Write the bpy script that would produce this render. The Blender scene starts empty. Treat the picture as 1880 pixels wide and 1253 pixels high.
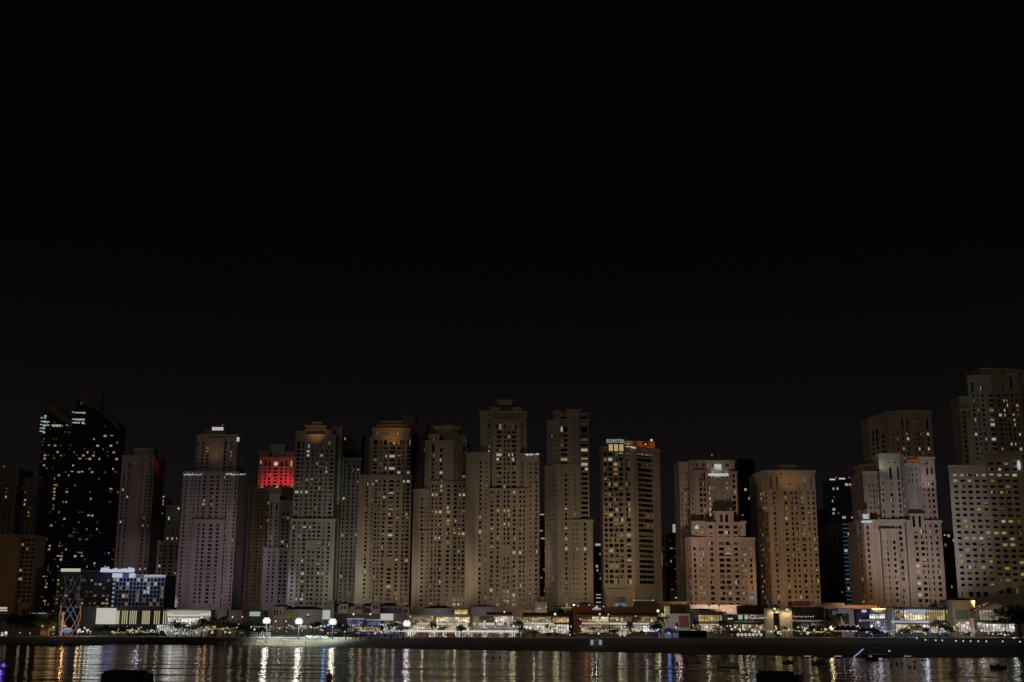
import bpy, bmesh, math, random
from mathutils import Vector, Matrix, noise
R = random.Random(7)
SC = bpy.context.scene
COL = SC.collection
PI = math.pi
# ------------------------------------------------------------------ camera
F, CU, CV, H = 2270.0, 940.0, 626.5, 12.0          # focal length in photo pixels, centre, eye height
PITCH = math.atan(520.0/F); ROLL = math.radians(0.30)
CM = Matrix.Rotation(PI/2+PITCH, 3, 'X') @ Matrix.Rotation(ROLL, 3, 'Z')
cam = bpy.data.objects.new('camera', bpy.data.cameras.new('camera')); COL.objects.link(cam)
cam.location = (0, 0, H); cam.rotation_euler = CM.to_euler()
cam.data.sensor_width = 36; cam.data.lens = F/1880*36
cam.data.clip_start = 0.5; cam.data.clip_end = 20000
SC.camera = cam
SC.render.resolution_x, SC.render.resolution_y = 1024, 682
def ray(u, v): return CM @ Vector(((u-CU)/F, (CV-v)/F, -1))
def at(u, v, Y):                                    # point on the sight line at world depth Y
    d = ray(u, v); return d.x/d.y*Y, d.z/d.y*Y+H
def onz(u, v, z):                                   # point on the sight line at world height z
    d = ray(u, v); k = (z-H)/d.z; return d.x*k, d.y*k
# ------------------------------------------------------------------ world, sun, exposure
w = bpy.data.worlds.new('World'); SC.world = w; w.use_nodes = True
nt = w.node_tree; bg = nt.nodes['Background']
tc = nt.nodes.new('ShaderNodeTexCoord'); sx = nt.nodes.new('ShaderNodeSeparateXYZ')
nt.links.new(tc.outputs['Generated'], sx.inputs[0])
cr = nt.nodes.new('ShaderNodeValToRGB'); nt.links.new(sx.outputs['Z'], cr.inputs[0])
e = cr.color_ramp.elements
e[0].position = 0.0; e[0].color = (.0075, .0060, .0056, 1)
e[1].position = 0.46; e[1].color = (.0005, .0007, .0007, 1)
for p_, c_ in ((.08, (.0060, .0050, .0050, 1)), (.17, (.0036, .0031, .0034, 1)), (.27, (.0015, .0014, .0016, 1))):
    k = e.new(p_); k.color = c_
nt.links.new(cr.outputs[0], bg.inputs[0]); bg.inputs[1].default_value = 1.0
sun = bpy.data.objects.new('moon_glow', bpy.data.lights.new('moon_glow', 'SUN')); COL.objects.link(sun)  # weak warm sun lamp added as general ambient fill
sun.data.energy = 0.10; sun.data.angle = math.radians(25); sun.data.color = (1.0, .78, .60)
sun.rotation_euler = Vector((.55, 1, -.46)).to_track_quat('-Z', 'Y').to_euler()
SC.view_settings.view_transform = 'Standard'; SC.view_settings.look = 'None'
SC.view_settings.exposure = 0.0; SC.view_settings.gamma = 1.0
SC.cycles.use_denoising = True; SC.cycles.use_adaptive_sampling = False
SC.cycles.max_bounces = 4; SC.cycles.diffuse_bounces = 1; SC.cycles.glossy_bounces = 3; SC.cycles.transparent_max_bounces = 4
SC.cycles.caustics_reflective = False; SC.cycles.caustics_refractive = False
SC.cycles.sample_clamp_indirect = 2.0
# ------------------------------------------------------------------ materials
MATS = {}
def mat(name, col, rough=.8, emit=None, es=1.0, var=0.0, scale=.3, metal=0.0, spec=.5):
    if name in MATS: return MATS[name]
    m = bpy.data.materials.new(name); m.use_nodes = True; MATS[name] = m
    t = m.node_tree; b = t.nodes['Principled BSDF']
    b.inputs['Base Color'].default_value = (*col, 1); b.inputs['Roughness'].default_value = rough
    b.inputs['Metallic'].default_value = metal; b.inputs['Specular IOR Level'].default_value = spec
    if emit:
        b.inputs['Emission Color'].default_value = (*emit, 1); b.inputs['Emission Strength'].default_value = es
    if var:
        c = t.nodes.new('ShaderNodeTexCoord'); n = t.nodes.new('ShaderNodeTexNoise'); n.inputs['Scale'].default_value = scale
        n.inputs['Detail'].default_value = 5
        r = t.nodes.new('ShaderNodeMapRange'); r.inputs['From Min'].default_value = .3; r.inputs['From Max'].default_value = .7
        r.inputs['To Min'].default_value = 1-var; r.inputs['To Max'].default_value = 1+var
        mx = t.nodes.new('ShaderNodeVectorMath'); mx.operation = 'SCALE'; mx.inputs[0].default_value = col
        t.links.new(c.outputs['Object'], n.inputs['Vector']); t.links.new(n.outputs['Fac'], r.inputs['Value'])
        t.links.new(r.outputs[0], mx.inputs['Scale']); t.links.new(mx.outputs[0], b.inputs['Base Color'])
    return m
def glow(name, col, s=1.0, var=0.0, scale=(1, 1, 1)):       # a lit surface; var breaks it up like an interior seen through glass
    if name in MATS: return MATS[name]
    m = mat(name, (.05, .05, .05), .5, col, s)
    if var:
        t = m.node_tree; b = t.nodes['Principled BSDF']
        c = t.nodes.new('ShaderNodeTexCoord'); mp = t.nodes.new('ShaderNodeMapping'); mp.inputs['Scale'].default_value = scale
        v = t.nodes.new('ShaderNodeTexVoronoi'); v.inputs['Scale'].default_value = 1; v.distance = 'CHEBYCHEV'
        r = t.nodes.new('ShaderNodeMapRange'); r.inputs['To Min'].default_value = s*(1-var); r.inputs['To Max'].default_value = s*(1+var*1.0)
        sp = t.nodes.new('ShaderNodeSeparateColor')
        t.links.new(c.outputs['Object'], mp.inputs[0]); t.links.new(mp.outputs[0], v.inputs['Vector'])
        t.links.new(v.outputs['Color'], sp.inputs[0]); pw = t.nodes.new('ShaderNodeMath'); pw.operation = 'POWER'; pw.inputs[1].default_value = 1.9
        t.links.new(sp.outputs[0], pw.inputs[0]); t.links.new(pw.outputs[0], r.inputs['Value'])
        t.links.new(r.outputs[0], b.inputs['Emission Strength'])
    return m
def stone(name, col):
    m = mat(name, col, .9); t = m.node_tree; b = t.nodes['Principled BSDF']; c = t.nodes.new('ShaderNodeTexCoord'); fac = None
    for sc_, lo, hi in (((.55, .55, .035), .80, 1.16), ((.05, .05, .03), .78, 1.22), ((.9, .9, .9), .93, 1.07)):
        mp = t.nodes.new('ShaderNodeMapping'); mp.inputs['Scale'].default_value = sc_; n = t.nodes.new('ShaderNodeTexNoise'); n.inputs['Scale'].default_value = 1; n.inputs['Detail'].default_value = 4
        r = t.nodes.new('ShaderNodeMapRange'); r.inputs['From Min'].default_value = .3; r.inputs['From Max'].default_value = .7; r.inputs['To Min'].default_value = lo; r.inputs['To Max'].default_value = hi
        t.links.new(c.outputs['Object'], mp.inputs[0]); t.links.new(mp.outputs[0], n.inputs['Vector']); t.links.new(n.outputs['Fac'], r.inputs['Value'])
        if fac is None: fac = r.outputs[0]
        else:
            mu = t.nodes.new('ShaderNodeMath'); mu.operation = 'MULTIPLY'; t.links.new(fac, mu.inputs[0]); t.links.new(r.outputs[0], mu.inputs[1]); fac = mu.outputs[0]
    sp = t.nodes.new('ShaderNodeSeparateXYZ'); t.links.new(c.outputs['Object'], sp.inputs[0]); fr = t.nodes.new('ShaderNodeMath'); fr.operation = 'PINGPONG'; fr.inputs[1].default_value = 1.65; t.links.new(sp.outputs['Z'], fr.inputs[0])
    lt = t.nodes.new('ShaderNodeMapRange'); lt.inputs['From Min'].default_value = 0; lt.inputs['From Max'].default_value = .22; lt.inputs['To Min'].default_value = .80; lt.inputs['To Max'].default_value = 1; t.links.new(fr.outputs[0], lt.inputs['Value'])
    mu = t.nodes.new('ShaderNodeMath'); mu.operation = 'MULTIPLY'; t.links.new(fac, mu.inputs[0]); t.links.new(lt.outputs[0], mu.inputs[1])
    mx = t.nodes.new('ShaderNodeVectorMath'); mx.operation = 'SCALE'; mx.inputs[0].default_value = col; t.links.new(mu.outputs[0], mx.inputs['Scale']); t.links.new(mx.outputs[0], b.inputs['Base Color']); return m
STONE = stone('pale_stone', (.43, .37, .305))
STONE2 = stone('grey_stone', (.36, .34, .31))
STONE3 = stone('pink_stone', (.45, .35, .29))
STONE4 = stone('mauve_stone', (.42, .36, .36))
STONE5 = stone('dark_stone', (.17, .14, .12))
TRIM = mat('stone_trim', (.46, .40, .33), .85)
GLASS = mat('dark_glass', (.008, .008, .009), .18, spec=.4)
BLACKGLASS = mat('black_glass', (.006, .009, .012), .12, spec=.5, var=.2, scale=.2)
BLUEGLASS = mat('blue_glass', (.035, .06, .085), .15, spec=.6)
CURTAIN = mat('curtained_glass', (.11, .09, .07), .6)
DARK = mat('dark_metal', (.03, .03, .03), .5)
STEEL = mat('pale_metal', (.35, .35, .36), .4, metal=.4)
ROOF = mat('brown_roof', (.10, .065, .05), .9, var=.2, scale=.5)
WHITE = mat('white_plaster', (.70, .68, .66), .8, var=.06, scale=.4)
BEIGE = mat('beige_plaster', (.48, .40, .31), .85, var=.08, scale=.3)
RED = mat('red_plaster', (.42, .10, .05), .85, var=.12, scale=.4)
SALMON = mat('salmon_plaster', (.60, .27, .20), .85, var=.08, scale=.4)
CONC = mat('concrete', (.24, .23, .22), .9, var=.15, scale=.4)
SAND = mat('beach_sand', (.070, .052, .038), .95, var=.2, scale=.08)
PAVE = mat('paving', (.28, .26, .24), .8, var=.15, scale=.2)
LEAF = mat('leaves', (.035, .06, .02), .8, var=.5, scale=.9)
BARK = mat('bark', (.10, .075, .05), .9, var=.3, scale=2)
LIT = [glow('lit_window_warm', (.33, .24, .10), .8), glow('lit_window_amber', (.19, .12, .035), .8),
       glow('lit_window_white', (.36, .34, .27), .9), glow('lit_window_dim', (.085, .055, .018), .9),
       glow('lit_window_faint', (.035, .024, .012), .9)]
LITGREEN = glow('lit_window_pale_green', (.30, .37, .30), 1.0)
WHITELAMP = glow('white_lamp', (.95, .95, .92), .62)
WARMLAMP = glow('warm_lamp', (.95, .78, .48), .55)
SIGNW = glow('white_sign', (.92, .95, 1.0), .46)
SIGNB = glow('blue_white_sign', (.66, .76, 1.0), .62)
REDLAMP = glow('red_beacon', (.9, .05, .05), .9)
BLUELAMP = glow('blue_lamp', (.06, .12, .9), .8)
# ------------------------------------------------------------------ mesh helper and object helpers
class MB:
    def __init__(s): s.v = []; s.f = []; s.m = []; s.mats = []
    def mi(s, m):
        if m not in s.mats: s.mats.append(m)
        return s.mats.index(m)
    def face(s, pts, m):
        n = len(s.v); s.v += [tuple(p) for p in pts]; s.f.append(tuple(range(n, n+len(pts)))); s.m.append(s.mi(m))
    def box(s, a, b, m, M=None):
        x0, y0, z0 = a; x1, y1, z1 = b
        c = [(x0,y0,z0),(x1,y0,z0),(x1,y1,z0),(x0,y1,z0),(x0,y0,z1),(x1,y0,z1),(x1,y1,z1),(x0,y1,z1)]
        if M: c = [tuple(M @ Vector(p)) for p in c]
        n = len(s.v); s.v += c; k = s.mi(m)
        for q in ((0,3,2,1),(4,5,6,7),(0,1,5,4),(1,2,6,5),(2,3,7,6),(3,0,4,7)):
            s.f.append(tuple(n+i for i in q)); s.m.append(k)
    def prism(s, poly, z0, z1, m, zt=None):            # poly counter-clockwise seen from above
        n = len(poly); b = len(s.v); k = s.mi(m)
        s.v += [(x, y, z0) for x, y in poly]+[(x, y, z1) for x, y in poly]
        s.f.append(tuple(b+n+i for i in range(n))); s.m.append(k)
        s.f.append(tuple(b+i for i in reversed(range(n)))); s.m.append(k)
        for i in range(n):
            j = (i+1) % n; s.f.append((b+i, b+j, b+n+j, b+n+i)); s.m.append(k)
    def tube(s, pts, rads, m, seg=6, cap=True):
        k = s.mi(m); rings = []
        if not isinstance(rads, (list, tuple)): rads = [rads]*len(pts)
        P = [Vector(p) for p in pts]
        for i, p in enumerate(P):
            d = (P[min(i+1, len(P)-1)]-P[max(i-1, 0)]).normalized()
            a = d.orthogonal().normalized() if abs(d.z) < .95 else Vector((1, 0, 0)).cross(d).normalized()
            if abs(d.z) < .95: a = d.cross(Vector((0, 0, 1))).normalized()
            c = d.cross(a).normalized(); r = []
            for j in range(seg):
                t = 2*PI*j/seg; r.append(len(s.v)); s.v.append(tuple(p+(a*math.cos(t)+c*math.sin(t))*rads[i]))
            rings.append(r)
        for i in range(len(rings)-1):
            for j in range(seg):
                q = (j+1) % seg; s.f.append((rings[i][j], rings[i][q], rings[i+1][q], rings[i+1][j])); s.m.append(k)
        if cap:
            s.f.append(tuple(reversed(rings[0]))); s.m.append(k); s.f.append(tuple(rings[-1])); s.m.append(k)
    def ball(s, c, r, m, seg=8, rings=5, sz=1.0):
        k = s.mi(m); b = len(s.v); s.v.append((c[0], c[1], c[2]-r*sz))
        for i in range(1, rings):
            a = -PI/2+PI*i/rings
            for j in range(seg):
                t = 2*PI*j/seg; s.v.append((c[0]+r*math.cos(a)*math.cos(t), c[1]+r*math.cos(a)*math.sin(t), c[2]+r*sz*math.sin(a)))
        s.v.append((c[0], c[1], c[2]+r*sz)); L = len(s.v)-1
        for j in range(seg):
            q = (j+1) % seg; s.f.append((b, b+1+q, b+1+j)); s.m.append(k)
            for i in range(rings-2):
                o = b+1+i*seg; s.f.append((o+j, o+q, o+seg+q, o+seg+j)); s.m.append(k)
            o = b+1+(rings-2)*seg; s.f.append((o+j, o+q, L)); s.m.append(k)
    def build(s, name, parent=None, loc=None):
        me = bpy.data.meshes.new(name); me.from_pydata(s.v, [], s.f)
        for m in s.mats: me.materials.append(m)
        me.polygons.foreach_set('material_index', s.m); me.update()
        o = bpy.data.objects.new(name, me); COL.objects.link(o)
        if parent: o.parent = parent
        if loc: o.location = loc
        return o
def tag(o, label, cat, group=None):
    o['label'] = label; o['category'] = cat
    if group: o['group'] = group
    return o
def thing(name, label, cat, loc=(0, 0, 0), rz=0, group=None):
    o = bpy.data.objects.new(name, None); COL.objects.link(o); o.location = loc; o.rotation_euler = (0, 0, rz)
    o.empty_display_size = .5
    return tag(o, label, cat, group)
def struct(name, mb):
    o = mb.build(name); o['kind'] = 'structure'; return o
def copy_tree(o, loc=None, rz=None, sc=None, label=None, group=None):
    c = o.copy(); COL.objects.link(c)
    for ch in list(o.children):
        d = ch.copy(); COL.objects.link(d); d.parent = c
        for g in list(ch.children):
            h = g.copy(); COL.objects.link(h); h.parent = d
    if loc is not None: c.location = loc
    if rz is not None: c.rotation_euler = (0, 0, rz)
    if sc is not None: c.scale = (sc, sc, sc) if not isinstance(sc, tuple) else sc
    if label: c['label'] = label
    if group: c['group'] = group
    return c
def lamp(kind, loc, power, col, radius=.3, parent=None, aim=None, angle=60, blend=.6, name='light'):
    l = bpy.data.lights.new(name, kind); l.energy = power; l.color = col
    if kind in ('POINT', 'SPOT'): l.shadow_soft_size = radius
    if kind == 'SPOT': l.spot_size = math.radians(angle); l.spot_blend = blend
    o = bpy.data.objects.new(name, l); COL.objects.link(o); o.location = loc
    if aim is not None: o.rotation_euler = (Vector(aim)-Vector(loc)).to_track_quat('-Z', 'Y').to_euler()
    if parent: o.parent = parent
    return o
# ------------------------------------------------------------------ lie of the land
def interp(x, T):
    if x <= T[0][0]: return T[0][1]
    for (a, b), (c, d) in zip(T, T[1:]):
        if x <= c: return b+(d-b)*(x-a)/(c-a)
    return T[-1][1]
GZ = [(-420, 3.0), (-323, 3.2), (0, 4.9), (244, 7.3), (420, 7.7)]
YP = [(-420, 800), (-323, 780), (0, 700), (244, 590), (420, 560)]
def gz(x): return interp(x, GZ)
def yp(x): return interp(x, YP)
def pl(u, v, back=0.0):                              # point on the promenade line under pixel column u, `back` metres behind it
    Y = 700.0
    for _ in range(12): x = at(u, v, Y)[0]; Y = yp(x)+back
    return at(u, v, Y)[0], Y
SHORE = [(-300, 1183), (0, 1184), (300, 1183), (420, 1184), (520, 1186), (600, 1188), (750, 1192), (900, 1194.5), (1100, 1197.5),
         (1250, 1201), (1400, 1204), (1550, 1208), (1700, 1208.5), (1880, 1207.5), (2200, 1206)]
_k = [onz(u, v, 0) for u, v in SHORE]; shore = []
for (xa_, ya_), (xb_, yb_) in zip(_k, _k[1:]):
    n_ = max(1, int((xb_-xa_)/7))
    for j in range(n_): shore.append((xa_+(xb_-xa_)*j/n_, ya_+(yb_-ya_)*j/n_+R.uniform(-1.6, 1.6)+2.2*math.sin((xa_+(xb_-xa_)*j/n_)*.09)))
shore.append(_k[-1])

def wave_mat():
    m = mat('sea_water', (.004, .006, .007), .07, spec=.36); t = m.node_tree; b = t.nodes['Principled BSDF']
    b.inputs['IOR'].default_value = 1.33
    c = t.nodes.new('ShaderNodeTexCoord'); prev = None
    for i, (sx_, sy_, dist, st) in enumerate(((.012, .035, 3.0, .95), (.13, .14, .50, .95), (.5, .8, .07, .9))):
        mp = t.nodes.new('ShaderNodeMapping'); mp.inputs['Scale'].default_value = (sx_, sy_, 1)
        n = t.nodes.new('ShaderNodeTexNoise'); n.inputs['Scale'].default_value = 1; n.inputs['Detail'].default_value = 3
        bp = t.nodes.new('ShaderNodeBump'); bp.inputs['Distance'].default_value = dist; bp.inputs['Strength'].default_value = st
        t.links.new(c.outputs['Object'], mp.inputs[0]); t.links.new(mp.outputs[0], n.inputs['Vector']); t.links.new(n.outputs['Fac'], bp.inputs['Height'])
        if prev: t.links.new(prev.outputs[0], bp.inputs['Normal'])
        prev = bp
    gl = t.nodes.new('ShaderNodeBsdfGlossy'); gl.inputs['Color'].default_value = (.56, .53, .49, 1); gl.inputs['Roughness'].default_value = .085
    df = t.nodes.new('ShaderNodeBsdfDiffuse'); df.inputs['Color'].default_value = (.004, .006, .006, 1); fr = t.nodes.new('ShaderNodeFresnel'); fr.inputs['IOR'].default_value = 1.30; mi = t.nodes.new('ShaderNodeMixShader')
    for n_ in (gl, df, fr): t.links.new(prev.outputs[0], n_.inputs['Normal'])
    t.links.new(fr.outputs[0], mi.inputs[0]); t.links.new(df.outputs[0], mi.inputs[1]); t.links.new(gl.outputs[0], mi.inputs[2])
    t.nodes.remove(b); t.links.new(mi.outputs[0], [n for n in t.nodes if n.type == 'OUTPUT_MATERIAL'][0].inputs['Surface']); return m
wt = MB(); wt.face([(-1500, -200, 0), (1500, -200, 0), (1500, 2500, 0), (-1500, 2500, 0)], wave_mat()); struct('water', wt)
g = MB(); cols_ = []
sh = [(-1500, shore[0][1]+60)]+shore+[(1500, shore[-1][1]-40)]
for x, y in sh:
    e_ = yp(x)-26; z_ = gz(x)
    cols_.append([(x, y-8, -.45), (x, y, .0), (x, y+(e_-y)*.25, z_*.22), (x, y+(e_-y)*.6, z_*.62), (x, e_, z_*.93)])
for a, b_ in zip(cols_, cols_[1:]):
    for i in range(4): g.face([a[i], b_[i], b_[i+1], a[i+1]], SAND)
struct('beach', g)
g = MB()
for (x, y), (x2, y2) in zip(sh, sh[1:]):
    a = [(x, yp(x)-26), (x2, yp(x2)-26)]
    z1, z2 = gz(x), gz(x2)
    g.face([(a[0][0], a[0][1], z1*.93), (a[1][0], a[1][1], z2*.93), (a[1][0], a[1][1]+.3, z2), (a[0][0], a[0][1]+.3, z1)], CONC)
    g.face([(a[0][0], a[0][1]+.3, z1), (a[1][0], a[1][1]+.3, z2), (x2, 2500, z2), (x, 2500, z1)], PAVE)
struct('ground', g)

# ------------------------------------------------------------------ towers
WRES = []                                            # nothing is drawn from this list; kept for the window budget
def parse_cols(s):
    out = []
    for tok in s.split():
        a = tok.split('@'); u, wd = a[0].split(':'); small = wd.endswith('s'); wd = wd.rstrip('s')
        vr = tuple(float(q) for q in a[1].split('-')) if len(a) > 1 else None
        out.append((float(u), float(wd), small, vr))
    return out
class Tower:
    def __init__(s, name, label, cat, Y, uc, pitch, wall=STONE, lit=.05, group=None, seed=0, hfrac=.56):
        s.Y = Y; s.fh = pitch*Y/F*.985; s.wall = wall; s.lit = lit; s.r = random.Random(seed*31+int(uc)); s.hf = hfrac
        x = at(uc, 1110, Y)[0]; s.x0 = x; s.z0 = gz(x)
        s.root = thing(name, label, cat, (x, Y, s.z0), 0, group); s.w = MB(); s.t = MB(); s.panes = []; s.want = []
        s.name = name
    def lx(s, u, v, dy=0): return at(u, v, s.Y+dy)[0]-s.x0
    def lz(s, v, dy=0, u=940): return at(u, v, s.Y+dy)[1]-s.z0
    def face(s, P, Q, z0, z1, cols, m, rec=.4):       # P->Q left to right as seen from outside; cols: list of (t_centre, width, [(z0,z1)..])
        P = Vector((P[0], P[1], 0)); Q = Vector((Q[0], Q[1], 0)); L = (Q-P).length
        if L < .05: return
        U = (Q-P)/L; N = Vector((U.y, -U.x, 0)); w = s.w
        def q(a, b, c, d, off=0.0, mm=m, mb=w):
            mb.face([P+U*a+N*off+Vector((0,0,c)), P+U*b+N*off+Vector((0,0,c)), P+U*b+N*off+Vector((0,0,d)), P+U*a+N*off+Vector((0,0,d))], mm)
        x = 0.0
        for c, wd, rows in sorted(cols, key=lambda k: k[0]):
            a, b = c-wd/2, c+wd/2
            if a < x+.08 or b > L-.08 or not rows: continue
            q(x, a, z0, z1); z = z0
            for r0, r1 in sorted(rows):
                if r0 < z+.05 or r1 > z1-.05: continue
                q(a, b, z, r0)
                for (aa, bb, cc, dd) in (((a, r0), (b, r0), 0, 0),):
                    p = lambda X, Z, o: P+U*X-N*o+Vector((0, 0, Z))
                    w.face([p(a, r0, 0), p(b, r0, 0), p(b, r0, rec), p(a, r0, rec)], m)
                    w.face([p(a, r1, rec), p(b, r1, rec), p(b, r1, 0), p(a, r1, 0)], m)
                    w.face([p(a, r0, 0), p(a, r0, rec), p(a, r1, rec), p(a, r1, 0)], m)
                    w.face([p(b, r0, rec), p(b, r0, 0), p(b, r1, 0), p(b, r1, rec)], m)
                s.panes.append((P+U*a-N*rec, U, N, b-a, r0, r1))
                z = r1
            q(a, b, z, z1); x = b
        q(x, L, z0, z1)
    def block(s, chain, vT, vref=None, dep=26, skew=0, dy=0, cols='', rows=None, slots='', side=0, zb=None, cap=.9, m=None, rec=.4, smallh=.3, sidew=1.5, bands=()):
        """chain: (u, dy) points of the front, left to right, read at photo row vref; the rest of the footprint runs straight back"""
        vref = vref or vT; m = m or s.wall
        pts = [(s.lx(u, vref, d+dy), d+dy) for u, d in chain]
        uc = sum(c[0] for c in chain)/len(chain)
        zT = s.lz(vT, dy+min(c[1] for c in chain), uc); z0 = 0.0 if zb is None else s.lz(zb, dy, uc)
        yb = max(p[1] for p in pts)+dep
        if rows: vt, vb = rows
        else: vt, vb = vT+1.2*s.fh/s.Y*F, 1112
        zt, zbm = min(s.lz(vt, dy, uc), zT-1.2), max(s.lz(vb, dy, uc), z0+2.5)
        def rowlist(a, b, hh):
            out = []; z = a
            while z > b:
                out.append((z-hh/2, z+hh/2)); z -= s.fh
            return out
        C = []
        for u, wd, small, vr in parse_cols(cols):
            a, b = (zt, zbm) if not vr else (s.lz(vr[0], dy, uc), s.lz(vr[1], dy, uc))
            C.append((u, wd, rowlist(a, b, s.fh*(smallh if small else s.hf)), small))
        for u, wd, small, vr in parse_cols(slots):
            za, zb_ = s.lz(vr[1], dy, uc), s.lz(vr[0], dy, uc)
            for k, c in enumerate(C):
                if abs(c[0]-u) < (c[1]+wd)/2+.3:
                    C[k] = (c[0], c[1], [r for r in c[2] if r[1] < za-.3 or r[0] > zb_+.3]+[(za, zb_)], c[3]); break
            else: C.append((u, wd, [(za, zb_)], False))
        sc = s.Y/F; segs = list(zip(pts, pts[1:])); used = [[] for _ in segs]
        for u, wd, rr, small in C:
            best = None
            for i, (p, q) in enumerate(segs):
                # cast the sight line of column u at row vref onto segment i
                xa, xb = chain[i][0], chain[i+1][0]
                if xa <= u <= xb and xb > xa:
                    t = (u-xa)/(xb-xa); L = math.dist(p, q); stretch = L/max(.5, abs(q[0]-p[0]))
                    used[i].append((t*L, wd*sc*stretch if not small else wd*sc, rr))
        for i, (p, q) in enumerate(segs): s.face(p, q, z0, zT, used[i], m, rec)
        # sides and back
        rl = rowlist(zt, zbm, s.fh*s.hf)
        for P, Q, vis in (((pts[0][0]+skew*dep, yb), pts[0], pts[0][0]+s.x0 > 0), (pts[-1], (pts[-1][0]+skew*dep, yb), pts[-1][0]+s.x0 < 0)):
            L = math.dist(P, Q); n = side if vis else 0
            s.face(P, Q, z0, zT, [((k+.5)*L/n, sidew, rl) for k in range(n)], m)
        s.face((pts[-1][0]+skew*dep, yb), (pts[0][0]+skew*dep, yb), z0, zT, [], m)
        foot = pts+[(pts[-1][0]+skew*dep, yb), (pts[0][0]+skew*dep, yb)]
        s.w.face([(x, y, zT) for x, y in foot], m)
        if cap:                                        # parapet band a little proud of the wall, and belt courses
            def ring(zc0, zc1, off, mm):
                cx = sum(p[0] for p in foot)/len(foot); cy = sum(p[1] for p in foot)/len(foot)
                hw = max(p[0] for p in foot)-cx; hd = max(p[1] for p in foot)-cy
                f2 = [(cx+(x-cx)*(1+off/max(hw, 2)), cy+(y-cy)*(1+off/max(hd, 2))) for x, y in foot]
                q_ = MB(); q_.prism(f2, zc0, zc1, mm); q_.build('cornice', s.root)
            ring(zT-.5, zT+cap, .55, TRIM if m in (STONE, STONE2, STONE3, STONE4) else m)
            for bv in bands:
                z = s.lz(bv, dy, uc); ring(z-.35, z+.35, .35, TRIM if m in (STONE, STONE2, STONE3, STONE4) else m)
        return pts, zT, yb
    def pil(s, chainu, vT, vref, wpx, proud=.6, dy=0, vb=None):          # pilasters standing proud of a front
        for u in chainu:
            x = s.lx(u, vref, dy); z1 = s.lz(vT, dy, u); z0 = 0 if vb is None else s.lz(vb, dy, u); hw = wpx*s.Y/F/2
            s.w.box((x-hw, dy-proud, z0), (x+hw, dy+.02, z1), s.wall)
    def light(s, pts):                                 # photo positions whose nearest window is lit: (u, v, kind)
        s.want += pts
    def finish(s, budget=100, litmix=(3, 4, 1, 6, 6), darkm=None):
        darkm = darkm or GLASS
        s.w.build('wall', s.root)
        if s.t.f: s.t.build('cornice', s.root)
        r = s.r; lit = {}
        cen = [(p[0]+p[1]*p[3]/2+Vector((0, 0, (p[4]+p[5])/2))) for p in s.panes]
        if s.want:
            inv = CM.transposed(); uv = []
            for c in cen:
                d = inv @ (c+Vector((s.x0, s.Y, s.z0-H))); uv.append((CU+F*d.x/-d.z, CV-F*d.y/-d.z))
            for u, v, k in s.want:
                i = min(range(len(uv)), key=lambda i: (uv[i][0]-u)**2+(uv[i][1]-v)**2)
                if abs(uv[i][0]-u)+abs(uv[i][1]-v) < 9: lit[i] = (k, True)
        for i in range(len(s.panes)):
            if i not in lit and r.random() < s.lit: lit[i] = (r.choices(range(5), litmix)[0], False)
        front = [i for i, p in enumerate(s.panes) if p[2].y < -.2]
        order = sorted(front, key=lambda i: -(s.panes[i][3]*(s.panes[i][5]-s.panes[i][4])*(-s.panes[i][2].y)))
        own = set(order[:budget]); rest = MB()
        def pane(mb, i, o):
            P, U, N, wd, z0, z1 = s.panes[i]
            g = lambda a, z: tuple(P+U*a+Vector((0, 0, z))-o)
            if i not in lit:
                q = r.random()
                if q > .86 and darkm is GLASS: mb.face([g(0, z0), g(wd*.5, z0), g(wd*.5, z1), g(0, z1)], CURTAIN); mb.face([g(wd*.5, z0), g(wd, z0), g(wd, z1), g(wd*.5, z1)], darkm)
                elif q > .80 and darkm is GLASS: mb.face([g(0, z0), g(wd, z0), g(wd, z1), g(0, z1)], CURTAIN)
                else: mb.face([g(0, z0), g(wd, z0), g(wd, z1), g(0, z1)], darkm)
                return
            k, full = lit[i]; L = k if hasattr(k, 'name') else LIT[k]
            # part of the opening lit, the rest behind a curtain
            mode = (0 if r.random() < .55 else r.randrange(1, 4)) if full else r.randrange(1, 4)
            if mode == 0: mb.face([g(0, z0), g(wd, z0), g(wd, z1), g(0, z1)], L)
            elif mode in (1, 2):
                a = wd*r.uniform(.3, .6)
                A, B = (L, darkm) if mode == 1 else (darkm, L)
                mb.face([g(0, z0), g(a, z0), g(a, z1), g(0, z1)], A); mb.face([g(a, z0), g(wd, z0), g(wd, z1), g(a, z1)], B)
            else:
                zz = z0+(z1-z0)*r.uniform(.3, .6)
                mb.face([g(0, z0), g(wd, z0), g(wd, zz), g(0, zz)], darkm); mb.face([g(0, zz), g(wd, zz), g(wd, z1), g(0, z1)], L)
        for i in range(len(s.panes)):
            if i in own:
                mb = MB(); P = s.panes[i][0]; o = Vector((P.x, P.y, s.panes[i][4])); pane(mb, i, o)
                mb.build('window', s.root, o)
            else: pane(rest, i, Vector((0, 0, 0)))
        if rest.f:
            o = rest.build('window', s.root)
            if len(s.panes) > budget: o['kind'] = 'stuff'
        return s.root
def beacon(u, v, Y, label):
    x, z = at(u, v, Y); t = thing('beacon_light', label, 'beacon light', (x, Y, z-3.2), group=None)
    m = MB(); m.tube([(0, 0, 0), (0, 0, 2.9)], .12, DARK); m.build('mast', t)
    m = MB(); m.ball((0, 0, 3.2), .5, REDLAMP); m.build('lamp', t)

TW = 'floodlit residential towers along the shore'
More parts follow.
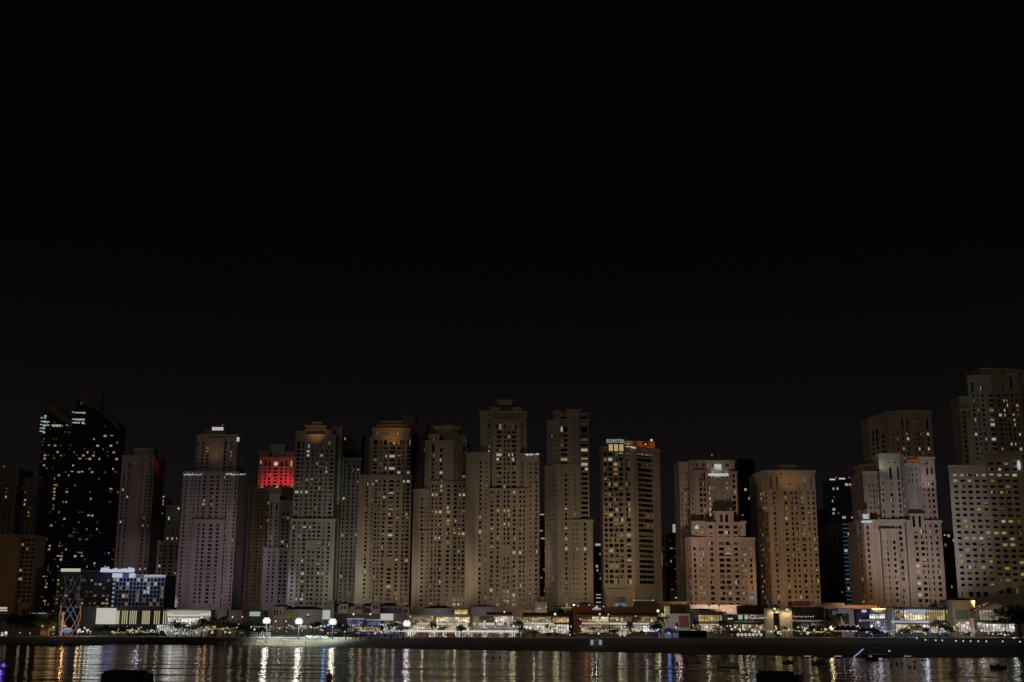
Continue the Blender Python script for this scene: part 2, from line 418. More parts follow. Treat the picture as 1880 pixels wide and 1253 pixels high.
# --- cream tower with the white crown lights (left)
T = Tower('apartment_tower', 'mauve-lit stepped tower with a glowing white roof box and lights along its shoulders', 'tower', 1000, 383, 7.25, STONE4, .05, TW, 1)
T.block([(334.5, 0), (436, 0)], 868, dy=0, dep=34, vref=905, cols='341:3.3 351.5:2s 357:2 365:3 374.7:4.5 388:6 399:4.5 410.6:2.2 416.3:3.3 422:2s 432:3.3', side=3, bands=(1000,))
T.block([(351, 0), (410, 0)], 955, vref=1000, dep=6, dy=-1.6, cols='363:3.2 372:4.5 385:6 398:4.5', rows=(965, 1112), cap=.4)
T.block([(360, 0), (435, 0)], 800, dy=7, dep=24, vref=835, cols='363:3 372:3.5 380.5:4 392:6 405:4.5 413.5:3.3 424:3', slots='365:2.4@811-819 373.5:2.4@811-819 415:2.4@811-819 426:2.4@811-819', rows=(823, 865), side=3)
T.block([(384, 0), (412, 0)], 806, dy=5.8, dep=4, vref=820, cap=.5, rows=(900, 900))
T.block([(377, 0), (414, 0)], 792, dy=14, dep=12, vref=795, rows=(900, 900), cap=.5)
T.light([(381, 828, 0), (406, 828, 0), (405, 835, 0), (381, 824, 1), (406, 823, 1), (403, 863, 0), (374, 923, 0), (374, 927, 2), (397, 956, 0), (370, 984, 2), (394, 1000, 2), (379, 1022, 2), (374, 1094, 2), (373, 1102, 2), (426, 830, 1), (426, 838, 1), (426, 844, 1)])
T.finish(); TA = T
# --- tower with red floodlit crown
T = Tower('apartment_tower', 'brown tower whose stepped crown is floodlit bright red above a round white sign', 'tower', 1150, 498, 6.35, STONE3, .04, TW, 2)
T.block([(454.5, 0), (540, 0)], 898, dep=34, cols='460.4:3 470:2s 474.8:3 481.2:2.4 491:3', vref=940, rows=(905, 1110), side=2)
T.block([(475.5, 0), (540, 0)], 841, vref=860, dy=9, dep=22, cols='478.3:3 487.3:3 495:4.3 505.8:7 516.6:4.3 525.6:3 534.5:3', rows=(861, 896), slots='480.5:2.6@846-856 488:2.6@846-856 496:4@848-856 518:4@848-856 527:2.6@846-856 535.5:2.6@846-856', side=0, bands=(857.5,))
T.block([(476, 0), (494, 0)], 831, vref=836, dy=10, dep=14, rows=(990, 990))
T.block([(524, 0), (540, 0)], 832, vref=836, dy=10, dep=14, rows=(990, 990))
T.block([(496, 0), (523, 0)], 818, vref=825, dy=13, dep=12, rows=(990, 990))
T.light([(495, 871, 0), (494, 843, 2), (519, 839, 2), (535, 843, 2), (491, 953, 2)])
T.finish(); TB = T
# --- grey tower in front of it
T = Tower('apartment_tower', 'narrow blue-grey stepped tower standing below the red-crowned tower', 'tower', 1000, 508, 7.3, STONE4, .06, TW, 3)
T.block([(494.6, 0), (513, 0)], 910, dep=20, vref=925, cols='498.5:3.4 508.5:3.4', slots='498.8:3.2@924-938 509:3.2@924-938', rows=(943, 1100))
T.block([(513, 0), (540, 0)], 921, dep=20, vref=945, dy=.8, cols='520.6:4.4 528.8:4.4', rows=(944, 1100))
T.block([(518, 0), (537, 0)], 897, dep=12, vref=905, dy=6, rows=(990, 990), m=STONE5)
T.block([(482.5, 0), (530, 0)], 1008, dep=8, vref=1040, dy=-2, cols='493:3.4 502:3.4 515:4.6 523.5:4.6', rows=(1015, 1112))
T.light([(525, 950, 1), (526, 1001, 0), (518, 993, 0), (493, 1017, 2), (495, 987, 1), (523, 1047, 2), (522, 1054, 2)])
T.finish()
# --- broad grey-green tower
T = Tower('apartment_tower', 'broad grey-green stepped tower right of the red-crowned tower with warm lit roof recess', 'tower', 960, 578, 7.62, STONE2, .14, TW, 4)
T.block([(540, 0), (614.3, 0)], 800, vref=870, dep=22, cols='546:6.2 554.5:2.6 564:4.4 573:3.6 580.5:3.6 589:4.8 599:2.6 608:6.2', rows=(829, 1110),
        slots='548.5:6@811-824 557.3:2.6@811-824 567:5@816-823 593.5:5@816-823 602.5:2.6@811-824', bands=(826,))
T.block([(543.5, 0), (560, 0)], 794, vref=800, dy=0.5, dep=16, rows=(998, 998)); T.block([(598, 0), (609.5, 0)], 791, vref=800, dy=.5, dep=16, rows=(998, 998))
T.block([(560, 0), (599, 0)], 783, vref=790, dy=8, dep=14, rows=(998, 998)); T.block([(573, 0), (591, 0)], 777, vref=785, dy=10, dep=10, rows=(998, 998))
T.block([(609.5, 0), (628, 0)], 786, vref=800, dy=16, dep=14, cols='612:2.2 617:2.2 622:2', rows=(803, 1110))
T.block([(531.5, 0), (614, 0)], 955, vref=1000, dy=-2.2, dep=10, cols='538.5:4.2 548:2.5 557.5:5.2 567:4.2 575:4.2 584:5.2 593.5:2.5 602.5:4.2', rows=(961, 1112))
T.block([(561, 0), (590, 0)], 993, vref=1005, dy=-3.6, dep=3, cols='567.5:4@1014-1110 575:4@1014-1110 585:5', rows=(999, 1110), cap=.4)
T.light([(580, 805, 2), (563, 806, 0), (592, 836, 0), (567, 829, 2), (566, 837, 2), (573, 884, 0), (564, 883, 1), (600, 869, 2), (608, 870, 2), (560, 967, 2), (570, 967, 2), (568, 981, 2), (566, 1055, 0), (583, 1055, 2), (592, 1055, 2), (554, 1055, 2), (554, 1070, 0), (564, 1070, 0), (544, 1100, 2), (552, 1100, 2), (563, 1101, 2), (554, 907, 2), (563, 907, 2), (544, 906, 2)])
T.finish(); TD = T
T = Tower('apartment_tower', 'dim olive tower set back behind the grey-green tower with a dark blank upper wall', 'tower', 985, 640, 7.5, STONE2, .03, TW, 5)
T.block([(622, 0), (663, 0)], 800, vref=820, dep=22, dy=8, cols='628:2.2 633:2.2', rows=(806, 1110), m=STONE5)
T.block([(620, 0), (660, 0)], 843, vref=940, dep=20, cols='630:3.2 638.5:3.2 647:3.2 655:3.2', rows=(849, 1112))
T.light([(637, 806, 2), (642, 807, 2), (664, 863, 2), (648, 866, 1), (630, 981, 0), (631, 918, 2), (652, 983, 2), (626, 1060, 0)])
T.finish()
# --- brown tower with lit roof terrace
T = Tower('apartment_tower', 'brown stepped tower with glowing orange roof terrace and a low blank-sided left wing', 'tower', 940, 712, 7.62, STONE, .16, TW, 6)
T.block([(678, 3), (683, 0), (753.5, 0)], 805, vref=845, dep=24, cols='688.6:6.3 699:2.6 706.8:5.4 719.7:10 732.7:5.4 739.6:2.6 750:5.8', rows=(823, 1110), slots='689.5:6@808-817 699.8:2.6@808-817 707.5:5.5@808-817 717:2@812-817 724:2@812-817 733.5:5@808-817 740.6:2.6@808-817 750.5:5@808-817')
T.block([(684, 0), (753, 0)], 788, vref=800, dy=.6, dep=18, cols='689.5:6 700:2.2 705:2 710:2 732:4 741:2.4 751:5', rows=(796, 802))
T.block([(693, 0), (749, 0)], 782.5, vref=790, dy=3, dep=18, rows=(998, 998)); T.block([(699.6, 0), (737.5, 0)], 776, vref=780, dy=6, dep=14, rows=(998, 998))
T.block([(753, 0), (783, 0)], 781, vref=800, dy=12, dep=20, cols='757:2.4 780:2.4', rows=(790, 1110), m=STONE5)
T.block([(657, 0), (687.5, 0)], 874, vref=900, dy=-1, dep=14, cols='673.8:3.8 684.3:2.2s', rows=(889, 1112), smallh=.34)
T.block([(685, 0), (754, 0)], 873, vref=974, dy=-2.2, dep=6, cols='688.3:3.5 694.8:2.5 703.5:4.8 716.3:8.4 729:4.4 739.2:3.3 747.2:5.8', rows=(884, 1112), cap=.3)
T.block([(704, 0), (724, 0)], 1023, vref=1040, dy=-3.4, dep=3, cols='714:7.6', rows=(1046, 1110), cap=.3)
T.light([(720, 797, 0), (734, 803, 0), (707, 837, 2), (719.7, 838, 2), (732.7, 838, 1), (722, 859, 2), (705, 859, 2), (731, 867, 2), (749, 869, 0), (741, 885, 2), (748, 886, 2), (674, 889, 2), (685, 889, 2), (691, 884, 2), (721, 907, 2), (719, 937, 0), (719, 944, 0), (714, 968, 1), (713, 983, 2), (701, 983, 0), (669, 1046, 2), (747, 1032, 0), (727, 1032, 2), (713, 1078, 0), (724, 1094, 0), (724, 1101, 0), (726, 1048, 1), (736, 1048, 0), (702, 919, 0)])
T.finish()
# --- tower with wide cap
T = Tower('apartment_tower', 'brown tower with a wide flat roof cap, directly left of the tallest middle tower', 'tower', 900, 815, 7.95, STONE, .17, TW, 7)
T.block([(779.4, 2), (787, 0), (857, 0)], 811, vref=868, dep=24, cols='784:2s 794.8:4.6 809.5:5 824.6:9.4 837:5 851.5:5', rows=(837, 1110), slots='796:3.6@815-831 811:5.6@823-830 838:5@823-830 852.3:3.6@820-829')
T.block([(787, 0), (806.7, 0)], 800.5, vref=805, dy=.7, dep=16, cols='796:3', rows=(808, 809)); T.block([(842, 0), (857.7, 0)], 802.5, vref=806, dy=.7, dep=16, cols='852.5:3', rows=(810, 811))
T.block([(815, 0), (843, 0)], 809.5, vref=812, dy=-.8, dep=6, cap=.3, rows=(998, 998))
T.block([(800, 0), (842.5, 0)], 790, vref=795, dy=7, dep=14, rows=(998, 998)); T.block([(797.5, 0), (845, 0)], 785, vref=787, dy=5.5, dep=17, zb=790, rows=(998, 998)); T.block([(814, 0), (832, 0)], 783, vref=785, dy=8, dep=10, rows=(998, 998))
T.block([(759, 3), (769, 0), (789.5, 0)], 900, vref=910, dy=-1, dep=14, cols='775:4 786.6:2.4s', rows=(917, 1112), smallh=.34)
T.block([(768, 0), (791.5, 0)], 975.5, vref=985, dy=-2.6, dep=3, cols='775.3:4 785.3:2.4s', rows=(981, 1112), smallh=.34, cap=.4)
T.block([(788, 0), (857, 0)], 884, vref=1035, dy=-1.8, dep=5, cols='792:3.2 798.8:2.4 806.6:5 821.5:5.4 834.2:5 842.5:3 849.8:4.4', rows=(893, 1112), cap=.3)
T.light([(835.5, 812, 2), (838, 812, 2), (852, 817, 1), (824.6, 845, 0), (809, 844, 2), (836, 845, 2), (825, 860, 0), (837, 861, 0), (825, 869, 2), (809, 869, 2), (837, 869, 0), (785, 863, 1), (801, 909, 2), (794, 909, 2), (844, 909, 2), (851, 911, 2), (826, 935, 2), (819, 943, 0), (801, 942, 2), (808, 943, 2), (826, 959, 0), (835, 960, 0), (818, 966, 0), (824, 983, 0), (834, 983, 0), (843, 983, 0), (851, 983, 2), (807, 991, 2), (799, 990, 2), (826, 999, 1), (792, 1016, 2), (842, 1016, 2), (850, 1016, 2), (783, 1098, 2), (821, 1090, 2), (833, 1099, 2), (835, 1115, 0)])
T.finish()
# --- tallest middle tower
T = Tower('apartment_tower', 'tallest tower of the middle with symmetrical stepped wings and a narrow flared roof cap', 'tower', 855, 924, 8.5, STONE, .12, TW, 8)
T.block([(881, 3), (886, 0), (901.5, 0), (957, 0), (966.5, 0)], 757, vref=800, dy=4, dep=22, cols='897.8:3s 958.5:3s', rows=(763, 836), slots='898:3.6@778-788 958.3:3@780-793', smallh=.34)
T.block([(904, 0), (956, 0)], 773, vref=800, dep=12, cols='916.3:9.2 926.6:3.4 933.8:4 943.8:7.4', rows=(794, 900), slots='916.3:9.2@779-789 943.8:7.2@779-789 930.5:6@779-788')
T.block([(901.5, 0), (917, 0)], 750.5, vref=755, dy=4.5, dep=14, cols='910:6', rows=(763, 764)); T.block([(942.5, 0), (957, 0)], 751, vref=755, dy=4.5, dep=14, cols='949:6', rows=(764, 765))
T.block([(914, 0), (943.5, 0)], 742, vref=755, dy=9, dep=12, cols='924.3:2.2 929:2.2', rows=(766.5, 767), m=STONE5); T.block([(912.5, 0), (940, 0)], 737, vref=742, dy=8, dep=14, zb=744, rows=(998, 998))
T.block([(856.5, 5), (874.5, 0), (900, 0)], 833, vref=860, dy=-1, dep=20, cols='882.4:4 893:2.4s', rows=(850, 1112), smallh=.34, bands=(1000,))
T.block([(956.4, 0), (990.7, 0)], 835, vref=860, dy=-1, dep=20, cols='959:2.4 973.6:2.4s 984.2:4', rows=(852, 1112), smallh=.34, side=0)
T.block([(899, 0), (966, 0)], 898, vref=955, dy=-2, dep=5, cols='902.8:4.4 914:4 926.2:3.4 933.2:3.8 943.8:4.2 955:4 961.8:3', rows=(904, 1112), cap=.3)
T.block([(921, 0), (937, 0)], 1001, vref=1010, dy=-3.2, dep=3, cols='925.6:3.6 932.8:3.6', rows=(1026, 1110), cap=.3)
T.light([(924, 767, 2), (929, 767, 2), (913, 835, 2), (933, 834, 2), (944, 835, 2), (959, 835, 2), (914, 845, 2), (944, 845, 2), (893, 840, 2), (897, 819, 2), (897, 827, 2), (926, 894, 0), (943, 905, 0), (893, 892, 0), (914, 938, 0), (926, 938, 0), (932, 938, 0), (926, 963, 2), (932, 963, 2), (882, 978, 2), (882, 987, 1), (892, 978, 0), (914, 988, 1), (984, 1015, 2), (944, 1016, 2), (955, 1017, 2), (882, 1033, 1), (943, 1052, 1), (902, 1087, 2), (926, 1087, 1), (933, 1087, 0), (944, 1096, 2), (972, 843, 2)])
T.finish()
# --- right middle tower
T = Tower('apartment_tower', 'tan tower with wide dark balcony bays and slanted left flank beside the hotel tower', 'tower', 810, 1048, 9.0, STONE, .07, TW, 9)
T.block([(1006, 9), (1024, 0), (1081, 0)], 772, vref=815, dep=22, cols='1008:2 1013:2 1019:2 1026.3:1.4 1035.6:12 1054:2.6s 1072.7:12', rows=(800, 1112), slots='1035.8:12@784-793 1073:12@784-795', smallh=.3)
T.block([(1023, 0), (1081, 0)], 760, vref=768, dy=.6, dep=18, cols='1035:12 1071.5:12', rows=(768, 777), cap=.5); T.block([(1017, 0), (1030, 0)], 757, vref=760, dy=5, dep=12, rows=(998, 998), zb=775)
T.block([(1040, 0), (1065, 0)], 754, vref=760, dy=-.8, dep=14, cols='1049:1.5s 1055:1.5s', rows=(768, 769), zb=780); T.block([(1042, 0), (1063, 0)], 779.5, vref=790, dy=-1, dep=3, cols='1054:2.6s', rows=(800, 850), cap=.3)
T.block([(1001, 11), (1024, 0), (1065, 0)], 855, vref=880, dy=-1.4, dep=14, cols='1004:1.6 1010:1.6 1014.5:1.6 1019:1.6 1039:4 1055.7:2.5s', rows=(873, 1112), smallh=.3, bands=(956,))
T.block([(1049, 0), (1088.5, 0)], 957, vref=975, dy=-2.6, dep=16, cols='1053:2.4s 1060:2.4s 1074:4', rows=(963, 1112), smallh=.3, side=0)
T.light([(1036, 785, 2), (1036, 844, 0), (1077, 852, 2), (1039, 863, 2), (1056, 863, 2), (1067, 865, 2), (1077, 864, 2), (1069, 826, 2), (1040, 971, 2), (1040, 989, 0), (1056, 944, 2), (1040, 1008, 2), (1060, 1009, 2), (1074, 1009, 2), (1039, 933, 2)])
T.finish()
# --- hotel tower with the name on its roof frame
T = Tower('hotel_tower', 'brown hotel tower with white roof lettering and dark balcony bands down its right side', 'tower', 800, 1140, 9.4, STONE, .30, TW, 10, hfrac=.66)
T.block([(1106.5, 2), (1163, 0), (1168, 1), (1203, 12), (1212, 15)], 822, vref=880, dep=14, cols='1111.8:5.6 1120.8:7.2 1130.4:7.2 1139.8:7 1153:7.8 1185.5:31.5', rows=(834, 1078), rec=1.3, bands=())
def strips():                                          # thin balcony edges that break the dark bands, window mullions in them
    m = MB(); z = T.lz(834, 0, 1140)
    P = Vector((T.lx(1168.5, 880, 1), 1, 0)); Q = Vector((T.lx(1203, 880, 12), 12, 0)); U = (Q-P).normalized(); N = Vector((U.y, -U.x, 0)); L = (Q-P).length
    while z > T.lz(1078, 0, 1140):
        for k in range(1, 4):
            a = L*k/4; c = P+U*a
            m.box((-.10, .25, z-T.fh*.33), (.10, 1.2, z+T.fh*.33), mat('dark_divider', (.06, .05, .045), .9), Matrix.Translation(c) @ Matrix.Rotation(math.atan2(U.y, U.x), 4, 'Z'))
        z -= T.fh
    return m.build('balcony_divider', T.root)
strips()
# roof frame with lettering, lit openings, side gable
x0, x1 = T.lx(1113, 815), T.lx(1147.5, 815); za, zb_, zt = T.lz(828, 0, 1130), T.lz(816, 0, 1130), T.lz(806, 0, 1130)
m = MB(); m.box((x0, -.9, zb_), (x1, 7, zt), STONE2)
for k in range(4):
    xa = x0+(x1-x0)*(.10+k*.28)-.35; m.box((xa, -.9, za-1.5), (xa+.7, 6, zb_-.003), STONE2)
m.build('roof_frame', T.root)
for k in range(3):
    m = MB(); xa = x0+(x1-x0)*(.10+k*.28)+.4; xb = x0+(x1-x0)*(.10+(k+1)*.28)-.4
    m.box((xa, .2, za), (xb, .5, zb_-.05), glow('lit_roof_opening', (.40, .29, .13), 1.0)); m.build('roof_window', T.root)
m = MB(); m.box((x1+.05, 1.5, za-1.5), (T.lx(1163, 815), 10, T.lz(809, 0, 1155)), STONE); m.build('penthouse', T.root)
m = MB(); m.box((T.lx(1166, 815), 14, za-1.5), (T.lx(1207, 815), 26, T.lz(810, 14, 1185)), mat('orange_lit_wall', (.40, .2, .1), .9)); m.build('penthouse', T.root)
def text(s, size, loc, rot, m, name, parent=None, ext=.08, bold=0.0):
    c = bpy.data.curves.new(name, 'FONT'); c.body = s; c.size = size; c.extrude = ext; c.offset = bold; c.align_x = 'CENTER'; c.align_y = 'CENTER'; c.space_character = 1.12
    o = bpy.data.objects.new(name, c); COL.objects.link(o); c.materials.append(m)
    bpy.context.view_layer.update(); dg = bpy.context.evaluated_depsgraph_get()
    me = bpy.data.meshes.new_from_object(o.evaluated_get(dg)); bpy.data.objects.remove(o)
    o = bpy.data.objects.new(name, me); COL.objects.link(o); o.location = loc; o.rotation_euler = rot
    if parent: o.parent = parent
    return o
text('SOFITEL', 3.0, ((x0+x1)/2-.1, -1.05, (zb_+zt)/2), (PI/2, 0, 0), glow('letter_light', (.62, .66, .74), .5), 'lettering', T.root, bold=.05)
m = MB(); xs = T.lx(1162.5, 822, -1); zs = T.lz(822, 0, 1162)
for k in range(5): m.box((xs-1.6+k*.68, -1.4, zs-.5-.12*k), (xs-1.05+k*.68, -1.1, zs+.6-.12*k), SIGNW)
m.build('small_sign', T.root)
# base with dark screen and blue-lit entrance
xa, xb = T.lx(1112, 1095, -3), T.lx(1166, 1095, -3)
m = MB(); m.box((xa, -4, 0), (xb, -.02, T.lz(1082, -4, 1140)), BEIGE); m.build('entrance_block', T.root)
m = MB(); m.box((T.lx(1123, 1100, -4), -4.2, T.lz(1106, -4, 1135)), (T.lx(1148, 1100, -4), -4.01, T.lz(1096, -4, 1135)), mat('dark_screen', (.05, .06, .08), .3)); m.build('screen', T.root)
m = MB(); m.box((T.lx(1128, 1110, -4), -4.2, T.lz(1113, -4, 1135)), (T.lx(1150, 1110, -4), -4.01, T.lz(1108, -4, 1135)), glow('blue_entrance', (.16, .24, .36), .7, .7, (.8, 1, .8))); m.build('entrance_glazing', T.root)
T.light([(1131, 852, 0), (1131, 850, 0), (1111, 843, 1), (1122, 845, 2), (1131, 862, 1), (1131, 872, 1), (1124, 890, 0), (1131, 890, 1), (1154, 888, 1), (1124, 912, 1), (1131, 918, 1), (1154, 925, 1), (1133, 938, 0), (1155, 938, 0), (1113, 949, 1), (1123, 948, 0), (1155, 948, 1), (1132, 957, 1), (1143, 986, 1), (1156, 987, 0), (1154, 1006, 1), (1125, 1015, 0), (1157, 1034, 0), (1122, 1044, 1), (1131, 1044, 1), (1133, 1073, 1), (1140, 1073, 3), (1157, 1073, 0)])
T.finish(litmix=(1, 2, 1, 8, 10)); TJ = T
# the dark bands on the right side: a few lit rooms
# --- right: tan two-part tower with white sign
T = Tower('apartment_tower', 'tan stepped tower with a glowing square sign above a white strip near its top', 'tower', 750, 1318, 9.95, STONE3, .20, TW, 11)
T.block([(1248, 9), (1266, 7), (1267, 0), (1350, 0), (1352, 2)], 848, vref=910, dy=6, dep=24, cols='1252:1.4 1259:1.6 1263:1.6 1271:1.8 1276.5:2 1287:5 1293.7:4.2 1303.3:3 1310.4:2.4s 1327.8:2.4s 1335.6:2.8s 1341.5:3.4 1347.4:4', rows=(867, 1000), slots='1281:2.3@851-857 1292:2.3@851-857 1301.5:2@851-857 1308:2@851-857 1333:2@852-857 1338.5:2@852-857 1344:2@853-859 1292.8:2.6@867-882', bands=(885,), smallh=.32)
T.block([(1341.6, 0), (1353.8, 0)], 867, vref=900, dy=4.8, dep=5, cols='1347.7:5.2', rows=(874, 950), cap=.5)
T.block([(1276, 0), (1298, 0)], 865.5, vref=900, dy=4.8, dep=5, cols='1286.8:5 1293.5:4', rows=(889, 950), slots='1285:2.4@870-875 1285.4:2.4@878-883 1293:2.6@868-883', cap=.5)
T.block([(1311.6, 0), (1345, 0)], 940, vref=950, dy=-2.5, dep=8, rows=(998, 998), cap=.7); 
T.block([(1269.5, 2), (1282, 0), (1369, 0)], 959, vref=975, dy=-2, dep=16, cols='1289:2.4s 1304.3:7 1322.5:9 1334.8:8.4 1350:7 1361:2.4s', rows=(968, 1112), cap=.7, smallh=.32)
T.block([(1259.5, 5), (1270, 0), (1388, 0)], 989, vref=1050, dy=-3.4, dep=15, cols='1263.5:1.8 1267.8:2 1276.6:4.2 1287:2.3s 1292.2:2.3s 1307.4:6.6 1326:8.8 1338:8.2 1353:6.8 1364.2:2.4s 1369.2:2.4s 1379.5:4.4', rows=(1008, 1112), cap=.7, smallh=.32)
T.pil([1299, 1315.5, 1346, 1359], 1000, 1050, 2.2, .8, -3.4)
# keep rows 968-1002 of the central bays visible: bay front one step further out
T.block([(1299.5, 0), (1359, 0)], 960.5, vref=1050, dy=-4.1, dep=3, cols='1307.4:6.6 1326:8.8 1338:8.2 1353:6.8', rows=(968, 1112), cap=.5)
T.block([(1315, 0), (1346.6, 0)], 941, vref=950, dy=-4.8, dep=3, zb=963, rows=(998, 998), slots='1324:5.5@945-959 1334:5.5@945-959', cap=.7)
zz = T.lz(857, 5, 1318)
m = MB(); m.box((T.lx(1312, 857, 5), 5.3, T.lz(862, 5, 1318)), (T.lx(1324.6, 857, 5), 5.9, T.lz(852, 5, 1318)), glow('sign_panel', (.36, .40, .30), 1.1, .25, (.6, 1, .6))); m.build('square_sign', T.root)
m = MB(); m.box((T.lx(1301, 871, 5), 5.3, T.lz(874, 5, 1318)), (T.lx(1337.5, 871, 5), 5.9, T.lz(869.3, 5, 1318)), SIGNW); m.build('strip_sign', T.root)
m = MB(); xs, zs = T.lx(1279, 968, -3), T.lz(968, -3, 1279); m.box((xs-1, -3.2, zs-1), (xs+1.1, -2.6, zs+.2), SIGNW); m.box((xs-.45, -3.2, zs+.2), (xs+.5, -2.6, zs+1.3), SIGNW); m.build('small_sign', T.root)
m = MB(); m.ball((T.lx(1380.5, 1098, -4), -3.9, T.lz(1098, -4, 1380)), 1.3, glow('blue_disc', (.10, .22, .40), .8)); m.build('round_sign', T.root)
T.light([(1303, 853, 2), (1292, 863, 2), (1281, 863, 2), (1308, 863, 2), (1334, 863, 0), (1293, 888, 0), (1303.5, 897, 2), (1309, 897, 2), (1303.7, 907, 2), (1304, 916, 2), (1304, 926, 2), (1304.5, 937, 2), (1304.8, 945, 2), (1335, 889, 0), (1335, 899, 0), (1341, 890, 1), (1341, 900, 1), (1347, 900, 0), (1347, 909, 0), (1288, 916, 1), (1295, 937, 1), (1295, 947, 1), (1295, 957, 1), (1289, 978, 2), (1287, 1017, 2), (1291, 1017, 2), (1304, 1017, 0), (1287, 1028, 2), (1287, 1038, 2), (1361, 989, 2), (1349, 996, 2), (1350, 1008, 2), (1323, 1009, 1), (1337, 1009, 1), (1351, 1028, 2), (1363, 1019, 2), (1368, 1019, 2), (1363, 1029, 2), (1368, 1029, 2), (1363.5, 1038, 2), (1364, 1048, 2), (1369, 1048, 2), (1352, 1038, 2), (1352.5, 1047, 2), (1326, 1068, 2), (1353, 1058, 1), (1365, 1068, 2), (1353.5, 1077, 2), (1306, 1077, 0), (1288.5, 1078, 2), (1288, 1088, 2), (1293, 1088, 2), (1326, 1087, 0), (1354, 1087, 0), (1365.5, 1088, 2), (1371, 1099, 2), (1377, 1010, 1), (1377.5, 1020, 1)])
T.finish(); TK = T
# --- plain tan tower
T = Tower('apartment_tower', 'plain tan tower with flat roofline, low cap block and evenly gridded lit windows', 'tower', 780, 1450, 9.5, STONE3, .30, TW, 12)
T.block([(1392, 14), (1402, 6), (1414, 1), (1421, 0), (1501, 0)], 866, vref=975, dep=24, cols='1396:1.6 1399.5:1.6 1404.5:2 1409:2 1424.2:4 1435:2.6 1445.6:5 1457:3.6 1465.2:3.6 1475.8:5.4 1486.6:2.8 1496.5:4', rows=(905, 1112),
        slots='1410.5:2@878-898 1419:2@876-898 1430:2.4@876-898 1439:2@869-872 1482:2@876-894 1493:2.4@876-898', bands=(902, 987, 998))
T.block([(1433, 0), (1461, 0)], 857, vref=862, dy=5, dep=12, rows=(998, 998)); T.block([(1432, 0), (1472, 0)], 893, vref=990, dy=-.8, dep=2, cols='1445.6:5 1457:3.6 1465.2:3.6', rows=(905, 1112), cap=.3)
T.light([(1441, 880, 3), (1450, 880, 3), (1466, 880, 0), (1459, 896, 0), (1470, 896, 2), (1399, 906, 0), (1430, 905, 2), (1442, 912, 1), (1472, 912, 1), (1472, 922, 1), (1443, 931, 1), (1443, 940, 1), (1444, 950, 0), (1476, 971, 1), (1476, 981, 1), (1465, 981, 0), (1486, 981, 0), (1447, 1001, 1), (1498, 1012, 0), (1477, 1020, 1), (1478, 1050, 1), (1500, 1052, 0), (1449, 1058, 1), (1439, 1072, 1), (1449, 1080, 1), (1462, 1080, 1), (1470, 1080, 1), (1480, 1079, 1), (1494, 1100, 0)])
T.finish(litmix=(3, 4, 1, 5, 4)); TL = T
# --- right cluster: back upper tower
T = Tower('apartment_tower', 'dim upper tower rising behind the white-lit stepped tower at right', 'tower', 830, 1672, 9.3, STONE, .08, TW, 13)
T.block([(1597.5, 30), (1632, 6), (1650, 0), (1712, 0)], 756.5, vref=800, dep=20, cols='1602:2.4 1610:2.4 1621:3 1627:3 1640:2.2 1648:2.4 1658:3 1667:4.2 1681:2.4 1687:2.8 1692.5:2.6 1704:3.8 1711:3', rows=(797, 1100),
        slots='1604:2.2@780-802 1610:2.2@780-802 1655:2.6@768-790 1665.5:2.6@768-790 1701.5:2.6@770-790 1709:2.6@770-790', bands=(793,))
T.block([(1672, 0), (1693, 0)], 774, vref=790, dy=-1, dep=3, rows=(998, 998), zb=792)
T.light([(1609, 773, 2), (1703, 789, 2), (1691, 798, 0), (1665.5, 804, 2), (1658, 825, 0), (1687, 827, 2), (1706, 820, 2), (1648, 808, 1)])
T.finish()
# --- right cluster: main stepped tower
T = Tower('apartment_tower', 'white-lit stepped tower with orange roof panel and glowing shield sign on its left shoulder', 'tower', 710, 1655, 10.45, STONE3, .22, TW, 14)
T.block([(1578, 16), (1585, 6), (1617, 3)], 868, vref=895, dep=18, cols='1581:2 1586.5:3 1597:2 1604:2.4 1610:2.4', rows=(890, 1100), slots='1589:2@875-888', dy=2)
T.block([(1580, 12), (1620, 4)], 853, vref=858, dy=5, dep=14, cols='1588:2 1593:2 1609:2 1614:2', rows=(857, 858))
T.block([(1616.5, 0), (1655, 0), (1663, 4)], 836, vref=895, dy=1, dep=22, cols='1620.6:3.2 1636.6:4.4 1650.8:3.6 1659:2.8', rows=(888, 1100), slots='1634.5:3@858-881 1648.5:3@858-881 1633.5:2.6@847-851 1646:2.6@847-851 1657.5:2.6@850-880', bands=(882,))
T.block([(1662, 0), (1693, 0)], 842, vref=895, dy=4, dep=20, cols='1672.5:6.4 1684.5:6.4 1691:2', rows=(889, 1112), m=STONE2)
T.block([(1663.5, 0), (1690, 0)], 852, vref=870, dy=2.6, dep=3, cols='1668.5:2 1675:2 1682:2', rows=(862, 884), cap=.5, m=STONE2)
T.block([(1691.5, 0), (1718.5, 0)], 842, vref=895, dy=1, dep=24, cols='1695.5:2 1704.7:3.4 1712.8:4.4', rows=(889, 1112), slots='1700:2.6@848-853 1708:2.6@848-853 1701.5:3@859-871 1709.5:3@859-871', bands=(885,), side=0)
m = MB(); m.box((T.lx(1664, 846, 3), 2.4, T.lz(851.5, 3, 1677)), (T.lx(1691, 846, 3), 3.9, T.lz(843.5, 3, 1677)), mat('orange_panel', (.55, .17, .05), .8)); m.build('orange_panel', T.root)
T.block([(1664, 0), (1728.5, 0)], 958, vref=970, dy=-.6, dep=4, cols='1665.5:4.2 1681:6.6@976-1112 1692.5:6.4@976-1112 1699.5:2.6 1708.3:3 1718.8:5.6', rows=(966, 1112), bands=(), cap=.7)
T.block([(1672, 0), (1696, 0)], 945, vref=955, dy=-1.6, dep=2.5, slots='1677.5:4.4@948-968 1688.5:4.4@948-968', rows=(998, 998), cap=.5, zb=972)
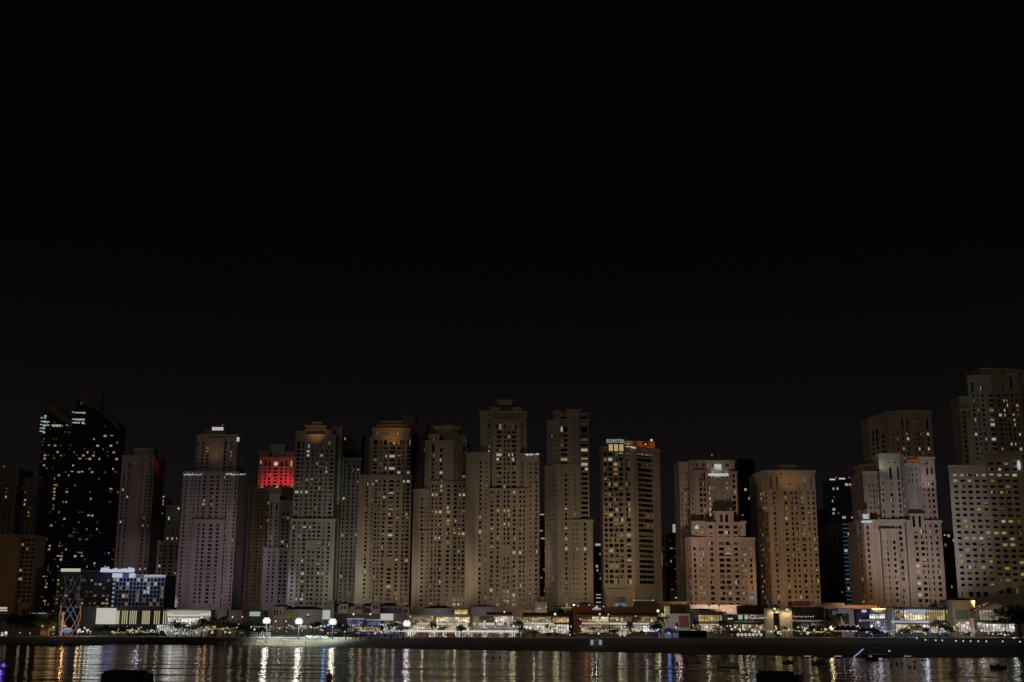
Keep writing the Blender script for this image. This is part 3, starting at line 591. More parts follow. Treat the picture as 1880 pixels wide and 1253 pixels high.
T.block([(1572, 12), (1586, 4), (1606, 2), (1662, 0)], 956, vref=975, dy=-1.6, dep=16, cols='1578:2 1586:3.6 1593:3.6 1606.5:3 1618.5:1.8s 1642:3.6 1653:5.6', rows=(968, 1112), cap=.7, smallh=.3)
T.block([(1566, 16), (1575, 8)], 983, vref=1000, dy=-2.4, dep=10, cols='1571:2.4', rows=(1003, 1112), cap=.6)
T.block([(1621, 0), (1651, 0)], 973, vref=1030, dy=-3, dep=4, cols='1624.6:2.2s 1631.4:2.8 1643.8:4.6', rows=(996, 1112), cap=.6)
T.block([(1577, 8), (1597, 3)], 937.5, vref=945, dy=-2.2, dep=10, rows=(998, 998), cap=.5, zb=958)
m = MB(); xs = T.lx(1588, 950, 2); ys = 2.5
m.prism([(xs-1.9, ys-3), (xs+1.3, ys-3.8), (xs+1.4, ys-3.2), (xs-1.8, ys-2.4)], T.lz(953, 0, 1588), T.lz(944.5, 0, 1588), glow('shield_sign', (.44, .46, .42), .9, .3, (.8, 1, .8)))
m.prism([(xs-2.8, ys-2.9), (xs+2.9, ys-4.4), (xs+3.0, ys-3.8), (xs-2.7, ys-2.3)], T.lz(960, 0, 1588), T.lz(956.5, 0, 1588), SIGNW); m.build('shoulder_sign', T.root)
T.light([(1587, 895, 2), (1589, 925, 0), (1620, 890, 1), (1620, 898, 1), (1636, 887, 1), (1636, 898, 1), (1659, 898, 1), (1639, 919, 2), (1661, 919, 0), (1670, 898, 1), (1673, 908, 0), (1672, 917, 1), (1661, 930, 0), (1685, 931, 0), (1690, 860, 0), (1701, 874, 2), (1709, 874, 1), (1691, 880, 2), (1691, 889, 2), (1702, 883, 2), (1703, 889, 2), (1710, 880, 2), (1655, 982, 2), (1680, 977, 1), (1690, 977, 2), (1709, 977, 2), (1720, 987, 1), (1668, 1007, 1), (1681, 1018, 1), (1682, 1040, 2), (1683, 1051, 0), (1672, 1051, 1), (1671, 1062, 1), (1693, 1061, 1), (1715, 1061, 1), (1723, 1029, 1), (1725, 1050, 0), (1724, 1052, 0), (1656, 1027, 1), (1656, 1037, 1), (1585, 1061, 1), (1688, 1072, 2), (1687, 1094, 2), (1687, 1096, 2), (1673, 1083, 2), (1659, 1071, 1), (1628, 1081, 3), (1614, 1092, 1), (1588, 1104, 0), (1661, 1103, 1)])
T.finish(); TN = T
# --- right: hotel slab with recessed lit loggias
LOG = glow('loggia_yellow', (.26, .19, .065), .95)
T = Tower('hotel_tower', 'wide gridded hotel slab at the right edge with yellow balcony recesses and oval sign', 'tower', 690, 1800, 10.6, STONE, .18, TW, 15, hfrac=.46)
T.block([(1751, 0), (1822, 0)], 857.5, vref=988, dep=26, skew=.42, cols='1762.5:8.4 1775.7:8.4 1789:8.4 1802.4:8.4 1816:8.4', rows=(872.5, 1080), slots='1767.5:9@1087-1096 1782:9@1087-1096 1796:9@1087-1096 1809.5:9@1087-1096', rec=1.4)
T.block([(1822, 0), (1892, 0)], 834, vref=1012, dep=24, skew=.42, dy=-8, cols='1832.8:9.4 1847.2:9.4 1861.4:9.4 1875.6:9.4', rows=(851.5, 1078), slots='1839.5:10@1080-1090 1854.5:10@1080-1090 1869:10@1080-1090', rec=1.5)
m = MB(); xs, zs = T.lx(1870.5, 855, -9), T.lz(854.5, -9, 1870); m.ball((xs, -9.2, zs), .95, SIGNW, 10, 8, 2.9); m.build('oval_sign', T.root)
T.light([(1752.5, 874, LOG), (1765, 874, LOG), (1778, 874, LOG), (1791, 874, LOG), (1805, 872, LOG), (1817, 862, LOG), (1832, 862, LOG), (1834, 865, 2), (1846, 852, 1), (1820, 875, 2), (1834, 875, 0), (1847, 874, 0), (1861, 873, 2), (1753, 883, 0), (1780, 887, LOG), (1821, 905, LOG), (1837, 905, LOG), (1850, 896, 1), (1796, 931, LOG), (1771, 953, LOG), (1771, 964, LOG), (1786, 964, LOG), (1844, 954, 2), (1800, 973, LOG), (1814, 973, LOG), (1830, 978, 0), (1845, 977, 0), (1858, 960, LOG), (1773, 985, LOG), (1788, 985, LOG), (1803, 987, 2), (1859, 985, LOG), (1846, 996, LOG), (1859, 996, LOG), (1776, 1006, LOG), (1803, 1005, LOG), (1766, 1018, LOG), (1766, 1027, LOG), (1820, 1027, LOG), (1876, 1030, LOG), (1806, 1038, LOG), (1849, 1043, LOG), (1780, 1042, 2), (1876, 1054, 0), (1824, 1058, LOG), (1824, 1069, LOG), (1850, 1069, 1)])
T.finish(litmix=(0, 3, 0, 5, 5)); TP = T
T = Tower('apartment_tower', 'dark apartment tower behind the gridded hotel slab, the highest roof in view', 'tower', 850, 1825, 9.2, STONE, .20, TW, 16)
T.block([(1781.5, 0), (1875, 0)], 692, vref=770, dep=26, skew=.36, cols='1790:4.2 1798:2.6 1807:5 1822:8 1837.5:5 1846:2.6 1853:4.4 1862:4 1870:4', rows=(727, 850), slots='1789:3@703-721 1808:5@710-717 1843:5@706-716 1861:3@694-713', bands=(723,))
T.block([(1801, 0), (1851, 0)], 679, vref=685, dy=8, dep=16, rows=(998, 998)); T.block([(1846, 0), (1871, 0)], 681, vref=690, dy=1, dep=14, rows=(998, 998))
T.block([(1763.5, 0), (1783, 0)], 753, vref=790, dep=20, skew=.36, cols='1771.5:4.4 1786:2', rows=(758, 850), dy=-1); T.block([(1760.5, 0), (1787, 0)], 731, vref=735, dy=6, dep=16, rows=(998, 998))
T.block([(1868, 0), (1900, 0)], 683, vref=770, dep=24, dy=5, cols='1875:3 1883:3', rows=(700, 850))
T.light([(1808, 713, 0), (1846, 751, 2), (1868, 749, 0), (1834, 762, 2), (1848, 761, 0), (1828, 772, 1), (1860, 778, 2), (1817, 783, 2), (1789, 794, 2), (1809, 811, 0), (1819, 810, 2), (1832, 809, 2), (1853, 817, 2), (1864, 815, 2), (1841, 829, 0), (1794, 756, 1), (1827, 754, 1), (1874, 826, 2)])
T.finish()
# --- far left
T = Tower('apartment_tower', 'dim mauve tower with red-tinged flank between the dark glass towers and the white-crowned tower', 'tower', 1120, 255, 6.6, STONE4, .04, TW, 17)
T.block([(217, 0), (278, 0)], 838, vref=940, dep=34, cols='222.5:3 231.5:3 243:4 249:3.6 264.5:3 273.5:3', rows=(867, 1110), slots='229.5:2.6@849-861 238:2.6@849-861 270:2.6@849-861 279:2.6@849-861', side=1)
T.block([(247, 0), (281, 0)], 825, vref=832, dy=8, dep=14, rows=(998, 998)); T.block([(244, 0), (262, 0)], 844, vref=850, dy=-1, dep=3, rows=(870, 880), cap=.3)
T.light([(250, 864, 2), (256, 879, 0), (256, 885, 0), (249, 891, 0), (248, 898, 2), (246, 910, 2), (226, 899, 2), (233, 911, 2), (252, 931, 1), (220, 959, 2), (248, 965, 1), (249, 976, 1), (240, 983, 0), (248, 983, 2), (239, 992, 2), (239, 1003, 2), (237, 1023, 2), (244, 1030, 2), (272, 844, 2), (263, 964, 2), (254, 1046, 2), (264, 1047, 2)])
T.finish()
T = Tower('office_tower', 'slim dark blue glass building beside the dim mauve tower', 'tower', 1250, 297, 6.0, BLUEGLASS, .04, TW, 18)
T.block([(291, 0), (302, 0)], 914, vref=990, dep=20, cols='294:3.4 299:3.4', rows=(920, 1100), cap=0, rec=.1, m=BLUEGLASS)
T.light([(300, 913, 2), (296, 925, 2), (292, 942, 2)])
T.finish()
T = Tower('apartment_tower', 'low stepped dim tower directly left of the white-crowned tower', 'tower', 1060, 312, 7.0, STONE2, .12, TW, 19)
T.block([(304, 0), (330, 0)], 930, vref=950, dep=20, cols='310:3 318.5:3 326:3', rows=(975, 1100), slots='311:3@949-963 319:3@949-963')
T.block([(287, 0), (327, 0)], 995, vref=1030, dep=16, dy=-3, cols='293:4 301:5 313:6 323:3', rows=(1004, 1112))
T.light([(311, 992, 2), (319, 992, 2), (304, 999, 1), (322, 1024, 0), (324, 988, 2), (293, 1036, 2), (316, 1044, 2), (311, 1079, 2), (319, 1071, 2), (311, 1088, 2), (324, 1055, 2), (317, 1105, 1)])
T.finish()
T = Tower('apartment_tower', 'dark brown apartment block at the left edge with a red light on its roof', 'tower', 980, 20, 7.4, STONE5, .03, TW, 20)
T.block([(-40, 0), (31, 0)], 862, vref=900, dep=30, cols='-8:3 3:3 12:3 22:3', rows=(876, 1100)); T.block([(31, 0), (66, 0)], 879, vref=930, dep=26, dy=6, cols='37:3 45:4 54:4 62:2.6', rows=(890, 1100), side=2)
T.light([(10, 911, 2), (45, 918, 2), (45, 924, 2), (48, 902, 1), (37, 985, 1)])
T.finish()
T = Tower('apartment_block', 'low brown block with stacked balconies at the left edge in front of the dark block', 'tower', 880, 25, 7.8, mat('tan_wall', (.30, .19, .10), .9), .10, TW, 21)
T.block([(-60, 0), (30, 0)], 983, vref=1050, dep=26, rows=(998, 998)); T.block([(30, 2), (60, 2)], 985, vref=1050, dep=20, dy=2, cols='38:7 47:7 56:6', rows=(992, 1108), rec=1.2)
T.light([(37, 1050, 0), (40, 1063, 0), (39, 985, 1), (50, 1008, 1), (33, 1025, 1)])
T.finish()
def glass_tower(name, label, Y, uc, cols, base, top, pitch, seed, litp, bands, lights, m=BLACKGLASS, span=None, crown=()):
    """a slab of dark glass; `top` is the roofline as (u, v) points, so the crown can curve or slope"""
    T = Tower(name, label, 'tower', Y, uc, pitch, m, litp, None, seed)
    ub0, ub1, vref = base; n = len(top)
    lo = [(T.lx(u, v), T.lz(v, 0, u)) for u, v in top]
    xl, xr = T.lx(ub0, vref), T.lx(ub1, vref)
    k = [(xl, 0)]+[(xl+(xr-xl)*0, lo[0][1])]+[(x, z) for x, z in lo[1:-1]]+[(xr, lo[-1][1]), (xr, 0)]
    w = T.w; dep = 7 if seed == 42 else 20
    w.face([(x, 0, z) for x, z in k[::-1]][::-1], m)
    w.face([(x, dep, z) for x, z in k][::-1], m)
    for (a, b), (c, d) in zip(k, k[1:]): w.face([(a, 0, b), (a, dep, b), (c, dep, d), (c, 0, d)], m)
    s = Y/F; z = 4.0; zt = max(q[1] for q in lo); t = MB()
    def roof(x):
        P = k[1:-1]
        for (a, b), (c, d) in zip(P, P[1:]):
            if a <= x <= c: return b+(d-b)*(x-a)/(c-a+1e-6)
        return 0
    fl = 0
    while z < zt-6:                                    # spandrel edge of every floor, proud of the glass; windows between
        xs = [xl+(xr-xl)*j/24 for j in range(25) if roof(xl+(xr-xl)*j/24) > z+5]
        if len(xs) > 1: t.box((xs[0], -.35, z-.35), (xs[-1], -.004, z+.25), bands)
        nW = cols
        for j in range(nW):
            xa = xl+(xr-xl)*(j+.12)/nW; xb = xl+(xr-xl)*(j+.88)/nW
            if roof(xa) > z+6 and roof(xb) > z+6:
                T.panes.append((Vector((xa, -.06, 0)), Vector((1, 0, 0)), Vector((0, -1, 0)), xb-xa, z+.7, z+T.fh-.9))
        z += T.fh; fl += 1
    t.build('floor_edge', T.root); T.light(lights)
    T.finish(litmix=(2, 3, 1, 6, 7), darkm=m)
    return T
WG = LITGREEN
GT = glass_tower('office_tower', 'left one of the dark glass pair, warm lit windows down its left edge', 1250, 90, 11, (64.5, 128, 940),
    [(76, 733), (84, 735), (100, 745), (118, 759), (131, 770)], 6.2, 41, .15, mat('dark_band', (.036, .040, .052), .9, spec=.1),
    [(76+0, 767, WG), (82, 767, WG), (76, 774, WG), (83, 774, WG), (89, 774, WG), (76, 781, WG), (84, 781, WG), (75, 786, WG), (82, 786, WG), (75, 792, WG), (97, 781, WG), (104, 781, WG), (110, 781, WG), (126, 781, WG), (107, 829, 0), (109, 836, 0), (80, 834, 0), (80, 841, 0), (78, 853, 0), (91, 821, 0), (99, 821, 0), (105, 872, 0), (104, 878, 0), (74, 878, 0), (103, 891, 0), (102, 897, 0), (102, 904, 0), (101, 910, 0), (100, 916, 0), (69, 916, 0), (68, 922, 0), (68, 928, 0), (67, 936, 0), (80, 916, 1), (88, 917, 1), (86, 935, 1), (79, 935, 1), (95, 935, 1), (64, 967, 0), (75, 966, 1), (95, 967, 0), (124, 905, 0), (126, 871, 0), (121, 925, 0), (118, 953, 0), (80, 994, 1), (61, 993, 1), (79, 1013, 0), (90, 1012, 0), (59, 1020, 0), (59, 1026, 0), (57, 1032, 0), (56, 1045, 0), (56, 1052, 0), (55, 1058, 0), (76, 1045, 1), (112, 1021, 0), (113, 1028, 2), (85, 1070, 0), (85, 1077, 0), (53, 1077, 0), (70, 1086, 0), (52, 1091, 0), (70, 1091, 0), (84, 1105, 0)])
GT2 = glass_tower('office_tower', 'taller dark glass tower with curved sloping crown, right of the glass pair, with bluish lights', 1240, 172, 15, (123, 216, 940),
    [(133, 709), (147, 711), (172, 732), (195, 757), (212, 770), (221, 785)], 6.2, 42, .06, mat('dark_band', (.036, .040, .052), .9, spec=.1),
    [(137, 757, WG), (146, 757, WG), (152, 758, WG), (134, 770, WG), (146, 771, WG), (153, 772, WG), (136, 777, WG), (143, 777, WG), (153, 778, WG), (193, 800, 2), (205, 802, 2), (216, 811, 0), (174, 805, 2), (182, 819, 2), (203, 821, 2), (208, 829, 0), (155, 834, 0), (172, 836, 0), (163, 842, 2), (181, 844, 2), (216, 844, 2), (205, 860, 2), (129, 853, 2), (152, 867, WG), (142, 866, 0), (169, 869, 0), (202, 899, 0), (164, 915, WG), (160, 946, WG), (168, 947, WG), (143, 962, 1), (130, 987, 3), (157, 988, 3), (149, 988, 3), (154, 1015, 0), (153, 1022, 0), (160, 1043, 0), (138, 1020, 2)])

def screen(T, P, name='crown_screen'):
    b = MB(); q = [(T.lx(u, v, -.8), -.8, T.lz(v, -.8, u)) for u, v in P]; b.face(q, mat('pale_mesh_screen', (.13, .12, .115), .9)); b.face([(x, -.5, z) for x, y, z in q[::-1]], mat('pale_mesh_screen', (.13, .12, .115), .9)); b.build(name, T.root)
screen(GT, [(84.5, 754), (100, 762), (118, 775), (130.5, 787), (131, 770), (118, 759), (100, 745), (85, 735.5)])
screen(GT2, [(141, 733), (165, 748), (186, 757), (186, 744), (172, 732.5), (147, 711.5)])
screen(GT2, [(189, 762), (203, 774), (219, 794), (220, 785), (212, 770.5), (195, 757.5), (189, 751)])

def strips2(T, L):
    for u0, u1, v in L:
        b = MB(); b.box((T.lx(u0, v), -.5, T.lz(v+.9, 0, u0)), (T.lx(u1, v), -.1, T.lz(v-.9, 0, u0)), LITGREEN); b.build('lit_floor_strip', T.root)
strips2(GT, ((75, 79, 767.5), (81, 85, 768), (75, 86, 774), (87, 91, 775), (74, 78, 780), (79, 91, 781), (73.5, 82, 786.5), (73, 80, 792), (95, 112, 781), (122, 131, 781)))
strips2(GT2, ((133, 136, 757), (138, 157, 758.3), (132.5, 139, 770), (141, 156, 771), (133.5, 145, 776.5), (151, 156, 778)))
# ------------------------------------------------------------------ background towers seen in the gaps
T = Tower('office_tower', 'black glass tower almost unlit directly right of the tower with the square sign', 'tower', 950, 1370, 8.0, BLACKGLASS, .015, TW, 22)
T.block([(1357, 0), (1386, 0)], 843, vref=880, dep=24, cols='1361:4 1368:4 1375:4 1382:4', rows=(852, 1100), cap=0, m=BLACKGLASS, rec=.1)
T.light([(1366, 897, 2), (1377, 913, 2), (1384, 1048, 2), (1389, 1040, 0), (1386, 1096, 2), (1391, 1098, 2)]); T.finish(darkm=BLACKGLASS)
T = Tower('office_tower', 'blue glass tower with blue and red roof lights and glowing floor bands', 'tower', 1000, 1556, 7.6, BLUEGLASS, .05, TW, 23)
T.block([(1524, 4), (1534, 0), (1576, 0)], 880, vref=900, dep=24, cols='1529:4 1539:6 1547:6 1555:6 1563:6 1571:6', rows=(890, 1112), cap=0, m=BLUEGLASS, rec=.1)
m = MB(); z = T.lz(1110, 0, 1560)
for k in range(20):
    xa = T.lx(1553-k*.0, 1040, -1); m.box((T.lx(1551, 1040), -.5, z), (T.lx(1580, 1040), -.1, z+.55), glow('teal_floor_band', (.05, .10, .12), .8)); z += T.fh
m.build('lit_floor_band', T.root)
m = MB()
for u in (1525, 1528, 1531): m.box((T.lx(u, 881)-.9, -.6, T.lz(882, 0, u)), (T.lx(u, 881)+.9, -.2, T.lz(879.5, 0, u)), SIGNB)
for u in (1542, 1546, 1549): m.box((T.lx(u, 879)-.9, -.6, T.lz(880.5, 0, u)), (T.lx(u, 879)+.9, -.2, T.lz(878, 0, u)), SIGNB)
m.build('roof_light', T.root)
T.light([(1538, 894, 2), (1533, 895, 2), (1555, 893, 2), (1562, 893, 2), (1539, 900, 2), (1535, 920, 2), (1530, 937, 2), (1531, 940, 2), (1549, 948, 2), (1564, 953, 0), (1570, 953, 0), (1562, 977, 2), (1570, 977, 2), (1560, 999, WG), (1566, 999, WG), (1552, 1012, 2), (1563, 1015, 2), (1565, 1026, 2), (1560, 1056, 2), (1566, 1100, 2), (1560, 1077, 2)]); T.finish(darkm=BLUEGLASS)
for u, v, l in ((1535, 877, 'leftmost of the small red lights on the blue glass tower roof'), (1559, 877, 'middle red light on the blue glass tower roof'), (1568, 879, 'rightmost red light on the blue glass tower roof'),
                (8, 857, 'red beacon on the roof of the dark block at the left edge'), (408.5, 781, 'red beacon above the glowing white roof box'),
                (1307, 836, 'red beacon over the tower with the square sign'), (1803, 678, 'red beacon on the highest dark tower at the right edge'), (459, 896.5, 'pinkish beacon on the shoulder of the red-crowned tower')):
    beacon(u, v, {8: 982, 408.5: 1020, 1307: 770, 1803: 862, 459: 1152}.get(u, 1005), l)
T = Tower('office_tower', 'dark building with lit floors and bright framed top, left of the square-sign tower', 'tower', 1000, 1243, 7.4, BLACKGLASS, .30, TW, 24)
T.block([(1229, 0), (1254, 0)], 978, vref=1020, dep=22, cols='1233:5 1240:5 1247:5', rows=(986, 1112), cap=0, rec=.1)
m = MB(); L_ = glow('cream_light', (.34, .30, .22), 1.0)
m.box((T.lx(1235, 970), -.5, T.lz(978, 0, 1240)), (T.lx(1240, 970), -.1, T.lz(963, 0, 1240)), L_)
for v in (964, 969.5, 977): m.box((T.lx(1240.2, 970), -.5, T.lz(v+1, 0, 1245)), (T.lx(1252, 970), -.1, T.lz(v-1.2, 0, 1245)), L_)
m.build('lit_frame', T.root); T.finish(litmix=(2, 2, 2, 4, 5), darkm=BLACKGLASS)
T = Tower('office_tower', 'very dark building with a thin bluish neon line beside the hotel tower', 'tower', 1010, 1218, 7.4, STONE5, .03, TW, 25)
T.block([(1212, 0), (1229, 0)], 975, vref=1000, dep=20, cols='1217:4 1224:4', rows=(985, 1112), cap=0, rec=.1)
m = MB(); m.box((T.lx(1214.5, 1030, -1), -.6, T.lz(1040, -1, 1215)), (T.lx(1215.6, 1030, -1), -.2, T.lz(1016, -1, 1215)), SIGNB); m.build('neon_line', T.root); T.finish()
T = Tower('office_building', 'dark building with a bright roof-edge bar in the gap left of the hotel tower', 'building', 950, 1101, 7.4, BLACKGLASS, .12, TW, 26)
T.block([(1090, 0), (1110, 0)], 1001, vref=1040, dep=20, cols='1096:4 1101:4 1106:4', rows=(1010, 1112), cap=0, rec=.1)
m = MB(); m.box((T.lx(1093, 1000), -.5, T.lz(1002.5, 0, 1100)), (T.lx(1109, 1000), -.1, T.lz(998.5, 0, 1100)), L_)
for v in (1092, 1098, 1106): m.box((T.lx(1094, v), -.5, T.lz(v+1, 0, 1100)), (T.lx(1108, v), -.1, T.lz(v-.6, 0, 1100)), L_)
m.build('lit_bar', T.root); T.light([(1096, 1038, 2), (1101, 1064, 0), (1097, 1050, 2)]); T.finish(darkm=BLACKGLASS)
T = Tower('office_building', 'dark building with white lit floors glimpsed right of the tallest middle tower', 'building', 1000, 996, 7.4, STONE5, .10, TW, 27)
T.block([(989, 0), (1004, 0)], 944, vref=990, dep=20, cols='994:3 999:4', rows=(950, 1112), cap=0, rec=.1)
m = MB()
for v, a, b in ((945, 991, 999), (975, 991, 996), (989, 993, 1000)): m.box((T.lx(a, v), -.5, T.lz(v+1, 0, 996)), (T.lx(b, v), -.1, T.lz(v-1, 0, 996)), L_)
m.build('lit_bar', T.root); T.finish()
T = Tower('apartment_tower', 'narrow dim stone tower standing before the blue glass tower', 'tower', 900, 1532, 8.4, STONE5, .03, TW, 28)
T.block([(1518.5, 0), (1545, 0)], 968, vref=990, dep=20, cols='1523.5:4.2 1533:4.2 1541:3', rows=(978, 1112)); T.finish()
T = Tower('office_tower', 'almost black tower between the plain tan tower and the narrow dim one', 'tower', 940, 1511, 8.4, BLACKGLASS, .01, TW, 29)
T.block([(1500, 0), (1522, 0)], 936, vref=960, dep=24, cols='1507:4 1514:4', rows=(945, 1112), cap=0, m=BLACKGLASS, rec=.1); T.light([(1513, 987, 2), (1514, 1005, 2)]); T.finish(darkm=BLACKGLASS)
T = Tower('apartment_block', 'dim green-grey block in the gap left of the gridded hotel slab', 'building', 900, 1746, 8.4, mat('green_grey_wall', (.16, .18, .13), .9), .03, TW, 30)
T.block([(1731, 0), (1757, 0)], 978, vref=1000, dep=22, cols='1736:4 1743:4 1750:4', rows=(984, 1100)); T.light([(1736, 984, 2), (1743, 987, 2), (1748, 995, 2), (1737, 1001, 1)]); T.finish()
T = Tower('apartment_tower', 'faint dark tower top peeping over the terrace tower', 'tower', 1150, 741, 7, STONE5, .0, TW, 31)
T.block([(720, 0), (763, 0)], 765, vref=780, dep=22, rows=(998, 998)); T.block([(728, 0), (752, 0)], 760, vref=770, dy=4, dep=14, rows=(998, 998)); T.finish()
# ------------------------------------------------------------------ extras on the towers
def sign_box(u0, u1, v0, v1, Y, m, label, name='roof_sign', legs=0.0, cat='sign', d=.8):
    xa, z1 = at(u0, v0, Y); xb, z0 = at(u1, v1, Y); t = thing(name, label, cat, ((xa+xb)/2, Y, z0-legs)); hw = abs(xb-xa)/2; h = abs(z1-z0)
    b = MB(); b.box((-hw, 0, legs), (hw, d, legs+h), m); b.build('panel', t)
    b = MB(); b.box((-hw-.15, .05, legs-.15), (hw+.15, d+.25, legs-.004), DARK)
    if legs:
        for x in (-hw*.7, hw*.7): b.box((x-.12, .2, 0), (x+.12, .5, legs-.15), DARK)
    b.build('frame', t); return t
sign_box(389.5, 409.5, 784.5, 790.5, 1014, SIGNW, 'glowing white sign box on legs on the roof of the mauve tower', legs=2.2)
sign_box(435, 439, 803, 811, 1003, SIGNW, 'small bright sign at the upper right corner of the mauve tower', 'corner_sign', d=.5)
t = thing('round_sign', 'round white illuminated sign on the red floodlit crown', 'sign', (at(506.4, 851.7, 1156)[0], 1156.6, at(506.4, 851.7, 1156)[1]))
m = MB(); m.tube([(0, .0, 0), (0, .5, 0)], 2.0, SIGNW, 20); m.build('disc', t); m = MB(); m.tube([(0, .05, 0), (0, .7, 0)], 2.25, DARK, 20); m.build('rim', t)
def crown(u0, u1, v, Y, n, m_, label):                  # scalloped string of small floods along a parapet
    for k in range(n):
        u = u0+(u1-u0)*k/(n-1); x, z = at(u, v, Y); r = R.uniform(.35, .75)
        t = thing('parapet_light', label, 'parapet light', (x, Y-.8, z-1.2), group=label)
        b = MB(); b.ball((0, 0, 1.2+R.uniform(-.3, .4)), r, m_, 6, 4); b.box((-.1, -.1, 0), (.1, .1, .9), DARK); b.build('lamp', t)
crown(338, 370, 872, 999.5, 13, glow('violet_white_lamp', (.50, .50, .72), .6), 'violet-white light in the row on the left shoulder of the mauve tower')
crown(416, 451, 871.5, 999.5, 16, glow('cream_lamp', (.62, .58, .44), .6), 'cream light in the row on the right shoulder of the mauve tower')
crown(967, 976, 835.3, 852, 6, SIGNW, 'white light in the short row on the right shoulder of the tallest middle tower')
crown(981, 987, 835.3, 852, 3, SIGNW, 'white light at the right end of the tallest middle tower shoulder')
t = thing('spire', 'thin dark spire on the curved glass tower', 'spire', (at(187, 760, 1252)[0], 1252, at(187, 760, 1252)[1]-12)); m = MB(); m.tube([(0, 0, 0), (0, 0, 30), (0, 0, 42)], [1.0, .7, .2], DARK); m.build('mast', t)
# ------------------------------------------------------------------ floodlights that wash the towers, on added masts
def flood(u, Y, v, aimu, aimv, aimY, P, col, angle, label, blend=.8, mast=True):
    x, z = at(u, v, Y); z0 = gz(x); ax, az = at(aimu, aimv, aimY)
    t = thing('floodlight_mast' if mast else 'floodlight', label, 'floodlight', (x, Y, z0 if mast else z-.8)); h = z-z0 if mast else .8
    b = MB(); b.tube([(0, 0, 0), (0, 0, h-.3)], .14 if mast else .07, DARK); b.build('mast' if mast else 'bracket', t)
    b = MB(); b.box((-.5, .0, h-.35), (.5, .5, h+.35), DARK); b.build('housing', t)
    lamp('SPOT', (0, .9, h+.2), P, col, .4, t, None, angle, blend, 'flood_lamp')
    l = [c for c in t.children if c.type == 'LIGHT'][0]
    l.rotation_euler = (Vector((ax, aimY, az))-Vector((x, Y+.9, z+.2))).to_track_quat('-Z', 'Y').to_euler(); return t
FL = [
 (1556, 95, 1000, 1000, 12, (.5, .72, 1), 45, 'blue glass tower'), (172, 95, 1020, 1240, 34, (.25, .38, 1), 45, 'curved glass tower, for sign spill'),  # u, dist in front, aim v, tower Y, centre u, power kW, colour, angle, label; pair added: dim tower fill, blue sign spill
 (383, 95, 985, 1000, 34, (1, .82, .90), 62, 'mauve tower'), (477, 110, 1010, 1150, 16, (1, .78, .6), 45, 'brown shaft of the red-crowned tower'),
 (508, 90, 1020, 1000, 15, (.85, .86, 1.0), 46, 'narrow blue-grey tower'), (578, 100, 975, 960, 36, (.97, 1, .80), 62, 'broad grey-green tower'),
 (642, 95, 1010, 985, 9, (.9, 1, .7), 46, 'dim olive tower'), (712, 95, 985, 940, 24, (1, .80, .58), 62, 'terrace tower'), (668, 80, 1030, 940, 8, (1, .84, .62), 40, 'low wing of the terrace tower'),
 (815, 95, 985, 900, 27, (1, .78, .56), 60, 'wide-capped tower'), (924, 95, 965, 855, 33, (1, .77, .53), 66, 'tallest middle tower'),
 (1048, 95, 965, 810, 27, (1, .76, .50), 62, 'right middle tower'), (1135, 85, 1010, 800, 17, (1, .74, .42), 58, 'hotel tower'),
 (1318, 85, 1015, 750, 38, (1, .70, .46), 72, 'square-sign tower'), (1300, 95, 900, 755, 22, (1, .82, .74), 40, 'upper part of the square-sign tower'),
 (1450, 85, 1000, 780, 20, (1, .68, .36), 62, 'plain tan tower'), (1610, 80, 1060, 705, 26, (1, .60, .22), 62, 'orange-lit foot of the stepped tower'),
 (1690, 80, 930, 710, 52, (.90, .90, 1.0), 62, 'white-lit top of the stepped tower'), (1800, 85, 980, 690, 10, (1, .78, .5), 70, 'gridded hotel slab'),
 (250, 100, 1020, 1120, 17, (1, .74, .74), 46, 'dim mauve tower'), (1670, 95, 830, 830, 8, (1, .85, .6), 35, 'dim upper tower'), (310, 80, 1050, 1060, 6, (.9, .9, .9), 45, 'low stepped tower'),
 (15, 80, 1050, 880, 3, (1, .6, .28), 60, 'stacked-balcony block')]
for u, d, av, TY, P, c, an, nm in FL:
    flood(u+2, TY-d, 1112, u, av+42, TY, P*1750, c, an, 'floodlight on an added mast aimed up at the '+nm)
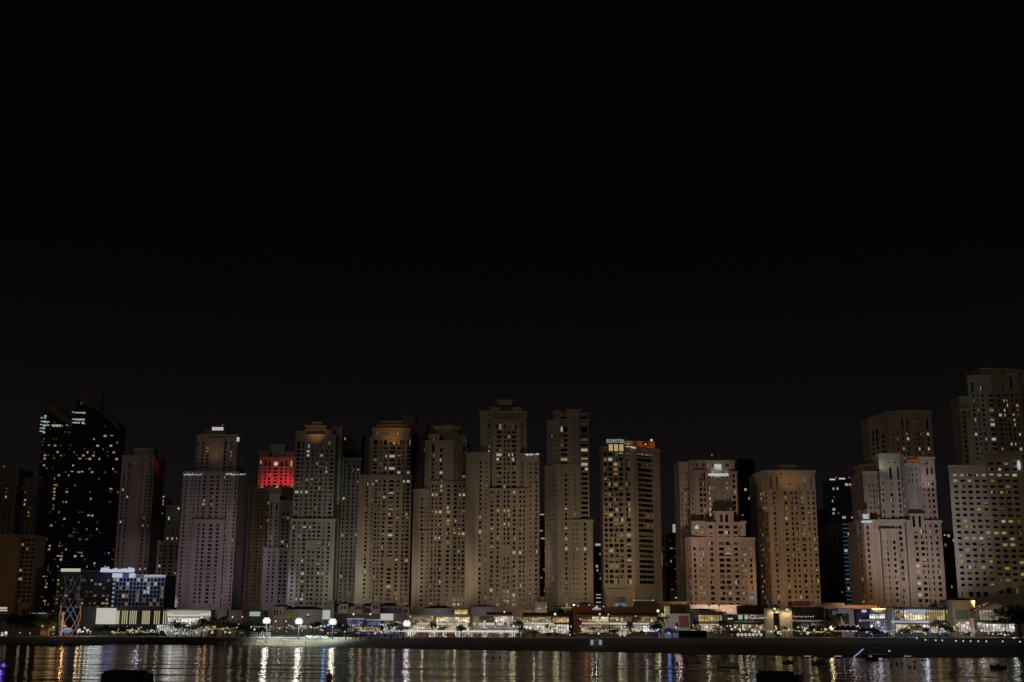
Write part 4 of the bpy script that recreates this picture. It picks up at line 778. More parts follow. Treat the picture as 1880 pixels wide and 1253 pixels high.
# red washers on the ledge of the red-crowned tower
for k, u in enumerate((480, 493, 507, 521, 534)):
    flood(u, 1150.8, 896.8, u, 866, 1159, 9000, (1, .045, .08), 110, ['leftmost red', 'second red', 'middle red', 'fourth red', 'rightmost red'][k]+' washer on the ledge under the red crown', 1.0, mast=False)
    if k in (0, 2, 4): flood(u+3, 1156.5, 896.8, u, 894, 1159, 260, (1, .62, .12), 110, {0: 'left', 2: 'middle', 4: 'right'}[k]+' amber washer at the foot of the red crown', 1.0, mast=False)
for u, v, Y, aim, P, c, an, nm in ((580, 804, 950, (580, 788, 968), 1300, (1, .50, .16), 110, 'roof recess of the grey-green tower'), (718, 806, 928, (718, 785, 946), 1600, (1, .45, .10), 120, 'roof terrace of the terrace tower'),
        (1185, 818, 805, (1188, 808, 815), 1600, (1, .36, .06), 120, 'orange-lit penthouse of the hotel tower'), (1153, 822, 797, (1153, 810, 802), 350, (1, .70, .3), 110, 'gable beside the hotel letters'),
        (1450, 888, 768, (1450, 870, 783), 1100, (1, .62, .16), 120, 'cap of the plain tan tower'), (1677, 850, 708, (1677, 843, 713), 60, (1, .5, .3), 120, 'orange panel'),
        (1612, 862, 705, (1640, 840, 712), 1400, (.75, 1, .8), 100, 'pale green-lit roof corner of the stepped tower'), (1318, 879, 750, (1318, 850, 757), 900, (.75, .82, 1), 110, 'signs of the square-sign tower'),
        (1700, 900, 700, (1703, 870, 711), 1500, (.8, .85, 1), 80, 'right wing of the stepped tower'), (845, 1110, 885, (840, 1080, 900), 500, (1, .8, .2), 90, 'yellow foot of the wide-capped tower'),
        (392, 840, 992, (392, 820, 1008), 900, (1, .6, .15), 110, 'golden windows of the mauve tower crown'), (735, 1105, 925, (735, 1070, 940), 600, (1, .62, .15), 90, 'amber foot of the terrace tower'),
        (298, 850, 1119, (290, 860, 1130), 500, (1, .06, .05), 100, 'red-tinged flank of the dim mauve tower')):
    flood(u, Y, v, *aim, P, c, an, 'small floodlight turned on the '+nm, 1.0, mast=False)
t = thing('penthouse_lamp', 'bright orange lamp on the hotel tower roof', 'lamp', (at(1185, 815, 808)[0], 808, at(1185, 817, 808)[1]-1)); m = MB(); m.ball((0, 0, 1), .7, glow('orange_lamp', (1, .45, .1), .9)); m.tube([(0, 0, 0), (0, 0, .4)], .1, DARK); m.build('globe', t)
for u, v, Y, l in ((300, 912.5, 1240, 'white rooftop lamp on the slim dark blue building'), (328, 934, 1055, 'bright white lamp at the left corner between the low stepped and mauve towers'), (1196, 808.5, 815, 'white lamp on the far right corner of the hotel tower roof')):
    x, z = at(u, v, Y); t = thing('rooftop_lamp', l, 'lamp', (x, Y, z-1.5)); m = MB(); m.ball((0, 0, 1.5), .8, WHITELAMP); m.build('globe', t); m = MB(); m.tube([(0, 0, 0), (0, 0, .9)], .12, DARK); m.build('stem', t)
# ------------------------------------------------------------------ promenade buildings
SHOP = [glow('shop_light_warm', (.46, .37, .24), 1.55, .75, (.45, .4, .7)), glow('shop_light_white', (.48, .46, .40), 1.6, .7, (.5, .4, .7)),
        glow('shop_light_pink', (.46, .37, .36), 1.55, .75, (.5, .4, .7)), glow('shop_light_dim', (.18, .135, .075), 1.5, .8, (.4, .4, .6)),
        glow('shop_light_gold', (.38, .28, .11), 1.4, .6, (.5, .4, .5)), glow('shop_light_blue', (.12, .17, .36), .7, .8, (.5, .4, .6))]
BAND = glow('strip_light', (.56, .52, .44), .9, .3, (.12, 1, 1)); BANDW = glow('strip_light_cool', (.46, .46, .50), .8, .3, (.12, 1, 1))
class Pav:
    def __init__(s, name, label, u0, u1, back=8, cat='building', group=None):
        s.back = back; x, Y = pl((u0+u1)/2, 1150, back); s.x0, s.Y, s.z0 = x, Y, gz(x)
        s.root = thing(name, label, cat, (x, Y, s.z0), 0, group); s.u0, s.u1 = u0, u1
        s.parts = {}
    def x(s, u, dy=0): return at(u, 1150, s.Y+dy)[0]-s.x0
    def z(s, v, dy=0, u=None): return at(u or (s.u0+s.u1)/2, v, s.Y+dy)[1]-s.z0
    def box(s, part, u0, u1, v0, v1, m, dy=0.0, dep=14.0):
        b = MB(); z1 = s.z(v0, dy); z0 = 0 if v1 is None else max(0, s.z(v1, dy))
        b.box((s.x(u0, dy), dy, z0), (s.x(u1, dy), dy+dep, z1), m); b.build(part, s.root); return z0, z1
    def body(s, vT, m, u0=None, u1=None, dy=0, dep=14, cap=True):
        u0 = u0 or s.u0; u1 = u1 or s.u1; s.box('wall', u0, u1, vT, None, m, dy, dep)
        if cap:
            b = MB(); z = s.z(vT, dy); b.box((s.x(u0, dy)-.25, dy-.25, z+.003), (s.x(u1, dy)+.25, dy+dep+.25, z+.4), TRIM if m is not DARK else DARK); b.build('parapet', s.root)
    def hip(s, u0, u1, vb, vt, dy=0, dep=12, m=None, over=.9):
        b = MB(); xa, xb = s.x(u0, dy)-over, s.x(u1, dy)+over; za, zb = s.z(vb, dy)+.41, s.z(vt, dy)+.41; ya, yb = dy-over, dy+dep+over; h = min((xb-xa)*.35, (yb-ya)*.45)
        A = [(xa, ya, za), (xb, ya, za), (xb, yb, za), (xa, yb, za)]; P = (xa+h, (ya+yb)/2, zb); Q = (xb-h, (ya+yb)/2, zb); m = m or ROOF
        b.face([A[0], A[1], Q, P], m); b.face([A[2], A[3], P, Q], m); b.face([A[1], A[2], Q], m); b.face([A[3], A[0], P], m); b.face(A[::-1], m); b.build('roof', s.root)
    def glaze(s, u0, u1, v0, v1, m, dy=0, n=6, name='window', frame=DARK, transom=True):     # lit glazing with mullions standing proud
        b = MB(); xa, xb = s.x(u0, dy), s.x(u1, dy); za, zb = max(.1, s.z(v1, dy)), s.z(v0, dy)
        b.box((xa, dy-.12, za), (xb, dy-.02, zb), m); w = b.build(name, s.root)
        b = MB(); n = max(1, n)
        for k in range(n+1):
            x = xa+(xb-xa)*k/n; b.box((x-.09, dy-.3, za-.1), (x+.09, dy-.125, zb+.1), frame)
        if transom:
            for k in range(n): b.box((xa+(xb-xa)*k/n+.092, dy-.28, za+(zb-za)*.68-.06), (xa+(xb-xa)*(k+1)/n-.092, dy-.125, za+(zb-za)*.68+.06), frame)
        b.build('mullion', w); return w
    def slab(s, u0, u1, v0, v1, m, dy=-2.5, dep=3.0, name='canopy'):
        b = MB(); b.box((s.x(u0, dy), dy, s.z(v1, dy)), (s.x(u1, dy), dy+dep-.01, s.z(v0, dy)), m); return b.build(name, s.root)
    def posts(s, us, v0, m=DARK, dy=-2.2, w=.14, name='column'):
        for u in us:
            b = MB(); b.box((s.x(u, dy)-w, dy-w, 0), (s.x(u, dy)+w, dy+w, s.z(v0, dy)-.01), m); b.build(name, s.root)
    def slots(s, us, v0, v1, w=.25, dy=0, m=None):
        for u in us:
            b = MB(); b.box((s.x(u, dy)-w, dy-.06, s.z(v1, dy)), (s.x(u, dy)+w, dy-.004, s.z(v0, dy)), m or GLASS); b.build('window', s.root)
def cafe(u0, u1, label, vT, floors, back=8, wall=WHITE, name='restaurant_building', roofs=(), seed=0, hipm=None):
    P = Pav(name, label, u0, u1, back); P.body(vT, wall)
    for f in floors: P.glaze(*f)
    n_ = max(1, int((u1-u0)/42))
    for k in range(n_):
        u = u0+(u1-u0)*(k+.5)/n_; lamp('POINT', (P.x(u, -8), -8, P.z(1150, -8)), 330, (1, .86, .68), .5, P.root, name='terrace_glow')  # points added without fixtures to brighten the restaurant fronts
    return P
# left: hotel with the blue lattice front
P = Pav('hotel_building', 'low wide hotel with a blue-lit lattice front and bright roof sign at the left', 97, 299, 110)
P.body(1056, mat('blue_grey_wall', (.13, .15, .20), .8), 201, 299, 0, 26); P.body(1049, mat('dark_green_wall', (.05, .06, .06), .8), 97, 201, 6, 22)
cell = [MB() for _ in range(3)]; rr = random.Random(5)
latt = MB(); wall_b = mat('lattice_frame', (.36, .38, .44), .7)
NC, NR = 14, 7
xa, xb = P.x(207, 0), P.x(297, 0); z1, z0 = P.z(1061, 0), P.z(1113, 0); cw = (xb-xa)/NC; ch = (z1-z0)/NR
for j in range(NR+1): latt.box((xa, -1.0, z0+j*ch-.28), (xb, -.01, z0+j*ch+.28), wall_b)
for i in range(NC+1):
    for j in range(NR): latt.box((xa+i*cw-.25, -1.0, z0+j*ch+.283), (xa+i*cw+.25, -.012, z0+(j+1)*ch-.283), wall_b)
latt.build('lattice', P.root)
DB = mat('deep_blue_glass', (.01, .015, .05), .2)
for i in range(NC):
    for j in range(NR):
        b = MB(); q = rr.random(); mm = DB if q > .2 else (LIT[1] if q > .10 else (LIT[3] if q > .05 else LIT[2]))
        b.box((xa+i*cw+.28, -.3, z0+j*ch+.3), (xa+(i+1)*cw-.28, -.2, z0+(j+1)*ch-.3), mm); b.build('window', P.root)
b = MB(); b.box((P.x(259), -1.1, P.z(1060)), (P.x(298.5), -.02, P.z(1055.6)), glow('cornice_glow', (.30, .34, .36), .9, .5, (.15, 1, 1))); b.build('lit_cornice', P.root)
b = MB()
for ua, ub in ((200, 218), (231, 242)): b.box((P.x(ua), -1.2, P.z(1061)), (P.x(ub), -.02, P.z(1053)), SIGNW)
b.build('lit_cornice', P.root)
for k in range(7):
    b = MB(); b.ball((P.x(204), -.9, P.z(1064.5+k*8)), .75, glow('bulb_grey', (.30, .33, .36), .9), 8, 5, .8); b.build('lamp', P.root)
for j in range(8):
    for i in range(13):
        if rr.random() < .36:
            b = MB(); xx = P.x(101+i*7.7, 6); zz = P.z(1066+j*7.0, 6); b.box((xx-1.0, 5.8, zz-.7), (xx+rr.uniform(.1, 1.2), 5.99, zz+.6), rr.choice([LIT[3], LIT[1], LIT[3], LIT[4], LIT[0]])); b.build('window', P.root)
b = MB()
for j in range(8): b.box((P.x(98, 6), 5.5, P.z(1070+j*7.0, 6)-.2), (P.x(200, 6), 5.79, P.z(1070+j*7.0, 6)+.15), mat('dark_green_edge', (.10, .12, .11), .8))
b.build('floor_edge', P.root)
b = MB(); b.box((P.x(103, 5), 5.0, P.z(1051.5, 5)+.5), (P.x(138.5, 5), 5.9, P.z(1047, 5)+.9), glow('cream_bar_sign', (.56, .52, .40), .85)); b.build('bar_sign', P.root)
# illegible glowing roof letters: rounded strokes of uneven height, blue-white
b = MB(); x = P.x(178, 1); k = 0
while x < P.x(237, 1):
    h = (3.2 if k < 4 else rr.uniform(1.8, 4.0)) ; zb = P.z(1051.5+(x-P.x(178, 1))*.02, 1); d = rr.uniform(.8, 1.5)
    b.tube([(x, .6, zb+.3), (x+d*.3, .6, zb+h*.55), (x+d*.6, .6, zb+h)], [.75, .85, .7], SIGNB if k % 3 else SIGNW, 6); b.tube([(x, .6, zb+h*.5), (x+d, .6, zb+h*.45)], .72, SIGNB, 6); x += d*.95; k += 1
b.build('roof_lettering', P.root)
lamp('POINT', (P.x(205), -7, P.z(1046)), 2600, (.25, .32, 1), 3.5, P.root, name='sign_spill'); lamp('POINT', (P.x(262), -14, P.z(1050)), 3600, (.62, .70, 1), 1.0, P.root, name='sign_spill')
# screen and black building with light strips
P = Pav('nightclub_building', 'black building fronted by a huge blank white screen and groups of vertical light strips', 146, 311, 55)
P.body(1115, mat('black_wall', (.03, .035, .03), .7), cap=False)
P.box('video_screen', 175, 211, 1117, 1146.5, glow('big_screen', (.50, .47, .42), .85), -1.2, 1.0)
for a, b_, n in ((211.5, 217, 4), (224, 232, 3), (238, 248.5, 4), (261, 273, 5), (283, 291, 3), (299.5, 307, 3)):
    for k in range(n):
        u = a+(b_-a)*k/(n-1); b = MB(); b.box((P.x(u)-.32, -.3, P.z(1146)), (P.x(u)+.32, -.01, P.z(1121.5)), glow('light_strip', (.44, .38, .22), .85)); b.build('light_strip', P.root)
lamp('POINT', (P.x(191), -16, P.z(1130)), 4200, (.85, .93, 1), 5.0, P.root, name='screen_spill')
P = Pav('beach_club_building', 'long bright white-lit canopy building beside the light strips', 305, 384, 40)
P.body(1121, WHITE); P.glaze(307, 366, 1135, 1146, SHOP[1], 0, 12); P.slab(305.5, 383, 1122, 1132, glow('canopy_light', (.50, .47, .40), .85, .35, (.06, 1, 1)), -4, 4); P.posts((306, 322, 338, 352, 366, 382), 1132, STEEL, -3.5)
P.glaze(288, 322, 1148, 1158, glow('terrace_glow', (.5, .5, .45), .8, .5, (.3, 1, .6)), -12, 8, 'terrace_glazing')
lamp('POINT', (P.x(336), -20, P.z(1124)), 4200, (.92, .96, 1), 6.0, P.root, name='canopy_spill')
P = Pav('kiosk_building', 'small beige flat-roofed block right of the bright canopy', 398, 444, 40); P.body(1121, BEIGE, 399, 415); P.body(1122, BEIGE, 418.5, 444)
P = Pav('shop_building', 'low dark building with a pale teal screen under a blue roof edge', 445, 482, 40); P.body(1122, STONE5); P.glaze(457, 477, 1123.5, 1131.5, glow('teal_screen', (.30, .42, .38), .9), -1, 1, 'screen', DARK, False)
P.slab(445, 481, 1120.5, 1122, mat('blue_edge', (.05, .12, .35), .5), -1.5, 2, 'roof_edge')
def villa(name, label, u0, u1, vT, vtop, back, m, slots=(), sv=None, dep=14, cat='building'):
    P = Pav(name, label, u0, u1, back, cat); P.body(vT, m, dep=dep)
    if vtop: P.hip(u0, u1, vT, vtop, 0, dep)
    if slots: P.slots(slots, *(sv or (vT+4, vT+10)), w=.35)
    lamp('POINT', (P.x((u0+u1)/2, -9), -9, P.z(1128, -9)), 160+6*(u1-u0), (1, .93, .88) if u0 < 900 else (1, .80, .64), .5, P.root, name='facade_fill')  # point added in front to lift the dull walls, no fixture
    return P
PK = mat('pink_plaster', (.46, .38, .40), .85, var=.06, scale=.3); GP = mat('grey_plaster', (.36, .35, .36), .85, var=.06, scale=.3)
villa('villa', 'beige villa with a hipped roof below the narrow blue-grey tower', 498.5, 528, 1115, 1111, 50, BEIGE, (503, 508, 514), (1121, 1130))
P = villa('pavilion_building', 'long grey low building with a hipped roof and green-lit left end', 520, 592, 1120.5, 1115, 45, GP, (562, 565, 568), (1128, 1134)); P.glaze(521, 544, 1127, 1136, glow('green_wall_light', (.09, .11, .03), .8, .4), 0, 4); P.glaze(521, 538, 1113.5, 1115, BANDW, 30, 1, 'roof_strip', DARK, False)
villa('stair_tower', 'plain grey square tower above the white lit panel', 598, 612, 1104, None, 60, GP, dep=10)
sign_box(592.5, 605.5, 1120.5, 1137.5, pl(599, 1140, 42)[1], glow('white_screen', (.44, .47, .44), .85), 'bright white upright screen right of the long grey building', 'video_screen', legs=6)
for u0, u1, vT, vt, bk, sl, lab in ((621, 638, 1110, 1106.5, 60, (626, 632), 'leftmost pale pink tower house, two slots in its wall'), (651, 665, 1110, None, 56, (653.5, 656.5, 659.5, 662.5), 'pale pink tower house with four slots'),
        (680.5, 696.5, 1108.5, None, 56, (685, 688, 691), 'tallest pale pink tower house with three slots'), (738, 750.5, 1116, 1113.5, 56, (741, 744, 747), 'small pale pink tower house left of the bright restaurants')):
    villa('tower_house', lab, u0, u1, vT, vt, bk, PK, sl, (vT+3.5, vT+9.5), 10)
P = villa('mall_building', 'long brown-roofed pink building behind the tower houses', 638, 738, 1117, None, 66, PK); P.hip(612, 652, 1114, 1108, 4, 12); P.hip(664, 682, 1114, 1109, 4, 10); P.hip(695, 728, 1114, 1108, 4, 12)
P = Pav('dining_hall', 'dark blue-lit open dining hall with white awning edges', 612, 700, 24); P.body(1127, mat('blue_brown_wall', (.14, .10, .09), .9)); 
P.glaze(637, 667, 1139, 1149, SHOP[5], -.3, 8); P.glaze(673, 699, 1139, 1149, SHOP[5], -.3, 7); P.slab(636, 668, 1136, 1137.3, BANDW, -4, 4, 'awning'); P.slab(672, 706, 1137.5, 1138.8, BANDW, -4, 4, 'awning'); P.glaze(613, 636, 1150, 1160, glow('teal_hall_light', (.05, .09, .10), .8, .7, (.5, 1, .6)), -.3, 6)
P.glaze(637, 699, 1151, 1160, SHOP[3], -.3, 14)
sign_box(699, 721.5, 1127, 1139.5, pl(710, 1140, 26)[1], glow('bloom_screen', (.50, .48, .46), .85), 'bright white screen over the blue-lit dining hall', 'video_screen', legs=7)
P = Pav('cafe_building', 'grey cafe building between the white screen and the bright restaurants', 704, 745, 30); P.body(1128, GP); P.glaze(706, 742, 1141, 1149, SHOP[3], -.1, 8); P.glaze(706, 744, 1152, 1160, SHOP[1], -.1, 8); P.slab(704, 745, 1150, 1151.2, BANDW, -3, 3)
# bright two-storey restaurants
villa('mall_building', 'grey hip-roofed building behind the left bright restaurant', 777, 831, 1118.5, 1113, 60, GP, dep=16)
P = Pav('terrace_building', 'gold-lit terrace wall at the foot of the wide-capped tower', 832, 862, 62); P.body(1118.5, BEIGE); P.glaze(834, 858, 1120, 1128, SHOP[4], -.1, 6)
villa('mall_building', 'pale block with a dark hipped roof behind the middle bright restaurant', 864, 908, 1115, 1111.5, 60, PK, dep=16)
P = cafe(746, 866, 'two-storey restaurant with warm lit terraces, left of the white pillar', 1131, [(801, 862, 1133.5, 1143, SHOP[0], -.1, 14), (752, 796, 1134, 1143, SHOP[3], -.1, 10), (750, 862, 1149, 1157, SHOP[0], -.1, 24)], 30, BEIGE)
for a, b in ((765, 788), (801, 833), (836, 859)): P.slab(a, b, 1144, 1147.5, BAND, -3.5, 3.4)
P.slab(797, 864, 1130, 1132, mat('cream_canopy', (.6, .55, .45), .8), -4, 4)
P = cafe(867, 962, 'two-storey restaurant with a white pillar and purple brick upper wall', 1130, [(910, 917, 1134, 1143, SHOP[1], -.1, 2), (918, 942, 1132, 1143, SHOP[2], -.1, 6), (944, 961, 1133, 1143, SHOP[3], -.1, 4), (879, 956, 1149, 1157, glow('pale_lattice_light', (.26, .25, .21), .8, .35, (1.2, 1, 1)), -.1, 40)], 30, BEIGE)
P.box('pillar', 868, 878, 1131, None, WHITE, -2.2, 2.1); P.box('brick_wall', 882, 908, 1132, 1143.3, mat('purple_brick', (.17, .09, .11), .9, var=.3, scale=1.5), -.35, .34); P.slab(878.5, 908, 1144, 1148.5, BAND, -3.5, 3.4); P.slab(912, 925, 1144, 1148, BAND, -3.5, 3.4); P.slab(893, 940, 1124, 1129.5, mat('dark_roof', (.03, .02, .02), .9), -4, 10, 'roof_canopy')
P = Pav('market_hall', 'long market arcade with a brilliant white strip above its stalls', 744, 957, 12); P.body(1157.3, WHITE, dep=8, cap=False)
P.slab(744, 957, 1157.6, 1161, glow('bright_strip', (.66, .64, .58), .95), -2.5, 2.4, 'light_strip'); rr = random.Random(9); u = 746
while u < 952:
    wd = rr.uniform(6, 13); P.glaze(u, min(u+wd, 955), 1162, 1170, rr.choice([SHOP[1], SHOP[2], SHOP[1], SHOP[3], glow('dim_red_stall', (.12, .03, .025), .8, .3)]), -.1, 3, 'stall_front'); u += wd+rr.uniform(.8, 3.5)
P.posts([744+k*12 for k in range(18)], 1161, WHITE, -2.2, .16)
P = cafe(958, 1045, 'low brown-roofed restaurant with a lit strip, left of the red facade', 1132, [(960, 1012, 1134, 1143, SHOP[3], -.1, 10), (1015, 1044, 1134, 1143, SHOP[4], -.1, 6), (960, 1016, 1148.5, 1162, SHOP[1], -.1, 11), (1020, 1044, 1147, 1162, SHOP[1], -.1, 5)], 28, mat('brick_wall', (.22, .10, .07), .9, var=.2, scale=1))
P.slab(957, 1016, 1143.5, 1147.3, BAND, -3.5, 3.4); P.slab(960, 1043, 1125, 1131.5, mat('dark_roof', (.03, .02, .02), .9), -4, 12, 'roof_canopy')
villa('mall_building', 'beige block with an upper turret and round lamps, right of the tallest middle tower', 982, 1004, 1107, None, 60, BEIGE, dep=14)
villa('turret', 'small beige turret on the beige block', 987, 999, 1097, None, 64, BEIGE, dep=7)
villa('mall_building', 'low green-shadowed roof building below the right middle tower', 1010, 1053, 1116, 1113, 60, mat('olive_wall', (.16, .15, .10), .9), dep=14)
villa('mall_building', 'low building with salmon fascia beside the beige block', 944, 984, 1121, None, 58, SALMON, dep=10)
P = Pav('sports_shop_building', 'red-walled shop building with a small white three-bar emblem and lettering', 1053, 1115, 40); P.body(1112, RED); 
zc = P.z(1114.5, -.4)
for k in range(3):
    b = MB(); h = .55+k*.55; b.box((-.28, -.5, 0), (.28, -.3, h), SIGNW, Matrix.Translation((P.x(1093.3+k*2.4), 0, zc-.8)) @ Matrix.Rotation(-.5, 4, 'Y')); b.build('emblem_bar', P.root)
text('adidas', 1.75, (P.x(1095.8), -.5, P.z(1118)), (PI/2, 0, 0), SIGNW, 'lettering', P.root, bold=.03)
P = cafe(1062, 1212, 'long terrace restaurant with red-lit upper floor under the hotel tower', 1132, [(1066, 1086, 1134, 1143, glow('red_light', (.16, .035, .015), .8, .6, (.5, 1, .7)), -.1, 5), (1087, 1118, 1133, 1142, SHOP[0], -.1, 7), (1120, 1160, 1134, 1142, SHOP[3], -.1, 9), (1176, 1192, 1133, 1142, SHOP[3], -.1, 4), (1194, 1207, 1133.5, 1142, SHOP[4], -.1, 5), (1068, 1118, 1149, 1162, SHOP[3], -.1, 12), (1120, 1156, 1149, 1164, SHOP[3], -.1, 8), (1160, 1178, 1149, 1160, SHOP[2], -.1, 5), (1180, 1210, 1149, 1160, SHOP[1], -.1, 7)], 28, mat('dark_brick', (.12, .055, .04), .9, var=.2, scale=1))
P.slab(1069, 1151, 1143.6, 1147, BAND, -3.5, 3.4); P.slab(1163, 1208, 1143.6, 1147, BAND, -3.5, 3.4); P.slab(1064, 1206, 1125, 1131, mat('dark_roof', (.03, .02, .02), .9), -4, 14, 'roof_canopy')
P = Pav('hotel_podium', 'tan hotel podium terrace with a row of small lamps on its edge', 1112, 1262, 62); P.body(1106, mat('tan_plaster', (.34, .24, .15), .9), 1166, 1262); P.body(1116, SALMON, 1112, 1206, -10, 8)
for k in range(9):
    b = MB(); u = 1165+k*4.4; b.ball((P.x(u), -.3, P.z(1102.5)), .45 if k in (0, 8) else .26, WARMLAMP, 6, 4); b.build('edge_lamp', P.root)
P = Pav('white_building', 'brilliantly lit pink-white building with a brick panel and sign pillar', 1215, 1267, 12); P.body(1128, WHITE); P.box('sign_pillar', 1221, 1230.5, 1114, None, WHITE, -2.3, 2.2); P.box('brick_panel', 1247, 1265, 1131, 1152, mat('red_brick', (.30, .12, .09), .9, var=.3, scale=2), -.3, .29); P.glaze(1224, 1229, 1130, 1137, glow('dark_red_screen', (.10, .02, .01), .8), -2.4, 1, 'screen', DARK, False); P.glaze(1241, 1244.5, 1144, 1151, GLASS, 0, 1, 'door', DARK, False)
lamp('POINT', (P.x(1240), -14, P.z(1134)), 900, (1, .82, .84), .6, P.root, name='facade_fill')  # point light added before the white walls, no fixture
villa('mall_building', 'long pinkish low wall building at the foot of the square-sign tower', 1268, 1361, 1112, None, 52, PK, dep=14)
P = cafe(1266, 1334, 'brown-roofed house with a glowing gold upper window', 1122, [(1283, 1326, 1130, 1141, SHOP[4], -.1, 8), (1286, 1328, 1149, 1160, SHOP[0], -.1, 9)], 24, STONE5); P.slab(1288, 1327, 1121, 1129, ROOF, -2.5, 10, 'roof_canopy'); P.slab(1285, 1320, 1146, 1147.6, BAND, -3, 2.9); P.hip(1266, 1334, 1122, 1119, 0, 12)
P = cafe(1334, 1408, 'dark-roofed restaurant with two square white lit windows', 1129, [(1355.5, 1364, 1129.5, 1137.5, LITGREEN, -.1, 1, 'window', DARK, False), (1367, 1374, 1129.5, 1137.5, LITGREEN, -.1, 1, 'window', DARK, False), (1377, 1406, 1129.5, 1137, SHOP[3], -.1, 6), (1346, 1406, 1147, 1158, SHOP[3], -.1, 12), (1362, 1366, 1147, 1157, SHOP[1], -.3, 1), (1336, 1346, 1135.5, 1137.5, SHOP[1], -.1, 1, 'sign', DARK, False)], 24, mat('olive_brown_wall', (.10, .08, .05), .9)); P.box('roof_block', 1361, 1411, 1112, 1128.6, mat('dark_roof', (.03, .02, .02), .9), 2, 12); P.slab(1351, 1407, 1140, 1143, CONC, -3, 2.9, 'balcony')
P = Pav('gate_building', 'pair of tall beige uplit pylons framing a dark doorway', 1408, 1456, 16, 'gateway')
P.box('pylon', 1408, 1420.5, 1117, None, BEIGE, 0, 6); P.box('pylon', 1433, 1455, 1117, None, BEIGE, 0, 6); P.box('door', 1420.6, 1432.9, 1126, None, GLASS, 2, 1); P.box('lintel', 1420.6, 1432.9, 1118, 1125.8, BEIGE, .3, 5)
for u, v, l in ((1423, 1118.5, 'left'), (1446, 1120, 'right')):
    x, z = P.x(u, -1.2), P.z(v, -1.2); b = MB(); b.ball((x, -1.6, z), .75, WARMLAMP); b.build('pylon_lamp', P.root); lamp('SPOT', (x, -3.2, z), 1500, (1, .82, .5), .3, P.root, None, 120, .8, 'pylon_light'); P.root.children[-1].rotation_euler = (math.radians(40), 0, 0)
P = cafe(1456, 1514, 'dark box building with a line of small white lights and a pale balcony band', 1115, [(1471, 1485, 1145, 1157, glow('dim_blue_glass', (.03, .045, .07), .8), -.1, 4), (1489, 1512, 1144, 1149, SHOP[3], -.1, 4), (1458, 1470, 1147, 1158, GLASS, -.1, 3)], 22, mat('dark_brown_box', (.035, .028, .022), .9)); P.slab(1456, 1512.5, 1138.5, 1142, mat('pale_band', (.5, .48, .46), .8), -3, 2.9, 'balcony')
for k in range(9):
    b = MB(); b.ball((P.x(1458+k*4.4), -.6, P.z(1132+(k % 2))), .28, WHITELAMP, 6, 4); b.build('bulb', P.root)
villa('mall_building', 'low red-lit roof building behind the dark box', 1456, 1490, 1107.5, 1105.5, 55, RED, dep=10)
P = villa('mall_building', 'long salmon roof strip building with a cream lit upper wall', 1498, 1617, 1113, None, 50, SALMON, dep=12); P.box('upper_wall', 1516, 1553, 1107.5, 1112.5, mat('cream_wall', (.7, .66, .5), .8), 6, 5)
P = Pav('arched_building', 'white-walled building with a tall arched recess behind the palms', 1528, 1580, 18); P.body(1118, mat('violet_white_plaster', (.55, .52, .60), .8), 1540, 1569); P.body(1120, mat('brown_frame', (.14, .10, .06), .8), 1569.5, 1580, 2); P.body(1119, ROOF, 1528, 1539.5, 1)
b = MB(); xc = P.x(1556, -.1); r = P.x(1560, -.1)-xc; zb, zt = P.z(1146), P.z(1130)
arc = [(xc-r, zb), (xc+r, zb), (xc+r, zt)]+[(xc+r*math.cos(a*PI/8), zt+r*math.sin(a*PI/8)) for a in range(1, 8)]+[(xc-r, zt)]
b.face([(x, -.08, z) for x, z in arc], mat('arch_shadow', (.10, .08, .06), .9)); b.build('arch_shade', P.root); P.slots((1572, 1575), 1124, 1134, .5, 2, SHOP[4]); P.glaze(1529, 1539, 1122, 1129, SHOP[5], .9, 2)  # flat dark face; the shade of the recess is put into its colour
lamp('POINT', (P.x(1555), -10, P.z(1140)), 420, (1, .85, .9), .4, P.root, name='facade_fill')  # added fill point, no lamp stands here
P = cafe(1580, 1640, 'blue-violet lit glass-fronted building with an oval white sign', 1119, [(1597, 1626, 1128, 1136, SHOP[1], -.1, 8), (1598, 1638, 1121, 1127, glow('violet_glass_light', (.07, .07, .13), .8, .4), -.1, 10), (1597, 1638, 1143, 1160, glow('violet_shop_light', (.22, .22, .33), .8, .6, (.5, 1, .5)), -.1, 10)], 16, mat('navy_wall', (.05, .05, .12), .7)); b = MB(); b.ball((P.x(1587.5), -.5, P.z(1122.5)), 1.35, SIGNW, 12, 6, .55); b.build('oval_sign', P.root); P.slab(1581, 1640, 1138, 1141.5, mat('white_slab', (.6, .6, .66), .7), -3, 2.9)
P = Pav('glass_building', 'two-storey glass restaurant with a bluish roof light and white slab band', 1640, 1751, 14); P.body(1119, mat('grey_blue_wall', (.20, .22, .27), .8)); 
for a, b_, mm, n in ((1643.5, 1660, SHOP[3], 5), (1661, 1700, SHOP[0], 8), (1702, 1736, SHOP[4], 8), (1738, 1749, SHOP[3], 3)): P.glaze(a, b_, 1120.5, 1139, mm, -.1, n)
P.slab(1668, 1701, 1119.5, 1126.5, glow('cool_panel', (.40, .46, .50), .9, .4, (.1, 1, 1)), -1.0, .8, 'light_panel'); P.slab(1641, 1718, 1140, 1144, BANDW, -3.5, 3.4, 'slab_band'); P.box('frame_post', 1640.3, 1643, 1118, None, WHITE, -1.4, 1)
for a, b_, mm, n in ((1644, 1668, SHOP[0], 6), (1669, 1698, SHOP[3], 6), (1700, 1733, SHOP[2], 8), (1734, 1750, SHOP[3], 4)): P.glaze(a, b_, 1147, 1162, mm, -.1, n)
